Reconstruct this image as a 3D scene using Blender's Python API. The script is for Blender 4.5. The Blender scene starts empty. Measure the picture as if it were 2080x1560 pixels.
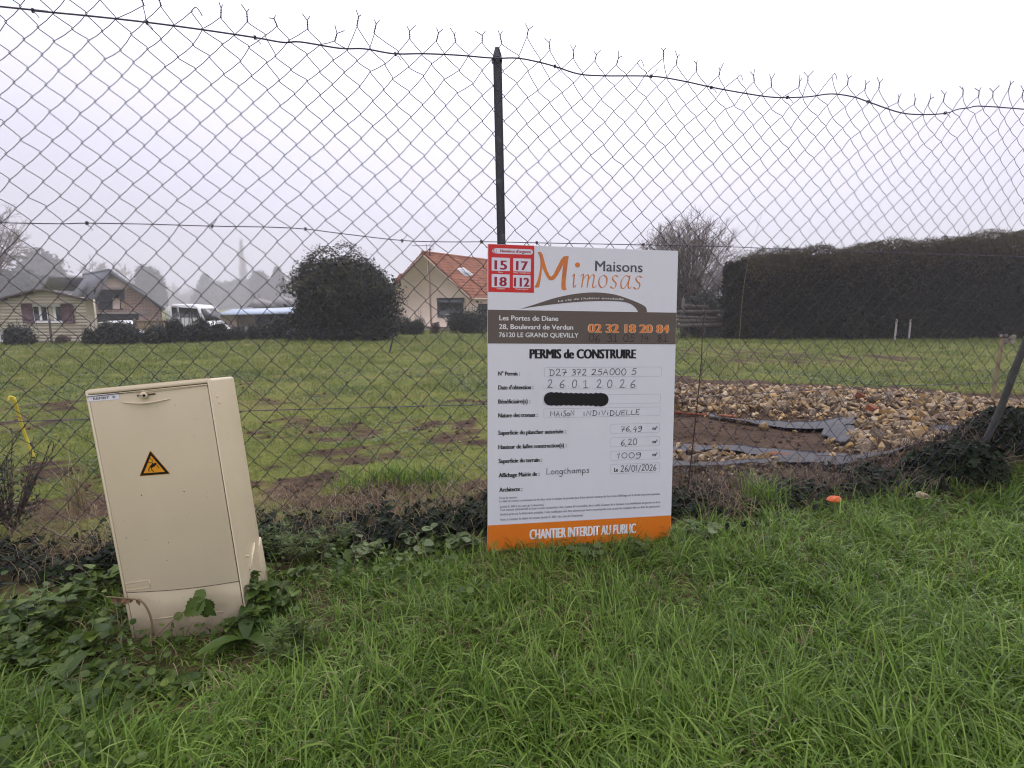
import bpy, bmesh, math, random
import numpy as np
from mathutils import Vector, Matrix
from mathutils.geometry import tessellate_polygon

random.seed(7)
rng = np.random.default_rng(11)
PI = math.pi
sc = bpy.context.scene
COL = sc.collection

# ------------------------------------------------------------------ camera
FOC, CX, CY, H = 1040.0, 1040.0, 780.0, 1.0      # focal length and centre in photo pixels, eye height
PITCH = math.atan(160.0 / FOC)
cam_d = bpy.data.cameras.new("camera")
cam_d.sensor_width = 36.0
cam_d.lens = 36.0 * FOC / 2080.0
cam_d.clip_start = 0.02
cam_d.clip_end = 3000.0
cam = bpy.data.objects.new("camera", cam_d)
cam.location = (0, 0, H)
cam.rotation_euler = (PI / 2 - PITCH, 0, 0)
COL.objects.link(cam)
sc.camera = cam

# ------------------------------------------------------------------ sky
SUN_EL, SUN_AZ = math.radians(42), math.radians(14)    # sun behind the fog, ahead and a little right
world = bpy.data.worlds.new("World")
sc.world = world
world.use_nodes = True
nt = world.node_tree
nt.nodes.clear()
wo = nt.nodes.new("ShaderNodeOutputWorld")
bg = nt.nodes.new("ShaderNodeBackground")
sky = nt.nodes.new("ShaderNodeTexSky")
sky.sky_type = 'NISHITA'
sky.sun_disc = False
sky.sun_elevation = SUN_EL
sky.sun_rotation = SUN_AZ
sky.air_density = 1.0
sky.dust_density = 6.0
sky.ozone_density = 1.0
hsv = nt.nodes.new("ShaderNodeHueSaturation")
hsv.inputs['Saturation'].default_value = 0.15
nt.links.new(sky.outputs[0], hsv.inputs['Color'])
tc = nt.nodes.new("ShaderNodeTexCoord")
sep = nt.nodes.new("ShaderNodeSeparateXYZ")
nt.links.new(tc.outputs['Generated'], sep.inputs[0])
ramp = nt.nodes.new("ShaderNodeValToRGB")      # overcast sky: zenith about three times the horizon
els = ramp.color_ramp.elements
els[0].position = 0.0
els[0].color = (0.200, 0.197, 0.232, 1)
els[1].position = 1.0
els[1].color = (0.56, 0.55, 0.60, 1)
e = els.new(0.5); e.color = (0.400, 0.390, 0.460, 1)
e = els.new(0.25); e.color = (0.262, 0.256, 0.312, 1)
nt.links.new(sep.outputs['Z'], ramp.inputs[0])
mul = nt.nodes.new("ShaderNodeMix"); mul.data_type = 'RGBA'; mul.blend_type = 'MULTIPLY'
mul.inputs[0].default_value = 1.0
nt.links.new(ramp.outputs[0], mul.inputs[6])
mul.inputs[7].default_value = (22.6, 22.6, 22.6, 1)
mix = nt.nodes.new("ShaderNodeMix"); mix.data_type = 'RGBA'
mix.inputs[0].default_value = 0.05
nt.links.new(mul.outputs[2], mix.inputs[6])
nt.links.new(hsv.outputs[0], mix.inputs[7])
# fog is brighter on the sun's side of the sky
dot = nt.nodes.new("ShaderNodeVectorMath"); dot.operation = 'DOT_PRODUCT'
nt.links.new(tc.outputs['Generated'], dot.inputs[0])
dot.inputs[1].default_value = (math.sin(SUN_AZ) * math.cos(SUN_EL), math.cos(SUN_AZ) * math.cos(SUN_EL), math.sin(SUN_EL))
glow = nt.nodes.new("ShaderNodeMapRange"); glow.interpolation_type = 'SMOOTHSTEP'
glow.inputs[1].default_value = .2; glow.inputs[2].default_value = 1.0; glow.inputs[3].default_value = 1.02; glow.inputs[4].default_value = 1.42
nt.links.new(dot.outputs['Value'], glow.inputs[0])
gm = nt.nodes.new("ShaderNodeVectorMath"); gm.operation = 'SCALE'
nt.links.new(mix.outputs[2], gm.inputs[0]); nt.links.new(glow.outputs[0], gm.inputs['Scale'])
nt.links.new(gm.outputs[0], bg.inputs['Color'])
bg.inputs['Strength'].default_value = 0.1
nt.links.new(bg.outputs[0], wo.inputs[0])

sun_d = bpy.data.lights.new("sun", 'SUN')
sun_d.energy = 0.7
sun_d.angle = math.radians(35)
sun_d.color = (1.0, 0.95, 0.88)
sun = bpy.data.objects.new("sun", sun_d)
COL.objects.link(sun)
sdir = Vector((math.sin(SUN_AZ) * math.cos(SUN_EL), math.cos(SUN_AZ) * math.cos(SUN_EL), math.sin(SUN_EL)))
sun.rotation_euler = (-sdir).to_track_quat('-Z', 'Y').to_euler()
sun.location = (0, 20, 60)

sc.view_settings.view_transform = 'Standard'
sc.view_settings.look = 'None'
sc.view_settings.exposure = 0.40
sc.view_settings.gamma = 1.0
sc.view_settings.use_curve_mapping = False
sc.render.engine = 'CYCLES'
cy = sc.cycles
cy.max_bounces = 6
cy.diffuse_bounces = 3
cy.glossy_bounces = 3
cy.transmission_bounces = 4
cy.transparent_max_bounces = 8
cy.volume_bounces = 1
cy.use_denoising = True
cy.pixel_filter_type = 'BLACKMAN_HARRIS'
cy.filter_width = 1.15
try:
    cy.denoiser = 'OPENIMAGEDENOISE'
    cy.denoising_prefilter = 'FAST'
except Exception:
    pass
cy.caustics_reflective = False
cy.caustics_refractive = False
cy.sample_clamp_indirect = 4.0

# ------------------------------------------------------------------ photograph pixel -> place
FW = np.array([0, math.cos(PITCH), -math.sin(PITCH)])
UP = np.array([0, math.sin(PITCH), math.cos(PITCH)])
RT = np.array([1.0, 0, 0])
EYE = np.array([0, 0, H])

def ray(px, py):
    return FW + RT * ((px - CX) / FOC) - UP * ((py - CY) / FOC)

def at(px, py, Y):
    d = ray(px, py)
    return EYE + d * (Y / d[1])

def on_plane(px, py, p0, n):
    d = ray(px, py)
    t = np.dot(np.asarray(p0) - EYE, n) / np.dot(d, n)
    return EYE + d * t

def sstep(a, b, x):
    t = np.clip((np.asarray(x, float) - a) / (b - a), 0, 1)
    return t * t * (3 - 2 * t)

# cheap value noise on numpy arrays
_perm = rng.random((256, 256))
def vnoise(x, y, s=1.0, o=0):
    x = np.asarray(x, float) / s + 37.3 * (o + 1); y = np.asarray(y, float) / s + 11.7 * (o + 3)
    xi = np.floor(x).astype(int); yi = np.floor(y).astype(int)
    fx = x - xi; fy = y - yi
    fx = fx * fx * (3 - 2 * fx); fy = fy * fy * (3 - 2 * fy)
    g = lambda i, j: _perm[i % 256, j % 256]
    return (g(xi, yi) * (1 - fx) + g(xi + 1, yi) * fx) * (1 - fy) + (g(xi, yi + 1) * (1 - fx) + g(xi + 1, yi + 1) * fx) * fy

FY0, FSL = 2.085, 0.2085                      # the fence line: Y = FY0 + FSL * (X + .06)
def fence_y(x):
    return FY0 + FSL * (np.asarray(x, float) + 0.06)

def base_height(x, y):
    x = np.asarray(x, float); y = np.asarray(y, float)
    k = 0.022 + 0.012 * sstep(-4, -20, x)
    yy = np.clip(y - 3, 0, None)
    yy = np.where(yy > 42, 42 + (yy - 42) * 0.05, yy)
    yy = np.minimum(yy, 60)
    return -k * yy

def pix_ground(px, py, z=0.0):
    """where the sight line through a photo pixel meets the sloping ground (raised by z)"""
    d = ray(px, py)
    t = (0.0 - H) / d[2]
    for _ in range(40):
        p = EYE + d * t
        t = (float(base_height(p[0], p[1])) + z - H) / d[2]
    return EYE + d * t

def poly_ground(pts):
    return np.array([pix_ground(*p)[:2] for p in pts])

def inside(poly, x, y):
    x = np.asarray(x); y = np.asarray(y)
    c = np.zeros(x.shape, bool)
    n = len(poly)
    for i in range(n):
        x0, y0 = poly[i]; x1, y1 = poly[(i + 1) % n]
        if y0 == y1: continue
        cond = ((y0 > y) != (y1 > y)) & (x < (x1 - x0) * (y - y0) / (y1 - y0) + x0)
        c ^= cond
    return c

# ------------------------------------------------------------------ the trench works, laid out on the ground
STONE_PX = {
 'far':  [(1300, 786), (1420, 785), (1600, 787), (1800, 795), (1950, 805), (2010, 815), (2300, 820), (2300, 882), (2080, 870), (1900, 868), (1800, 862), (1740, 858), (1600, 845), (1480, 838), (1300, 826)],
 'mid':  [(1770, 850), (1900, 862), (1895, 880), (1960, 896), (2000, 905), (1940, 930), (1850, 945), (1760, 938), (1700, 915), (1725, 890)],
 'near': [(1250, 905), (1400, 900), (1470, 905), (1560, 925), (1600, 945), (1545, 953), (1440, 962), (1370, 968), (1250, 975)],
 'strip': [(1690, 925), (1880, 940), (1860, 952), (1680, 944)],
}
STONE = {k: poly_ground(v) for k, v in STONE_PX.items()}
SOIL_POLYS = [poly_ground(p) for p in (
 [(1200, 765), (1700, 778), (2200, 800), (2300, 900), (2050, 950), (1900, 990), (1500, 1015), (1100, 1020), (1100, 780)],
 [(470, 978), (620, 962), (730, 980), (990, 960), (1000, 1050), (640, 1050), (480, 1055)],
 [(900, 850), (1000, 842), (1010, 905), (940, 915), (905, 885)],
)]
SOIL_STREAKS = [poly_ground(p) for p in (
 [(1380, 705), (1460, 702), (1640, 715), (1900, 728), (1900, 736), (1700, 735), (1500, 742), (1400, 738)],
 [(560, 940), (700, 900), (880, 885), (980, 905), (980, 930), (800, 925), (640, 965)],
 [(0, 830), (160, 815), (180, 850), (60, 870), (0, 870)],
 [(0, 960), (210, 930), (250, 1060), (0, 1080)],
 [(900, 815), (1000, 806), (1000, 822), (900, 830)],
 [(500, 860), (760, 838), (900, 850), (880, 880), (700, 885), (520, 905)],
)]

def soil_mask(x, y):
    x = np.asarray(x, float); y = np.asarray(y, float)
    jx = x + 0.35 * (vnoise(x, y, 0.35, 1) - 0.5); jy = y + 0.45 * (vnoise(x, y, 0.35, 2) - 0.5)
    m = np.zeros(x.shape)
    for i_, p in enumerate(SOIL_POLYS):
        m = np.maximum(m, inside(p, jx, jy) * (1.0 if i_ == 0 else sstep(.16, .42, vnoise(x, y, .13, 14) * .6 + vnoise(x, y, .05, 15) * .4)))
    for p in SOIL_STREAKS:
        m = np.maximum(m, inside(p, jx, jy) * sstep(.40, .62, vnoise(x, y, 0.22, 4) * .6 + vnoise(x, y, .07, 16) * .4))
    d = y - fence_y(x)
    strip = sstep(-0.12, 0.02, d) * (1 - sstep(0.25, 0.5, d))
    m = np.maximum(m, strip * 0.9)
    spots = sstep(.76, .86, vnoise(x, y, 0.5, 7) * .6 + vnoise(x, y, 0.17, 8) * .4) * (d > 0) * (y < 9)
    m = np.maximum(m, .8 * (d < -.02) * (np.abs(x) < 5.5) * (y > .3))          # earth colour under the verge grass, deepening the shade between blades
    return np.clip(np.maximum(m, spots * .8), 0, 1)

def heap(x, y):
    """height of the rubble heaps above the ground"""
    x = np.asarray(x, float); y = np.asarray(y, float)
    h = np.zeros(x.shape)
    for k, top in (('far', .065), ('mid', .06), ('near', .035), ('strip', .015)):
        p = STONE[k]
        acc = np.zeros(x.shape)
        for ox, oy in ((0, 0), (.15, 0), (-.15, 0), (0, .15), (0, -.15), (.25, .2), (-.25, -.2), (.25, -.2), (-.25, .2)):
            acc += inside(p, x + ox, y + oy)
        h = np.maximum(h, top * sstep(0, 1, acc / 9))
    return h * (.75 + .5 * vnoise(x, y, .5, 6))

def ground_h(x, y):
    x = np.asarray(x, float); y = np.asarray(y, float)
    z = base_height(x, y)
    near = 1 - sstep(8, 14, y)
    z = z + .07 * (vnoise(x, y, 2.1, 17) - .5) * sstep(6.5, 9, y) * (1 - sstep(26, 36, y)) + .03 * (vnoise(x, y, .7, 18) - .5) * sstep(6.5, 8, y) * (1 - sstep(15, 22, y))
    z = z + near * (0.05 * (vnoise(x, y, 0.9, 0) - .5) + 0.03 * (vnoise(x, y, 0.3, 5) - .5))
    z = z - .035 * np.exp(-((x + 1.0) / .4) ** 2 - ((y - 1.38) / .3) ** 2)
    d = y - fence_y(x)
    z = z + 0.05 * np.exp(-((d - .1) / .22) ** 2) * sstep(1.2, 2.6, x)
    z = z + 0.22 * np.exp(-((x - 2.75) / .55) ** 2 - ((y - 2.88) / .22) ** 2)
    z = z - 0.04 * soil_mask(x, y) * (y > 3.2) * (1 - sstep(6.5, 7.5, y)) * (x > .6)
    return z + heap(x, y) * .75

def gh(x, y):
    return float(ground_h(np.array([x]), np.array([y]))[0])

# ------------------------------------------------------------------ object helpers
def tag(o, label=None, cat=None, group=None, kind=None):
    if label: o['label'] = label
    if cat: o['category'] = cat
    if group: o['group'] = group
    if kind: o['kind'] = kind
    return o

def thing(name, label, cat, loc=(0, 0, 0), rot=None, group=None):
    o = bpy.data.objects.new(name, None)
    o.empty_display_size = 0.1
    COL.objects.link(o)
    o.location = Vector([float(v) for v in loc])
    if rot is not None: o.rotation_euler = rot
    return tag(o, label, cat, group)

class MB:
    """collects vertices and faces in numpy blocks"""
    def __init__(s): s.v = []; s.q = []; s.t = []; s.n = 0; s.f = []
    def add(s, v, quads=None, tris=None, polys=None):
        v = np.asarray(v, float).reshape(-1, 3)
        if quads is not None and len(quads): s.q.append(np.asarray(quads, int).reshape(-1, 4) + s.n)
        if tris is not None and len(tris): s.t.append(np.asarray(tris, int).reshape(-1, 3) + s.n)
        if polys:
            for p in polys:
                p = [i + s.n for i in p]
                if len(p) == 3: s.t.append(np.array([p]))
                elif len(p) == 4: s.q.append(np.array([p]))
                else: s.f.append(p)
        s.v.append(v); s.n += len(v)
        return s
    def box(s, lo, hi):
        x0, y0, z0 = lo; x1, y1, z1 = hi
        v = [(x0, y0, z0), (x1, y0, z0), (x1, y1, z0), (x0, y1, z0), (x0, y0, z1), (x1, y0, z1), (x1, y1, z1), (x0, y1, z1)]
        return s.add(v, quads=[(0, 3, 2, 1), (4, 5, 6, 7), (0, 1, 5, 4), (1, 2, 6, 5), (2, 3, 7, 6), (3, 0, 4, 7)])
    def hexa(s, v8):
        return s.add(v8, quads=[(0, 3, 2, 1), (4, 5, 6, 7), (0, 1, 5, 4), (1, 2, 6, 5), (2, 3, 7, 6), (3, 0, 4, 7)])
    def tube(s, pts, r, sides=5, cap=True):
        p = np.asarray(pts, float); n = len(p)
        r = np.broadcast_to(np.asarray(r, float), (n,))
        t = np.gradient(p, axis=0); t /= np.linalg.norm(t, axis=1)[:, None] + 1e-12
        m = t.mean(0)
        ref = np.array([0, 0, 1.0]) if abs(m[2]) < .75 * np.linalg.norm(m) + 1e-9 else np.array([0, 1.0, 0]) if abs(m[1]) < .7 else np.array([1.0, 0, 0])
        a = np.cross(t, ref); a /= np.linalg.norm(a, axis=1)[:, None] + 1e-12
        b = np.cross(t, a)
        ang = np.arange(sides) * 2 * PI / sides
        ring = p[:, None] + r[:, None, None] * (np.cos(ang)[None, :, None] * a[:, None] + np.sin(ang)[None, :, None] * b[:, None])
        i = np.arange(n - 1)[:, None] * sides; j = np.arange(sides)[None]; k = (j + 1) % sides
        q = np.stack([i + j, i + k, i + sides + k, i + sides + j], -1).reshape(-1, 4)
        s.add(ring.reshape(-1, 3), quads=q)
        if cap and sides > 2:
            base = s.n - n * sides
            s.f.append([base + v for v in range(sides)][::-1] if sides > 4 else None) if sides > 4 else None
            if sides > 4: s.f.append([base + (n - 1) * sides + v for v in range(sides)])
        return s
    def build(s, name, mat, parent=None, smooth=False, mats=None, bevel=0.0):
        me = bpy.data.meshes.new(name)
        V = np.concatenate(s.v) if s.v else np.zeros((0, 3))
        Q = np.concatenate(s.q) if s.q else np.zeros((0, 4), int)
        T = np.concatenate(s.t) if s.t else np.zeros((0, 3), int)
        loops = [Q.ravel(), T.ravel()]; sizes = [np.full(len(Q), 4), np.full(len(T), 3)]
        for p in s.f:
            if p is None: continue
            loops.append(np.array(p)); sizes.append(np.array([len(p)]))
        L = np.concatenate(loops).astype(np.int32); S = np.concatenate(sizes).astype(np.int32)
        me.vertices.add(len(V)); me.vertices.foreach_set('co', V.astype(np.float32).ravel())
        me.loops.add(len(L)); me.loops.foreach_set('vertex_index', L)
        me.polygons.add(len(S)); st = np.concatenate([[0], np.cumsum(S)[:-1]]).astype(np.int32)
        me.polygons.foreach_set('loop_start', st)
        me.update(calc_edges=True)
        me.validate()
        if bevel > 0:
            bm = bmesh.new(); bm.from_mesh(me)
            bmesh.ops.remove_doubles(bm, verts=bm.verts, dist=1e-5)
            ed = [e_ for e_ in bm.edges if len(e_.link_faces) == 2 and e_.calc_face_angle(0) > .5]
            bmesh.ops.bevel(bm, geom=ed, offset=bevel, segments=3, profile=.5, affect='EDGES')
            bm.to_mesh(me); bm.free()
        if smooth: me.polygons.foreach_set('use_smooth', np.ones(len(me.polygons), bool))
        me.materials.append(mat)
        o = bpy.data.objects.new(name, me); COL.objects.link(o)
        if parent is not None: o.parent = parent
        return o

def flat_poly(mb, pts2, y):
    """a filled outline in a local x-z plane at depth y, facing -y"""
    tr = tessellate_polygon([[Vector((p[0], p[1], 0)) for p in pts2]])
    v = [(p[0], y, p[1]) for p in pts2]
    out = []
    for t in tr:
        a, b, c = (pts2[i] for i in t)
        cr = (b[0] - a[0]) * (c[1] - a[1]) - (b[1] - a[1]) * (c[0] - a[0])
        out.append(t if cr > 0 else (t[0], t[2], t[1]))
    mb.add(v, tris=out)

def ribbon(mb, pts2, w, y):
    p = np.asarray(pts2, float)
    if len(p) < 2: return
    t = np.gradient(p, axis=0); t /= np.linalg.norm(t, axis=1)[:, None] + 1e-12
    n = np.stack([-t[:, 1], t[:, 0]], 1) * (np.broadcast_to(np.asarray(w, float), (len(p),))[:, None] / 2)
    a = p + n; b = p - n
    v = np.concatenate([np.stack([a[:, 0], np.full(len(p), y), a[:, 1]], 1), np.stack([b[:, 0], np.full(len(p), y), b[:, 1]], 1)])
    m = len(p); i = np.arange(m - 1)
    mb.add(v, quads=np.stack([i + m, i + m + 1, i + 1, i], 1))

def smooth_line(pts, k=5):
    """Catmull-Rom through points"""
    p = np.asarray(pts, float)
    if len(p) < 3: return p
    q = np.vstack([2 * p[0] - p[1], p, 2 * p[-1] - p[-2]])
    out = []
    for i in range(1, len(q) - 2):
        for t in np.arange(k) / k:
            a, b, c, d = q[i - 1], q[i], q[i + 1], q[i + 2]
            out.append(.5 * (2 * b + (c - a) * t + (2 * a - 5 * b + 4 * c - d) * t * t + (3 * b - a - 3 * c + d) * t ** 3))
    out.append(p[-1])
    return np.array(out)

# ------------------------------------------------------------------ materials
def new_mat(name):
    m = bpy.data.materials.new(name); m.use_nodes = True
    n = m.node_tree; n.nodes.clear()
    out = n.nodes.new('ShaderNodeOutputMaterial')
    b = n.nodes.new('ShaderNodeBsdfPrincipled')
    n.links.new(b.outputs[0], out.inputs[0])
    return m, n, b, out

def rampnode(n, stops):
    r = n.nodes.new('ShaderNodeValToRGB')
    e = r.color_ramp.elements
    e[0].position, e[0].color = stops[0][0], (*stops[0][1], 1)
    e[1].position, e[1].color = stops[-1][0], (*stops[-1][1], 1)
    for p, c in stops[1:-1]:
        k = e.new(p); k.color = (*c, 1)
    return r

def math_n(n, op, a, b=None):
    m = n.nodes.new('ShaderNodeMath'); m.operation = op
    for i, v in ((0, a), (1, b)):
        if v is None: continue
        if isinstance(v, (int, float)): m.inputs[i].default_value = v
        else: n.links.new(v, m.inputs[i])
    return m.outputs[0]

def surf(name, stops, rough=.6, scale=6.0, detail=4, island=0.0, objrand=0.0, bump=0.0, bscale=None, spec=.5, transl=0.0, metal=0.0, stretch=(1, 1, 1), coords='Object', transl_col=None):
    """procedural surface: a colour ramp driven by noise and, for leaves or stones, by a random value per piece"""
    m, n, b, out = new_mat(name)
    b.inputs['Roughness'].default_value = rough
    b.inputs['Specular IOR Level'].default_value = spec
    b.inputs['Metallic'].default_value = metal
    tcn = n.nodes.new('ShaderNodeTexCoord')
    mp = n.nodes.new('ShaderNodeMapping'); mp.inputs['Scale'].default_value = stretch
    n.links.new(tcn.outputs[coords], mp.inputs[0])
    nz = n.nodes.new('ShaderNodeTexNoise'); nz.inputs['Scale'].default_value = scale; nz.inputs['Detail'].default_value = detail
    n.links.new(mp.outputs[0], nz.inputs[0])
    fac = math_n(n, 'MULTIPLY_ADD', nz.outputs[0], 1.6); fac.node.inputs[2].default_value = -.3
    if island or objrand:
        acc = None
        if island:
            g = n.nodes.new('ShaderNodeNewGeometry'); acc = g.outputs['Random Per Island']
        if objrand:
            oi = n.nodes.new('ShaderNodeObjectInfo')
            acc = oi.outputs['Random'] if acc is None else math_n(n, 'FRACT', math_n(n, 'ADD', acc, oi.outputs['Random']))
        w = max(island, objrand)
        fac = math_n(n, 'ADD', math_n(n, 'MULTIPLY', fac, 1 - w), math_n(n, 'MULTIPLY', acc, w))
    r = rampnode(n, stops)
    n.links.new(fac, r.inputs[0]); n.links.new(r.outputs[0], b.inputs['Base Color'])
    if bump:
        nz2 = n.nodes.new('ShaderNodeTexNoise'); nz2.inputs['Scale'].default_value = bscale or scale * 4; nz2.inputs['Detail'].default_value = 5
        n.links.new(mp.outputs[0], nz2.inputs[0])
        bp = n.nodes.new('ShaderNodeBump'); bp.inputs['Strength'].default_value = bump; bp.inputs['Distance'].default_value = .02
        n.links.new(nz2.outputs[0], bp.inputs['Height']); n.links.new(bp.outputs[0], b.inputs['Normal'])
    if transl:
        tl = n.nodes.new('ShaderNodeBsdfTranslucent')
        n.links.new(r.outputs[0], tl.inputs[0])
        mx = n.nodes.new('ShaderNodeMixShader'); mx.inputs[0].default_value = transl
        n.links.new(b.outputs[0], mx.inputs[1]); n.links.new(tl.outputs[0], mx.inputs[2]); n.links.new(mx.outputs[0], out.inputs[0])
    return m

def plain(name, c, rough=.5, spec=.5, metal=0.0, var=.12, scale=9.0, bump=0.0, **k):
    c = np.array(c, float)
    return surf(name, [(0.2, tuple(c * (1 - var))), (.8, tuple(np.minimum(c * (1 + var), 1)))], rough, scale, spec=spec, metal=metal, bump=bump, **k)

M = {}
M['wire'] = plain('galvanised_wire', (.048, .044, .060), .7, .25, 0, .25, 30)
M['wire_top'] = plain('dark_tension_wire', (.075, .065, .10), .5, .5, .2, .2, 30)
M['post'] = surf('weathered_post_paint', [(.0, (.022, .023, .028)), (.62, (.028, .03, .036)), (.72, (.075, .08, .09)), (1, (.1, .1, .11))], .55, 22, 3)
M['sign'] = surf('sign_white_plastic', [(.1, (.65, .65, .66)), (.32, (.71, .71, .745)), (.8, (.73, .73, .77))], .36, 5, 8, spec=.4, stretch=(1.6, 1, .5))
M['taupe'] = plain('print_taupe', (.115, .088, .072), .45, .4, 0, .05, 4)
M['orange'] = surf('print_orange', [(0, (.70, .17, .010)), (1, (.76, .20, .012))], .4, 5)
M['logo_orange'] = surf('print_logo_orange', [(0.1, (.45, .14, .06)), (.55, (.68, .19, .02)), (1, (.72, .22, .02))], .4, 14)
M['red'] = plain('print_red', (.62, .022, .018), .4, .4, 0, .04, 4)
M['crimson'] = plain('print_crimson', (.33, .012, .04), .4, .4, 0, .04, 4)
M['black'] = plain('print_black', (.006, .006, .007), .5, .3, 0, .05, 4)
M['ink'] = plain('marker_ink', (.012, .012, .02), .5, .3, 0, .1, 4)
M['darkgrey'] = plain('print_dark_grey', (.085, .085, .095), .45, .4, 0, .04, 4)
M['legal'] = plain('print_legal_grey', (.16, .16, .17), .5, .3, 0, .04, 4)
M['fieldline'] = plain('print_thin_line', (.36, .36, .38), .5, .3, 0, .04, 4)
M['white'] = plain('print_white', (.80, .80, .80), .4, .4, 0, .03, 4)
M['cream'] = plain('print_cream', (.78, .60, .42), .4, .4, 0, .03, 4)
M['tile'] = plain('print_tile_lilac', (.72, .70, .78), .4, .4, 0, .03, 4)

def cabinet_mat():
    m, n, b, out = new_mat('cabinet_beige_polyester')
    tcn = n.nodes.new('ShaderNodeTexCoord')
    nz = n.nodes.new('ShaderNodeTexNoise'); nz.inputs['Scale'].default_value = 5; nz.inputs['Detail'].default_value = 6
    n.links.new(tcn.outputs['Object'], nz.inputs[0])
    r = rampnode(n, [(.3, (.625, .53, .36)), (.7, (.675, .575, .395))])
    n.links.new(nz.outputs[0], r.inputs[0])
    # mud splashes and specks towards the bottom
    sp = n.nodes.new('ShaderNodeSeparateXYZ'); n.links.new(tcn.outputs['Object'], sp.inputs[0])
    mr = n.nodes.new('ShaderNodeMapRange'); mr.inputs[1].default_value = .09; mr.inputs[2].default_value = 0.0
    n.links.new(sp.outputs['Z'], mr.inputs[0])
    nz2 = n.nodes.new('ShaderNodeTexNoise'); nz2.inputs['Scale'].default_value = 26; nz2.inputs['Detail'].default_value = 8
    n.links.new(tcn.outputs['Object'], nz2.inputs[0])
    st = math_n(n, 'MULTIPLY', mr.outputs[0], math_n(n, 'MULTIPLY', nz2.outputs[0], .9))
    nz3 = n.nodes.new('ShaderNodeTexNoise'); nz3.inputs['Scale'].default_value = 60; nz3.inputs['Detail'].default_value = 2
    n.links.new(tcn.outputs['Object'], nz3.inputs[0])
    gt = math_n(n, 'GREATER_THAN', nz3.outputs[0], .735)
    fac = math_n(n, 'MAXIMUM', st, math_n(n, 'MULTIPLY', gt, .3))
    mx = n.nodes.new('ShaderNodeMix'); mx.data_type = 'RGBA'
    n.links.new(fac, mx.inputs[0]); n.links.new(r.outputs[0], mx.inputs[6]); mx.inputs[7].default_value = (.16, .115, .07, 1)
    n.links.new(mx.outputs[2], b.inputs['Base Color'])
    b.inputs['Roughness'].default_value = .38
    bp = n.nodes.new('ShaderNodeBump'); bp.inputs['Strength'].default_value = .05; bp.inputs['Distance'].default_value = .004
    n.links.new(nz2.outputs[0], bp.inputs['Height']); n.links.new(bp.outputs[0], b.inputs['Normal'])
    return m
M['cabinet'] = cabinet_mat()
M['cab_gap'] = plain('cabinet_gap_shade_dirt', (.10, .07, .045), .8, .2)
M['steel'] = plain('lock_steel', (.30, .28, .24), .35, .5, .6)
M['brass'] = plain('lock_brass', (.42, .30, .14), .35, .5, .6)
M['hole'] = plain('dark_hole', (.008, .008, .008), .9, .1)
M['warn'] = plain('warning_amber', (.72, .30, .012), .4, .4, 0, .04, 5)
M['label'] = plain('label_white', (.80, .79, .84), .4, .4, 0, .03, 5)
M['soil'] = surf('bare_soil', [(.1, (.045, .028, .018)), (.5, (.085, .052, .033)), (.9, (.14, .09, .06))], .95, 14, 8, bump=.8, bscale=40, spec=.15)

def ground_mat():
    m, n, b, out = new_mat('field_ground')
    at_ = n.nodes.new('ShaderNodeAttribute'); at_.attribute_name = 'soil'
    tcn = n.nodes.new('ShaderNodeTexCoord')
    def nz(sc_, de=5):
        q = n.nodes.new('ShaderNodeTexNoise'); q.inputs['Scale'].default_value = sc_; q.inputs['Detail'].default_value = de
        n.links.new(tcn.outputs['Object'], q.inputs[0]); return q.outputs[0]
    a, c, d = nz(.45, 6), nz(3.2, 6), nz(22, 5)
    f = math_n(n, 'ADD', math_n(n, 'MULTIPLY', a, .5), math_n(n, 'ADD', math_n(n, 'MULTIPLY', c, .35), math_n(n, 'MULTIPLY', d, .35)))
    g = rampnode(n, [(.40, (.042, .054, .013)), (.52, (.095, .115, .022)), (.63, (.150, .158, .036)), (.75, (.150, .115, .05))])
    n.links.new(f, g.inputs[0])
    s = rampnode(n, [(.3, (.026, .016, .010)), (.5, (.062, .038, .024)), (.7, (.105, .068, .045))])
    n.links.new(math_n(n, 'ADD', math_n(n, 'MULTIPLY', c, .5), math_n(n, 'MULTIPLY', d, .5)), s.inputs[0])
    mx = n.nodes.new('ShaderNodeMix'); mx.data_type = 'RGBA'
    n.links.new(at_.outputs['Fac'], mx.inputs[0]); n.links.new(g.outputs[0], mx.inputs[6]); n.links.new(s.outputs[0], mx.inputs[7])
    n.links.new(mx.outputs[2], b.inputs['Base Color'])
    b.inputs['Roughness'].default_value = .95; b.inputs['Specular IOR Level'].default_value = .15
    bp = n.nodes.new('ShaderNodeBump'); bp.inputs['Strength'].default_value = .9; bp.inputs['Distance'].default_value = .03
    n.links.new(math_n(n, 'ADD', c, d), bp.inputs['Height']); n.links.new(bp.outputs[0], b.inputs['Normal'])
    return m
M['ground'] = ground_mat()

def grass_mat(name, stops, transl=.3, rough=.42, scale=1.2, island=.55):
    return surf(name, stops, rough, scale, 4, island=island, transl=transl, spec=.32)
M['grass'] = grass_mat('wet_verge_grass', [(0, (.024, .052, .006)), (.3, (.078, .148, .013)), (.62, (.158, .265, .030)), (.86, (.285, .40, .085)), (.94, (.38, .38, .14)), (1, (.42, .31, .14))], .36, .38, 1.0, .66)
M['field'] = grass_mat('short_field_grass', [(0, (.058, .082, .014)), (.35, (.108, .150, .026)), (.65, (.170, .200, .042)), (.85, (.235, .220, .06)), (1, (.30, .24, .10))], .3, .55, .9, .5)
M['clover'] = grass_mat('low_clover', [(0, (.050, .085, .022)), (.5, (.100, .140, .050)), (1, (.17, .20, .09))], .25, .5, 2)
M['weed'] = grass_mat('broad_weed_leaf', [(0, (.020, .040, .008)), (.4, (.060, .105, .018)), (.8, (.14, .20, .035)), (1, (.24, .27, .07))], .3, .42, 9)
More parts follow.
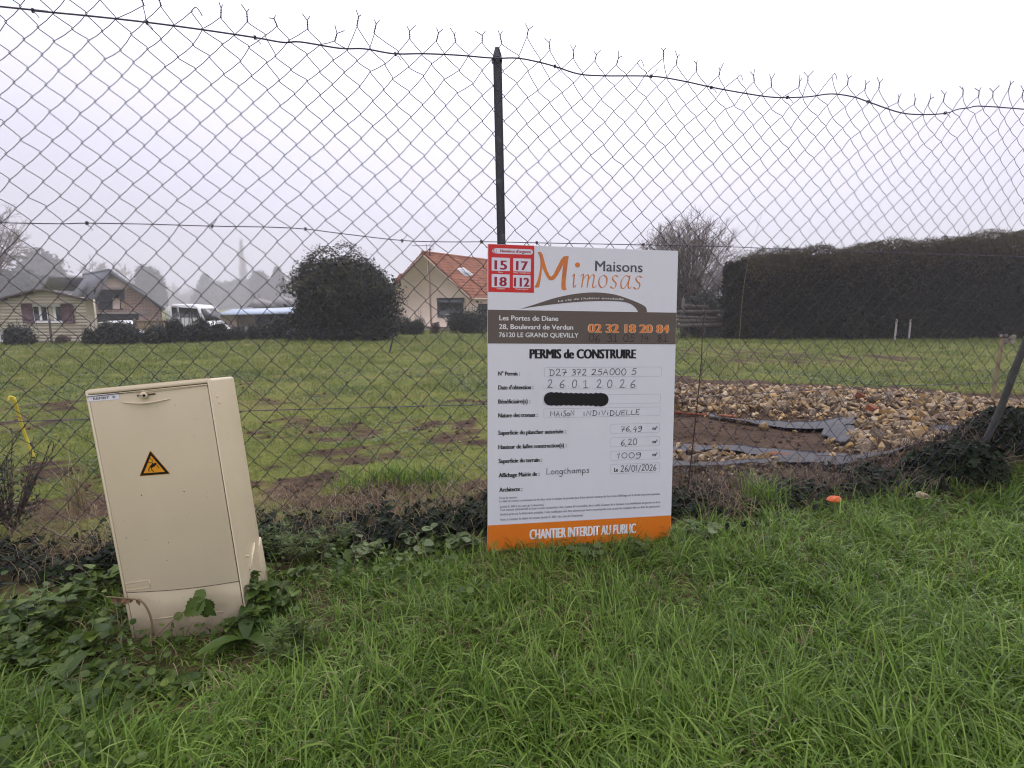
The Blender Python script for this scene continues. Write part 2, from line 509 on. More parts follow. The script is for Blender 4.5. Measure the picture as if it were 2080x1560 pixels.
M['ivy'] = surf('ivy_leaf', [(0, (.004, .006, .004)), (.55, (.011, .019, .008)), (.85, (.024, .036, .014)), (1, (.10, .085, .05))], .6, 3, island=.7, spec=.10)
M['dead'] = surf('dead_straw', [(0, (.10, .065, .035)), (.5, (.22, .16, .085)), (1, (.40, .32, .19))], .7, 5, island=.7, transl=.15)
M['twig'] = surf('brown_twig', [(0, (.030, .020, .014)), (.6, (.085, .055, .038)), (1, (.20, .15, .10))], .8, 4, island=.5)
M['redtwig'] = plain('red_brown_stem', (.06, .026, .020), .6)
M['greenstem'] = plain('weed_stem', (.14, .15, .06), .6)
M['deadleaf'] = surf('dead_leaf', [(0, (.06, .03, .018)), (1, (.20, .11, .05))], .7, 6, island=.5)
M['dew'] = plain('dew_drop', (.75, .78, .78), .08, 1.0, 0, .02)  # opaque white base puts the drops' glint into the colour
M['hedge'] = surf('hedge_conifer_leaf', [(0, (.003, .004, .0025)), (.4, (.0095, .012, .005)), (.7, (.026, .027, .011)), (.88, (.055, .050, .020)), (1, (.10, .078, .036))], .85, 1.1, island=.5, spec=.05)
M['hedge_tip'] = surf('hedge_dry_tip', [(0, (.024, .023, .011)), (.5, (.075, .062, .028)), (1, (.17, .115, .06))], .8, .8, island=.6, spec=.1)
M['holly'] = surf('evergreen_leaf', [(0, (.004, .006, .004)), (.5, (.013, .018, .009)), (.82, (.034, .040, .020)), (1, (.10, .10, .07))], .6, 1.6, island=.55, spec=.15)
M['holly_tip'] = surf('evergreen_brown_lit_leaf', [(0, (.018, .022, .010)), (.6, (.050, .047, .020)), (1, (.11, .085, .040))], .6, 1.2, island=.6, spec=.2)  # browner, paler leaf that puts the lit tips into the colour
M['shrub'] = surf('shrub_leaf', [(0, (.006, .009, .007)), (.5, (.016, .021, .014)), (.8, (.040, .045, .032)), (1, (.12, .12, .105))], .45, 1.2, island=.75, spec=.3)  # palest grey leaves carry speckled highlights in their colour
M['conifer'] = surf('distant_conifer_leaf', [(0, (.012, .018, .014)), (1, (.035, .042, .030))], .7, .4, island=.5)
M['bark'] = surf('grey_brown_bark', [(0, (.05, .04, .035)), (1, (.13, .11, .095))], .9, 3, bump=.4)
M['baretwig'] = surf('bare_twig', [(0, (.14, .11, .097)), (1, (.29, .235, .205))], .85, 1, island=.6)
M['stone'] = surf('flint_stone', [(0, (.045, .028, .016)), (.16, (.13, .08, .04)), (.32, (.27, .175, .08)), (.44, (.06, .038, .025)), (.55, (.37, .26, .13)), (.64, (.32, .17, .03)), (.73, (.46, .36, .22)), (.84, (.10, .06, .036)), (.94, (.56, .47, .33)), (1, (.20, .12, .065))], .6, 12, 6, island=.74, objrand=.74, bump=.6, bscale=26)
M['brick'] = plain('terracotta_piece', (.22, .075, .035), .85, .3, 0, .25, 12, bump=.4)
M['membrane'] = surf('grey_plastic_sheet', [(0, (.020, .020, .026)), (1, (.044, .043, .056))], .48, 6, 4, bump=.45, bscale=14, spec=.18)
M['yellow'] = plain('yellow_tape', (.58, .47, .05), .5, .4, 0, .15)
M['wood'] = surf('weathered_wood', [(0, (.20, .15, .09)), (1, (.36, .28, .17))], .85, 4, stretch=(6, 6, 1), bump=.3)
M['greywood'] = surf('grey_weathered_wood', [(0, (.055, .045, .04)), (1, (.15, .125, .11))], .9, 3, stretch=(1, 6, 6), bump=.3)
M['whitewood'] = plain('white_painted_stake', (.42, .39, .36), .7)
M['pole'] = surf('weathered_pole', [(0, (.035, .038, .035)), (1, (.085, .085, .078))], .7, 10, stretch=(1, 1, .2), bump=.2)
M['orange_scrap'] = plain('orange_plastic_scrap', (.62, .11, .02), .4, .5, 0, .2, 12)
M['paper'] = plain('pale_scrap', (.25, .22, .19), .8)
# buildings
M['log'] = surf('pale_log_cladding', [(0, (.34, .30, .215)), (.5, (.50, .45, .345)), (1, (.60, .55, .44))], .8, 1.2, 6, stretch=(.4, 1, 4), bump=.15)
M['shedroof'] = plain('roof_felt', (.12, .095, .09), .9, .2, 0, .2, 2)
M['shutter'] = plain('mauve_shutter', (.13, .075, .085), .7, .3, 0, .15, 3)
M['whitepaint'] = plain('white_paint', (.72, .71, .69), .5, .4, 0, .05, 3)
M['glass'] = plain('dark_window_glass', (.02, .024, .026), .08, .6, 0, .3, 2)
M['slate'] = surf('slate_roof', [(0, (.11, .115, .135)), (1, (.19, .195, .215))], .75, 3, 4, stretch=(1, 1, 3))
M['slate_pale'] = surf('pale_slate_roof', [(0, (.17, .165, .165)), (1, (.27, .26, .26))], .7, 3, 4, stretch=(1, 1, 3))
M['plaster'] = plain('pink_beige_plaster', (.44, .345, .30), .9, .2, 0, .12, 1.5)
M['render'] = plain('cream_wall_render', (.74, .60, .49), .9, .2, 0, .05, 1.0, bump=.1)
M['concrete'] = plain('concrete_lintel', (.30, .26, .235), .9, .2)
M['dark'] = plain('dark_interior', (.012, .012, .013), .9, .1)  # near-black colour standing in for the unlit inside of openings
M['anthracite'] = plain('anthracite_frame', (.045, .048, .055), .5)
M['awning'] = plain('blue_grey_tarpaulin', (.42, .50, .62), .55, .4, 0, .1, 1)
M['vanwhite'] = plain('white_van_paint', (.74, .74, .75), .25, .5, 0, .03, 3)
M['tyre'] = plain('black_tyre', (.015, .015, .015), .8)
M['lampred'] = plain('red_tail_lamp', (.6, .03, .02), .3)
M['bumper'] = plain('grey_bumper', (.08, .08, .085), .6)

def brick_mat():
    m, n, b, out = new_mat('red_brick_wall')
    tcn = n.nodes.new('ShaderNodeTexCoord')
    mp = n.nodes.new('ShaderNodeMapping'); mp.inputs['Rotation'].default_value = (PI / 2, 0, 0)
    n.links.new(tcn.outputs['Object'], mp.inputs[0])
    br = n.nodes.new('ShaderNodeTexBrick')
    br.inputs['Scale'].default_value = 1.0; br.inputs['Brick Width'].default_value = .34; br.inputs['Row Height'].default_value = .13; br.inputs['Mortar Size'].default_value = .018
    br.inputs['Color1'].default_value = (.30, .15, .12, 1); br.inputs['Color2'].default_value = (.20, .105, .09, 1); br.inputs['Mortar'].default_value = (.38, .32, .29, 1)
    n.links.new(mp.outputs[0], br.inputs[0]); n.links.new(br.outputs[0], b.inputs['Base Color'])
    b.inputs['Roughness'].default_value = .9
    return m
M['brickwall'] = brick_mat()

def tile_mat():
    m, n, b, out = new_mat('terracotta_roof_tiles')
    tcn = n.nodes.new('ShaderNodeTexCoord')
    nz = n.nodes.new('ShaderNodeTexNoise'); nz.inputs['Scale'].default_value = 2.2; nz.inputs['Detail'].default_value = 8
    n.links.new(tcn.outputs['Object'], nz.inputs[0])
    r = rampnode(n, [(.25, (.21, .085, .05)), (.5, (.35, .135, .075)), (.75, (.46, .20, .115))])
    n.links.new(nz.outputs[0], r.inputs[0]); n.links.new(r.outputs[0], b.inputs['Base Color'])
    b.inputs['Roughness'].default_value = .85
    return m
M['tiles'] = tile_mat()

# ------------------------------------------------------------------ haze (kept clear of the sky)
def haze_box():
    m = bpy.data.materials.new('fog_air'); m.use_nodes = True
    n = m.node_tree; n.nodes.clear()
    out = n.nodes.new('ShaderNodeOutputMaterial'); pv = n.nodes.new('ShaderNodeVolumePrincipled')
    pv.inputs['Color'].default_value = (.94, .93, .985, 1)
    pv.inputs['Density'].default_value = .0018
    pv.inputs['Anisotropy'].default_value = .0
    n.links.new(pv.outputs[0], out.inputs['Volume'])
    mb = MB().box((-520, -60, -2.5), (520, 640, 64))
    o = mb.build('haze', m)
    tag(o, 'pale winter fog lying over the whole field', 'haze', kind='stuff')
    o.display_type = 'WIRE'
haze_box()

# ------------------------------------------------------------------ the ground
def build_ground():
    def axis(lo, hi, step, far_lo, far_hi, gr=1.12):
        a = list(np.arange(lo, hi, step)); s = step; x = a[-1]
        while x < far_hi:
            s *= gr; x += s; a.append(x)
        s = step; x = a[0]; pre = []
        while x > far_lo:
            s *= gr; x -= s; pre.append(x)
        return np.array(pre[::-1] + a)
    xs = axis(-4.5, 8.0, .065, -500, 500); ys = axis(.2, 7.6, .055, -50, 600)
    X, Y = np.meshgrid(xs, ys)
    Z = ground_h(X, Y)
    V = np.stack([X, Y, Z], -1).reshape(-1, 3)
    nx, ny = len(xs), len(ys)
    i = np.arange(ny - 1)[:, None] * nx + np.arange(nx - 1)[None]
    q = np.stack([i, i + 1, i + nx + 1, i + nx], -1).reshape(-1, 4)
    o = MB().add(V, quads=q).build('ground', M['ground'], smooth=True)
    a = o.data.attributes.new('soil', 'FLOAT', 'POINT')
    a.data.foreach_set('value', soil_mask(X, Y).ravel().astype(np.float32))
    tag(o, 'sloping grassy field with bare brown soil round the stones', 'ground', kind='structure')
build_ground()

# ------------------------------------------------------------------ chain link fence
def fence_point(px, py):
    n = np.array([-FSL, 1.0, 0]); n /= np.linalg.norm(n)
    return on_plane(px, py, (-.06, FY0, 0), n)

FN = np.array([-FSL, 1.0, 0]); FN /= np.linalg.norm(FN)
FD = np.array([1.0, FSL, 0]); FD /= np.linalg.norm(FD)
FO = np.array([-.06, FY0, 0])
def fence_xyz(s, z, d=0.0):
    s = np.asarray(s, float); z = np.asarray(z, float); d = np.asarray(d, float)
    return FO + s[..., None] * FD + np.stack([0 * z, 0 * z, z], -1) + d[..., None] * FN

WIRE_TOP = [(0, 12), (65, 20), (180, 31), (297, 44), (410, 59), (517, 75), (575, 85), (610, 84), (690, 97), (740, 98), (800, 108), (860, 108), (930, 111), (1003, 117), (1050, 117), (1090, 124), (1128, 134), (1175, 149), (1225, 153), (1325, 154), (1385, 163), (1445, 176), (1510, 188), (1575, 197), (1640, 196), (1690, 190), (1735, 196), (1765, 206), (1830, 228), (1880, 232), (1925, 229), (1965, 219), (2080, 221)]
WIRE_MID = [(0, 452), (175, 453), (300, 455), (430, 459), (545, 461), (620, 465), (700, 475), (815, 488), (900, 491), (1000, 491), (1090, 493), (1300, 497), (1480, 501), (1600, 506), (1800, 512), (2080, 521)]
WIRE_LOW = [(0, 858), (200, 851), (480, 836), (720, 829), (980, 822), (1365, 810), (1560, 798), (1765, 786), (2080, 776)]
def wire_curve(px):
    P = np.array([fence_point(*p) for p in px])
    return (P - FO) @ FD, P[:, 2]
CT, CM, CL = wire_curve(WIRE_TOP), wire_curve(WIRE_MID), wire_curve(WIRE_LOW)
S0, S1 = -3.0, 4.6

def zrow(s, r):
    """height of lattice row r (half diamonds, 0 = top wire, negative downwards) at s along the fence"""
    zt, zm, zl = np.interp(s, *CT), np.interp(s, *CM), np.interp(s, *CL)
    a = zm + (zt - zm) * (r + 15) / 15.0
    b = zl + (zm - zl) * (r + 29) / 14.0
    c = zl + (r + 29) * .0488
    return np.where(r >= 0, zt + r * .049, np.where(r >= -15, a, np.where(r >= -29, b, c)))

fence = thing('chain_link_fence', 'tall rusty galvanised chain link fence crossing the whole view with a dark post', 'fence', (FO[0], FO[1], 0))
FOV = Vector(FO)
def local(o_):
    for v in o_.data.vertices: v.co -= FOV
    return o_

HALF = .0446
ncol = int((S1 - S0) / HALF)
mesh_mb, prong_mb = MB(), MB()
rr = np.random.default_rng(5)
defo = {}
def node(c, r):
    """c column, r row; each interlocking point is nudged a little, the top ones more"""
    key = (c, r)
    if key not in defo:
        k = .0022 + (.0035 if r > -3 else 0) + (.011 if r > 0 and rr.random() < .45 else 0)
        defo[key] = rr.normal(0, 1, 2) * k
    s = S0 + c * HALF
    s = s + .010 * (vnoise(s, r * .05, 1.1, 3) - .5) + .006 * (r / 15.0) * 0
    ds, dz = defo[key]
    return s + ds, float(zrow(s, r)) + dz + .006 * (float(vnoise(s, r * .05, .45, 9)) - .5)

for c in range(ncol):
    # one bent wire zig-zags between columns c and c+1
    pts = []
    top_r = 1
    rows = range(top_r, -44, -1)
    for r in rows:
        right = (r + c) % 2 == 0
        s, z = node(c + (1 if right else 0), r)
        pts.append((s + (.0022 if right else -.0022), z, .0018 if right else -.0018, right))
    out = []
    for i in range(len(pts) - 1):
        a, b = pts[i], pts[i + 1]
        for t in (0, .12, .5, .88):
            e_ = t - .5
            bow = .0032 * math.sin(t * 2 * PI) * (1 if a[3] else -1)
            out.append((a[0] + (b[0] - a[0]) * t, a[1] + (b[1] - a[1]) * t + bow, a[2] + (b[2] - a[2]) * t + .004 * math.sin(t * PI)))
    o_ = np.array(out)
    mesh_mb.tube(fence_xyz(o_[:, 0], o_[:, 1], o_[:, 2]),   .00135, 4, cap=False)
    if (top_r + c) % 2 == 0:
        s, z = node(c + 1, top_r)
        if rr.random() < .90:
            lean = rr.normal(0, .15)
            h1 = .026 * rr.uniform(.8, 1.1)
            # twisted pair then two splayed ends
            tp = (s + lean * h1, z + h1)
            for sg in (-1, 1):
                u = np.linspace(0, 1, 5)
                tw = .0016 * np.sin(u * 9 + (0 if sg > 0 else PI)); td = .0016 * np.cos(u * 9 + (0 if sg > 0 else PI))
                mesh_mb.tube(fence_xyz(s + (tp[0] - s) * u + tw, z + h1 * u, td), .0016, 4, cap=False)
                el = .024 * rr.uniform(.5, 1.25); an = rr.normal(.62, .2) * sg + lean
                mesh_mb.tube(fence_xyz(np.array([tp[0], tp[0] + math.sin(an) * el]), np.array([tp[1], tp[1] + math.cos(an) * el]), np.array([0, rr.normal(0, .006)])), .0015, 4, cap=False)
        else:   # bent over loop
            u = np.linspace(0, 1, 7)
            mesh_mb.tube(fence_xyz(s + .03 * u, z + .018 * np.sin(u * PI) - .01 * u, .004 * u), .0015, 4, cap=False)
local(mesh_mb.build('wire_mesh', M['wire'], fence))

def tension(cv, r, mat, wob):
    s = np.concatenate([[S0], cv[0][(cv[0] > S0) & (cv[0] < S1)], [S1]])
    z = np.interp(s, *cv)
    L = smooth_line(np.stack([s, z], 1), 5)
    local(MB().tube(fence_xyz(L[:, 0], L[:, 1], .004 + 0 * L[:, 0]), r, 6).build('tension_wire', M[mat], fence, smooth=True))
tension(CT, .0026, 'wire_top', 1); tension(CM, .0018, 'wire_top', 1); tension(CL, .0017, 'wire_top', 1)

def tie(px, py, k):
    p = fence_point(px, py); s0 = (p - FO) @ FD
    mb = MB()
    u = np.linspace(0, 1, 14)
    mb.tube(fence_xyz(s0 + .006 * (u - .5), p[2] + .0062 * np.cos(u * 14), .004 + .0062 * np.sin(u * 14)), .0016, 4)
    a = rr.uniform(-.8, .8)
    mb.tube(fence_xyz(s0 + np.array([0, .012, .02]), p[2] + np.array([-.003, -.012, -.024]) * rr.choice([-1, 1, 1]), np.array([0, -.004, -.006])), .0012, 4)
    local(mb.build('tie_wire', M['wire_top'], fence))
for t in [(65, 20), (297, 44), (517, 75), (803, 109), (1128, 134), (1324, 154), (1446, 177), (1601, 197), (1765, 206), (1922, 229), (175, 453), (430, 459), (620, 465), (817, 489), (978, 491), (1091, 493), (1308, 497), (1594, 506), (790, 828), (860, 826)]:
    tie(*t, 0)
# loose strands hanging off the mesh low on the right
lo = MB()
for pts in ([(1800, 520), (1850, 505), (1930, 500), (2030, 493)], [(1860, 493), (1820, 520), (1790, 545)], [(1830, 515), (1900, 540), (1960, 560)]):
    P = np.array([fence_point(*p) for p in pts]); lo.tube(smooth_line(P, 5) - FN * .012, .0012, 4)
local(lo.build('loose_wire', M['wire'], fence))

# the post: a T section with a chamfered head, standing just behind the mesh
def post():
    top = on_plane(1010, 95, FO + FN * .03, FN); bot = on_plane(1018.5, 490, FO + FN * .03, FN)
    d = (bot - top) / (bot[2] - top[2]); base = top + d * (-.15 - top[2])
    w, t = .0165, .005
    mb = MB()
    sec = [(-w, 0), (w, 0), (w, t), (t / 2, t), (t / 2, .034), (-t / 2, .034), (-t / 2, t), (-w, t)]
    rings = []
    for z, k in ((base[2], 1), (top[2] - .030, 1), (top[2] - .006, .55), (top[2], .42)):
        c = top + d * (z - top[2])
        rings.append([c + FD * x * k + FN * y for x, y in sec])
    v = np.array(rings).reshape(-1, 3); n8 = len(sec)
    q = [(i * n8 + j, i * n8 + (j + 1) % n8, (i + 1) * n8 + (j + 1) % n8, (i + 1) * n8 + j) for i in range(3) for j in range(n8)]
    mb.add(v, quads=q, polys=[list(range(3 * n8, 4 * n8))])
    # wire wound round the head
    c = top + d * (-.044)
    u = np.linspace(0, 1, 30); an = u * 2 * PI * 2.5
    return local(mb.build('post', M['post'], fence)), c
po, pc = post()
u = np.linspace(0, 1, 40); an = u * 2 * PI * 3
P = pc + np.outer(np.cos(an) * .0195, FD) + np.outer(.012 + np.sin(an) * .026, FN) + np.outer((u - .5) * .012, [0, 0, 1])
local(MB().tube(P, .0018, 4).build('wire_binding', M['wire_top'], fence))

# ------------------------------------------------------------------ lettering
_tc = {}
def text_geo(s, bold):
    k = (s, bold)
    if k in _tc: return _tc[k]
    cu = bpy.data.curves.new('lettering', 'FONT'); cu.body = s; cu.offset = bold; cu.resolution_u = 3; cu.fill_mode = 'FRONT'
    o = bpy.data.objects.new('lettering', cu); COL.objects.link(o)
    dg = bpy.context.evaluated_depsgraph_get(); dg.update()
    me = bpy.data.meshes.new_from_object(o.evaluated_get(dg))
    v = np.array([tuple(x.co) for x in me.vertices]).reshape(-1, 3)
    f = [list(p.vertices) for p in me.polygons]
    bpy.data.objects.remove(o); bpy.data.curves.remove(cu); bpy.data.meshes.remove(me)
    _tc[k] = (v, f)
    return v, f
CAPH = None
def put_text(mb, s, x0, x1, yb, caph, y, bold=0.0, shear=0.0, yend=None):
    """letters between x0 and x1 on baseline yb with capital height caph, on the local plane at depth y.
    bold thickens the upright strokes (in letter heights) by laying shifted copies in a hair's breadth of depth"""
    v, f = text_geo(s, 0.0); h, _ = text_geo('H', 0.0)
    k = caph / (h[:, 1].max() - h[:, 1].min())
    lo, hi = v[:, 0].min(), v[:, 0].max()
    g = bold * caph
    X = (v[:, 0] - lo) / (hi - lo) * (x1 - x0 - 2 * g) + x0 + g
    Z = (v[:, 1] - h[:, 1].min()) * k
    X = X + Z * shear
    if yend is not None: Z = Z + (X - x0) / (x1 - x0) * (yend - yb)
    n = 1 if bold <= 0 else 3 if bold < .06 else 5
    for i, d in enumerate(np.linspace(-g, g, n) if n > 1 else [0]):
        zz = Z * (1 - .05 * (i % 2)) + (.03 * caph * (i % 2) if n > 1 else 0)
        mb.add(np.stack([X + d, np.full(len(X), y - .00004 * i), zz + yb], 1), polys=f)

def arc(cx, cy, rx, ry, a0, a1, n=12):
    t = np.radians(np.linspace(a0, a1, n)); return [(cx + rx * math.cos(a), cy + ry * math.sin(a)) for a in t]
def sm(pts): return [tuple(p) for p in smooth_line(pts, 4)]
HAND = {   # hand-written strokes in a box 1 high
 '0': (.6, [arc(.3, .5, .27, .5, 100, 470, 20)]),
 '1': (.42, [[(.02, .7), (.25, 1), (.22, 0)]]),
 'I': (.5, [[(.0, .72), (.25, 1), (.25, 0)], [(.0, 0), (.48, .02)]]),
 '2': (.6, [sm([(.03, .78), (.18, .98), (.42, .95), (.46, .7), (.25, .3), (.02, .02)]) + sm([(.02, .02), (.25, .05), (.6, .0)])]),
 '3': (.55, [sm([(.03, .88), (.25, 1.0), (.48, .8), (.2, .54)]) + sm([(.2, .54), (.5, .4), (.42, .08), (.0, .04)])]),
 '4': (.6, [[(.28, 1), (.02, .4), (.58, .42)], [(.42, .75), (.36, -.12)]]),
 '5': (.55, [[(.5, 1), (.15, .97), (.1, .56)] + sm([(.1, .56), (.38, .62), (.5, .35), (.35, .04), (.0, .05)])]),
 '6': (.55, [sm([(.46, .98), (.2, .75), (.04, .35), (.15, .03), (.4, .05), (.5, .28), (.32, .45), (.08, .3)])]),
 '7': (.6, [[(.0, .95), (.5, .98), (.2, 0)], [(.1, .48), (.6, .52)]]),
 '8': (.5, [sm([(.4, .88), (.22, 1), (.08, .8), (.25, .52), (.44, .25), (.25, 0), (.05, .2), (.22, .48), (.42, .75), (.4, .88)])]),
 '9': (.55, [sm([(.46, .85), (.25, .98), (.05, .75), (.2, .52), (.45, .7), (.48, .95)]) + sm([(.48, .95), (.5, .4), (.3, -.1), (.02, -.02)])]),
 'D': (.6, [[(.1, 1), (.08, 0)], sm([(.0, .98), (.4, .9), (.56, .45), (.35, .05), (.0, 0)])]),
 'A': (.65, [[(.0, 0), (.28, 1), (.55, 0)], [(.08, .4), (.5, .42)]]),
 'M': (.8, [[(.04, 0), (.08, 1), (.38, .4), (.68, 1), (.74, 0)]]),
 'S': (.5, [sm([(.45, .9), (.22, 1), (.08, .75), (.3, .5), (.46, .25), (.25, 0), (.02, .08)])]),
 'N': (.65, [[(.05, 0), (.08, 1), (.52, .02), (.56, 1)]]),
 'V': (.6, [[(.0, 1), (.25, 0), (.55, 1)]]),
 'U': (.6, [sm([(.04, 1), (.06, .25), (.28, 0), (.5, .25), (.54, 1)])]),
 'E': (.5, [[(.48, 1), (.06, .98), (.04, 0), (.48, .03)], [(.05, .5), (.4, .52)]]),
 'L': (.5, [[(.08, 1), (.04, 0), (.5, .03)]]),
 'i': (.25, [[(.1, .62), (.1, 0)], [(.1, .82), (.12, .86)]]),
 'l': (.25, [[(.1, .9), (.1, 0)]]),
 'o': (.5, [arc(.24, .28, .22, .27, 90, 460, 16)]),
 'n': (.5, [[(.05, .55), (.05, 0)], sm([(.05, .4), (.22, .56), (.38, .45), (.4, 0), (.5, .05)])]),
 'g': (.5, [arc(.22, .3, .2, .25, 20, 360, 14), sm([(.42, .55), (.42, -.1), (.2, -.4), (.0, -.25)])]),
 'c': (.42, [arc(.24, .28, .22, .27, 55, 310, 12)]),
 'h': (.5, [[(.06, 1), (.05, 0)], sm([(.05, .35), (.22, .55), (.38, .42), (.4, 0)])]),
 'a': (.52, [arc(.22, .28, .2, .26, 20, 380, 14), [(.43, .55), (.43, .1), (.52, .02)]]),
 'm': (.75, [[(.05, .55), (.05, 0)], sm([(.05, .4), (.2, .56), (.33, .42), (.34, 0)]), sm([(.34, .4), (.5, .56), (.64, .42), (.66, 0)])]),
 'p': (.5, [[(.06, .55), (.05, -.4)], arc(.25, .28, .2, .26, 160, -160, 14)]),
 's': (.4, [sm([(.36, .5), (.18, .57), (.08, .42), (.26, .28), (.32, .1), (.14, 0), (.0, .06)])]),
 ',': (.25, [[(.12, .08), (.02, -.2)]]),
 '/': (.45, [[(.0, -.1), (.38, 1.05)]]),
 ' ': (.35, []),
}
def put_hand(mb, s, x0, x1, yb, h, y, w, yend=None, jit=.07):
    wid = sum(HAND[c][0] + .12 for c in s) - .12
    k = (x1 - x0) / wid; x = x0
    r_ = random.Random(s)
    for c in s:
        cw, st = HAND[c]
        oy = yb + ((x - x0) / (x1 - x0) * (yend - yb) if yend is not None else 0) + r_.uniform(-jit, jit) * h
        sl = r_.uniform(-.02, .1); hh = h * r_.uniform(.93, 1.05)
        for p in st:
            q = [(x + (a + sl * b) * k, oy + b * hh) for a, b in p]
            ribbon(mb, q, w, y)
        x += (cw + .12) * k

# ------------------------------------------------------------------ the building permit sign
def axis_rot(v):
    v = Vector(v); return Matrix.Rotation(v.length, 3, v.normalized())
SR = axis_rot((-0.0803, 0.0103, 0.1691)); ST = np.array([-0.0995, 1.9629, 0.0264]); SH, SW = 1.215, .80
SRn = np.array(SR)
sign = thing('permit_sign', 'white building permit sign with orange lettering leaning on the wire fence', 'sign', ST, SR.to_euler())
def sl(px, py):
    p = on_plane(px, py, ST, SRn[:, 1]); return (p - ST) @ SRn
def s3(x, y):
    q = sl(960 + x * .211538, 470 + y * .211538); return q[0], q[2]
def s4(x, y):
    q = sl(960 + x * .211538, 780 + y * .211538); return q[0], q[2]
def panel():
    bm = bmesh.new()
    vs = [bm.verts.new(v) for v in [(0, 0, -.02), (SW, 0, -.02), (SW, .004, -.02), (0, .004, -.02), (0, 0, SH), (SW, 0, SH), (SW, .004, SH), (0, .004, SH)]]
    for q in [(0, 3, 2, 1), (4, 5, 6, 7), (0, 1, 5, 4), (1, 2, 6, 5), (2, 3, 7, 6), (3, 0, 4, 7)]: bm.faces.new([vs[i] for i in q])
    bmesh.ops.bevel(bm, geom=bm.edges[:], offset=.0008, segments=2, affect='EDGES')
    me = bpy.data.meshes.new('panel'); bm.to_mesh(me); bm.free(); me.materials.append(M['sign'])
    o = bpy.data.objects.new('panel', me); COL.objects.link(o); o.parent = sign
    return o
panel()
L1, L2, L3, L4 = -.0006, -.0011, -.0016, -.0021
def rect(mb, x0, x1, z0, z1, y): flat_poly(mb, [(x0, z0), (x1, z0), (x1, z1), (x0, z1)], y)
def rrect_pts(x0, x1, z0, z1, r, n=5):
    p = []
    for cx_, cz, a in ((x1 - r, z1 - r, 0), (x0 + r, z1 - r, 90), (x0 + r, z0 + r, 180), (x1 - r, z0 + r, 270)):
        p += arc(cx_, cz, r, r, a, a + 90, n)
    return p
E_ = .0012
# brown address band, orange foot band (edges of the print run to the panel's edge)
zb1, zb0 = (s3(130, 752)[1] + s3(1945, 780)[1]) / 2, (s3(130, 1078)[1] + s3(1927, 1082)[1]) / 2
mb = MB(); rect(mb, E_, SW - E_, zb0, zb1, L1); band = mb.build('address_band', M['taupe'], sign)
zo = (s4(150, 1382)[1] + s4(1900, 1238)[1]) / 2
mb = MB(); rect(mb, E_, SW - E_, -.018, zo, L1); foot = mb.build('warning_band', M['orange'], sign)
def txt3(s, xa, ya, xb, yb, cap, name, mat, parent, lay, bold=0, shear=0, cf=s3):
    """text on a straight line from crop point (xa,ya) to (xb,yb); cap = cap height in crop pixels"""
    a, b = cf(xa, ya), cf(xb, yb); c = cf((xa + xb) / 2, (ya + yb) / 2 - cap); m_ = cf((xa + xb) / 2, (ya + yb) / 2)
    mb = MB(); zz = (a[1] + b[1]) / 2
    put_text(mb, s, a[0], b[0], zz, c[1] - m_[1], lay, bold, shear)
    return mb.build(name, M[mat], parent)
def txt4(*a, **k): return txt3(*a, cf=s4, **k)
txt3('Les Portes de Diane', 255, 856, 822, 858, 47, 'address_lettering', 'white', band, L2, .03)
txt3('28, Boulevard de Verdun', 252, 938, 965, 943, 47, 'address_lettering', 'white', band, L2, .03)
txt3('76120 LE GRAND QUEVILLY', 252, 1014, 1015, 1020, 44, 'address_lettering', 'white', band, L2, .02)
txt3('02 32 18 20 84', 1104, 971, 1888, 976, 80, 'phone_number_outline', 'cream', band, L2, .10)
txt3('02 32 18 20 84', 1111, 968, 1881, 972, 74, 'phone_number', 'orange', band, L3, .05)
def hand(s, xa, ya, xb, yb, h, name, parent, lay, w=.0026, cf=s4, mat='ink'):
    a, b = cf(xa, ya), cf(xb, yb); m_ = cf((xa + xb) / 2, (ya + yb) / 2); c = cf((xa + xb) / 2, (ya + yb) / 2 - h)
    mb = MB(); put_hand(mb, s, a[0], b[0], (a[1] + b[1]) / 2, c[1] - m_[1], lay, w)
    return mb.build(name, M[mat], parent)
for s, xa, xb in (('06', 1115, 1222), ('3I', 1288, 1392), ('05', 1446, 1550), ('14', 1606, 1690), ('8I', 1772, 1872)):
    hand(s, xa, 1060, xb, 1060, 68, 'handwritten_phone_number', band, L2, .0026, s3)
txt3('PERMIS de CONSTRUIRE', 545, 1220, 1570, 1220, 88, 'heading_lettering', 'black', sign, L1, .075)

# emergency numbers sticker
a, b = s3(150, 120), s3(585, 590); c_, d_ = s3(595, 140), s3(150, 580)
sx0, sx1, sz0, sz1 = (a[0] + d_[0]) / 2, (b[0] + c_[0]) / 2, (b[1] + d_[1]) / 2, (a[1] + c_[1]) / 2
mb = MB(); rect(mb, sx0, sx1, sz0, sz1, L1); stick = mb.build('emergency_sticker', M['red'], sign)
a, b = s3(195, 160), s3(578, 225)
mb = MB(); flat_poly(mb, rrect_pts(a[0], b[0], b[1], a[1], (a[1] - b[1]) / 2 * .98), L2); mb.build('caption_pill', M['tile'], stick)
a = s3(208, 188); r_ = .0092
mb = MB(); flat_poly(mb, arc(a[0], a[1], r_ * 1.0, r_ * 1.0, 0, 345, 24), L3); mb.build('phone_disc', M['tile'], stick)
mb = MB(); ribbon(mb, [(a[0] + .0005 + .0092 * math.cos(t), a[1] + .0092 * math.sin(t)) for t in np.linspace(0, 2 * PI, 25)], .0009, L3 - .0003)
hs = smooth_line([(a[0] - .001, a[1] + .0062), (a[0] - .0035, a[1] + .001), (a[0] + .0015, a[1] - .0055)], 5)
ribbon(mb, hs, np.interp(np.linspace(0, 1, len(hs)), [0, .2, .5, .8, 1], [.004, .0036, .0018, .0036, .004]), L4)
mb.build('phone_icon', M['crimson'], stick)
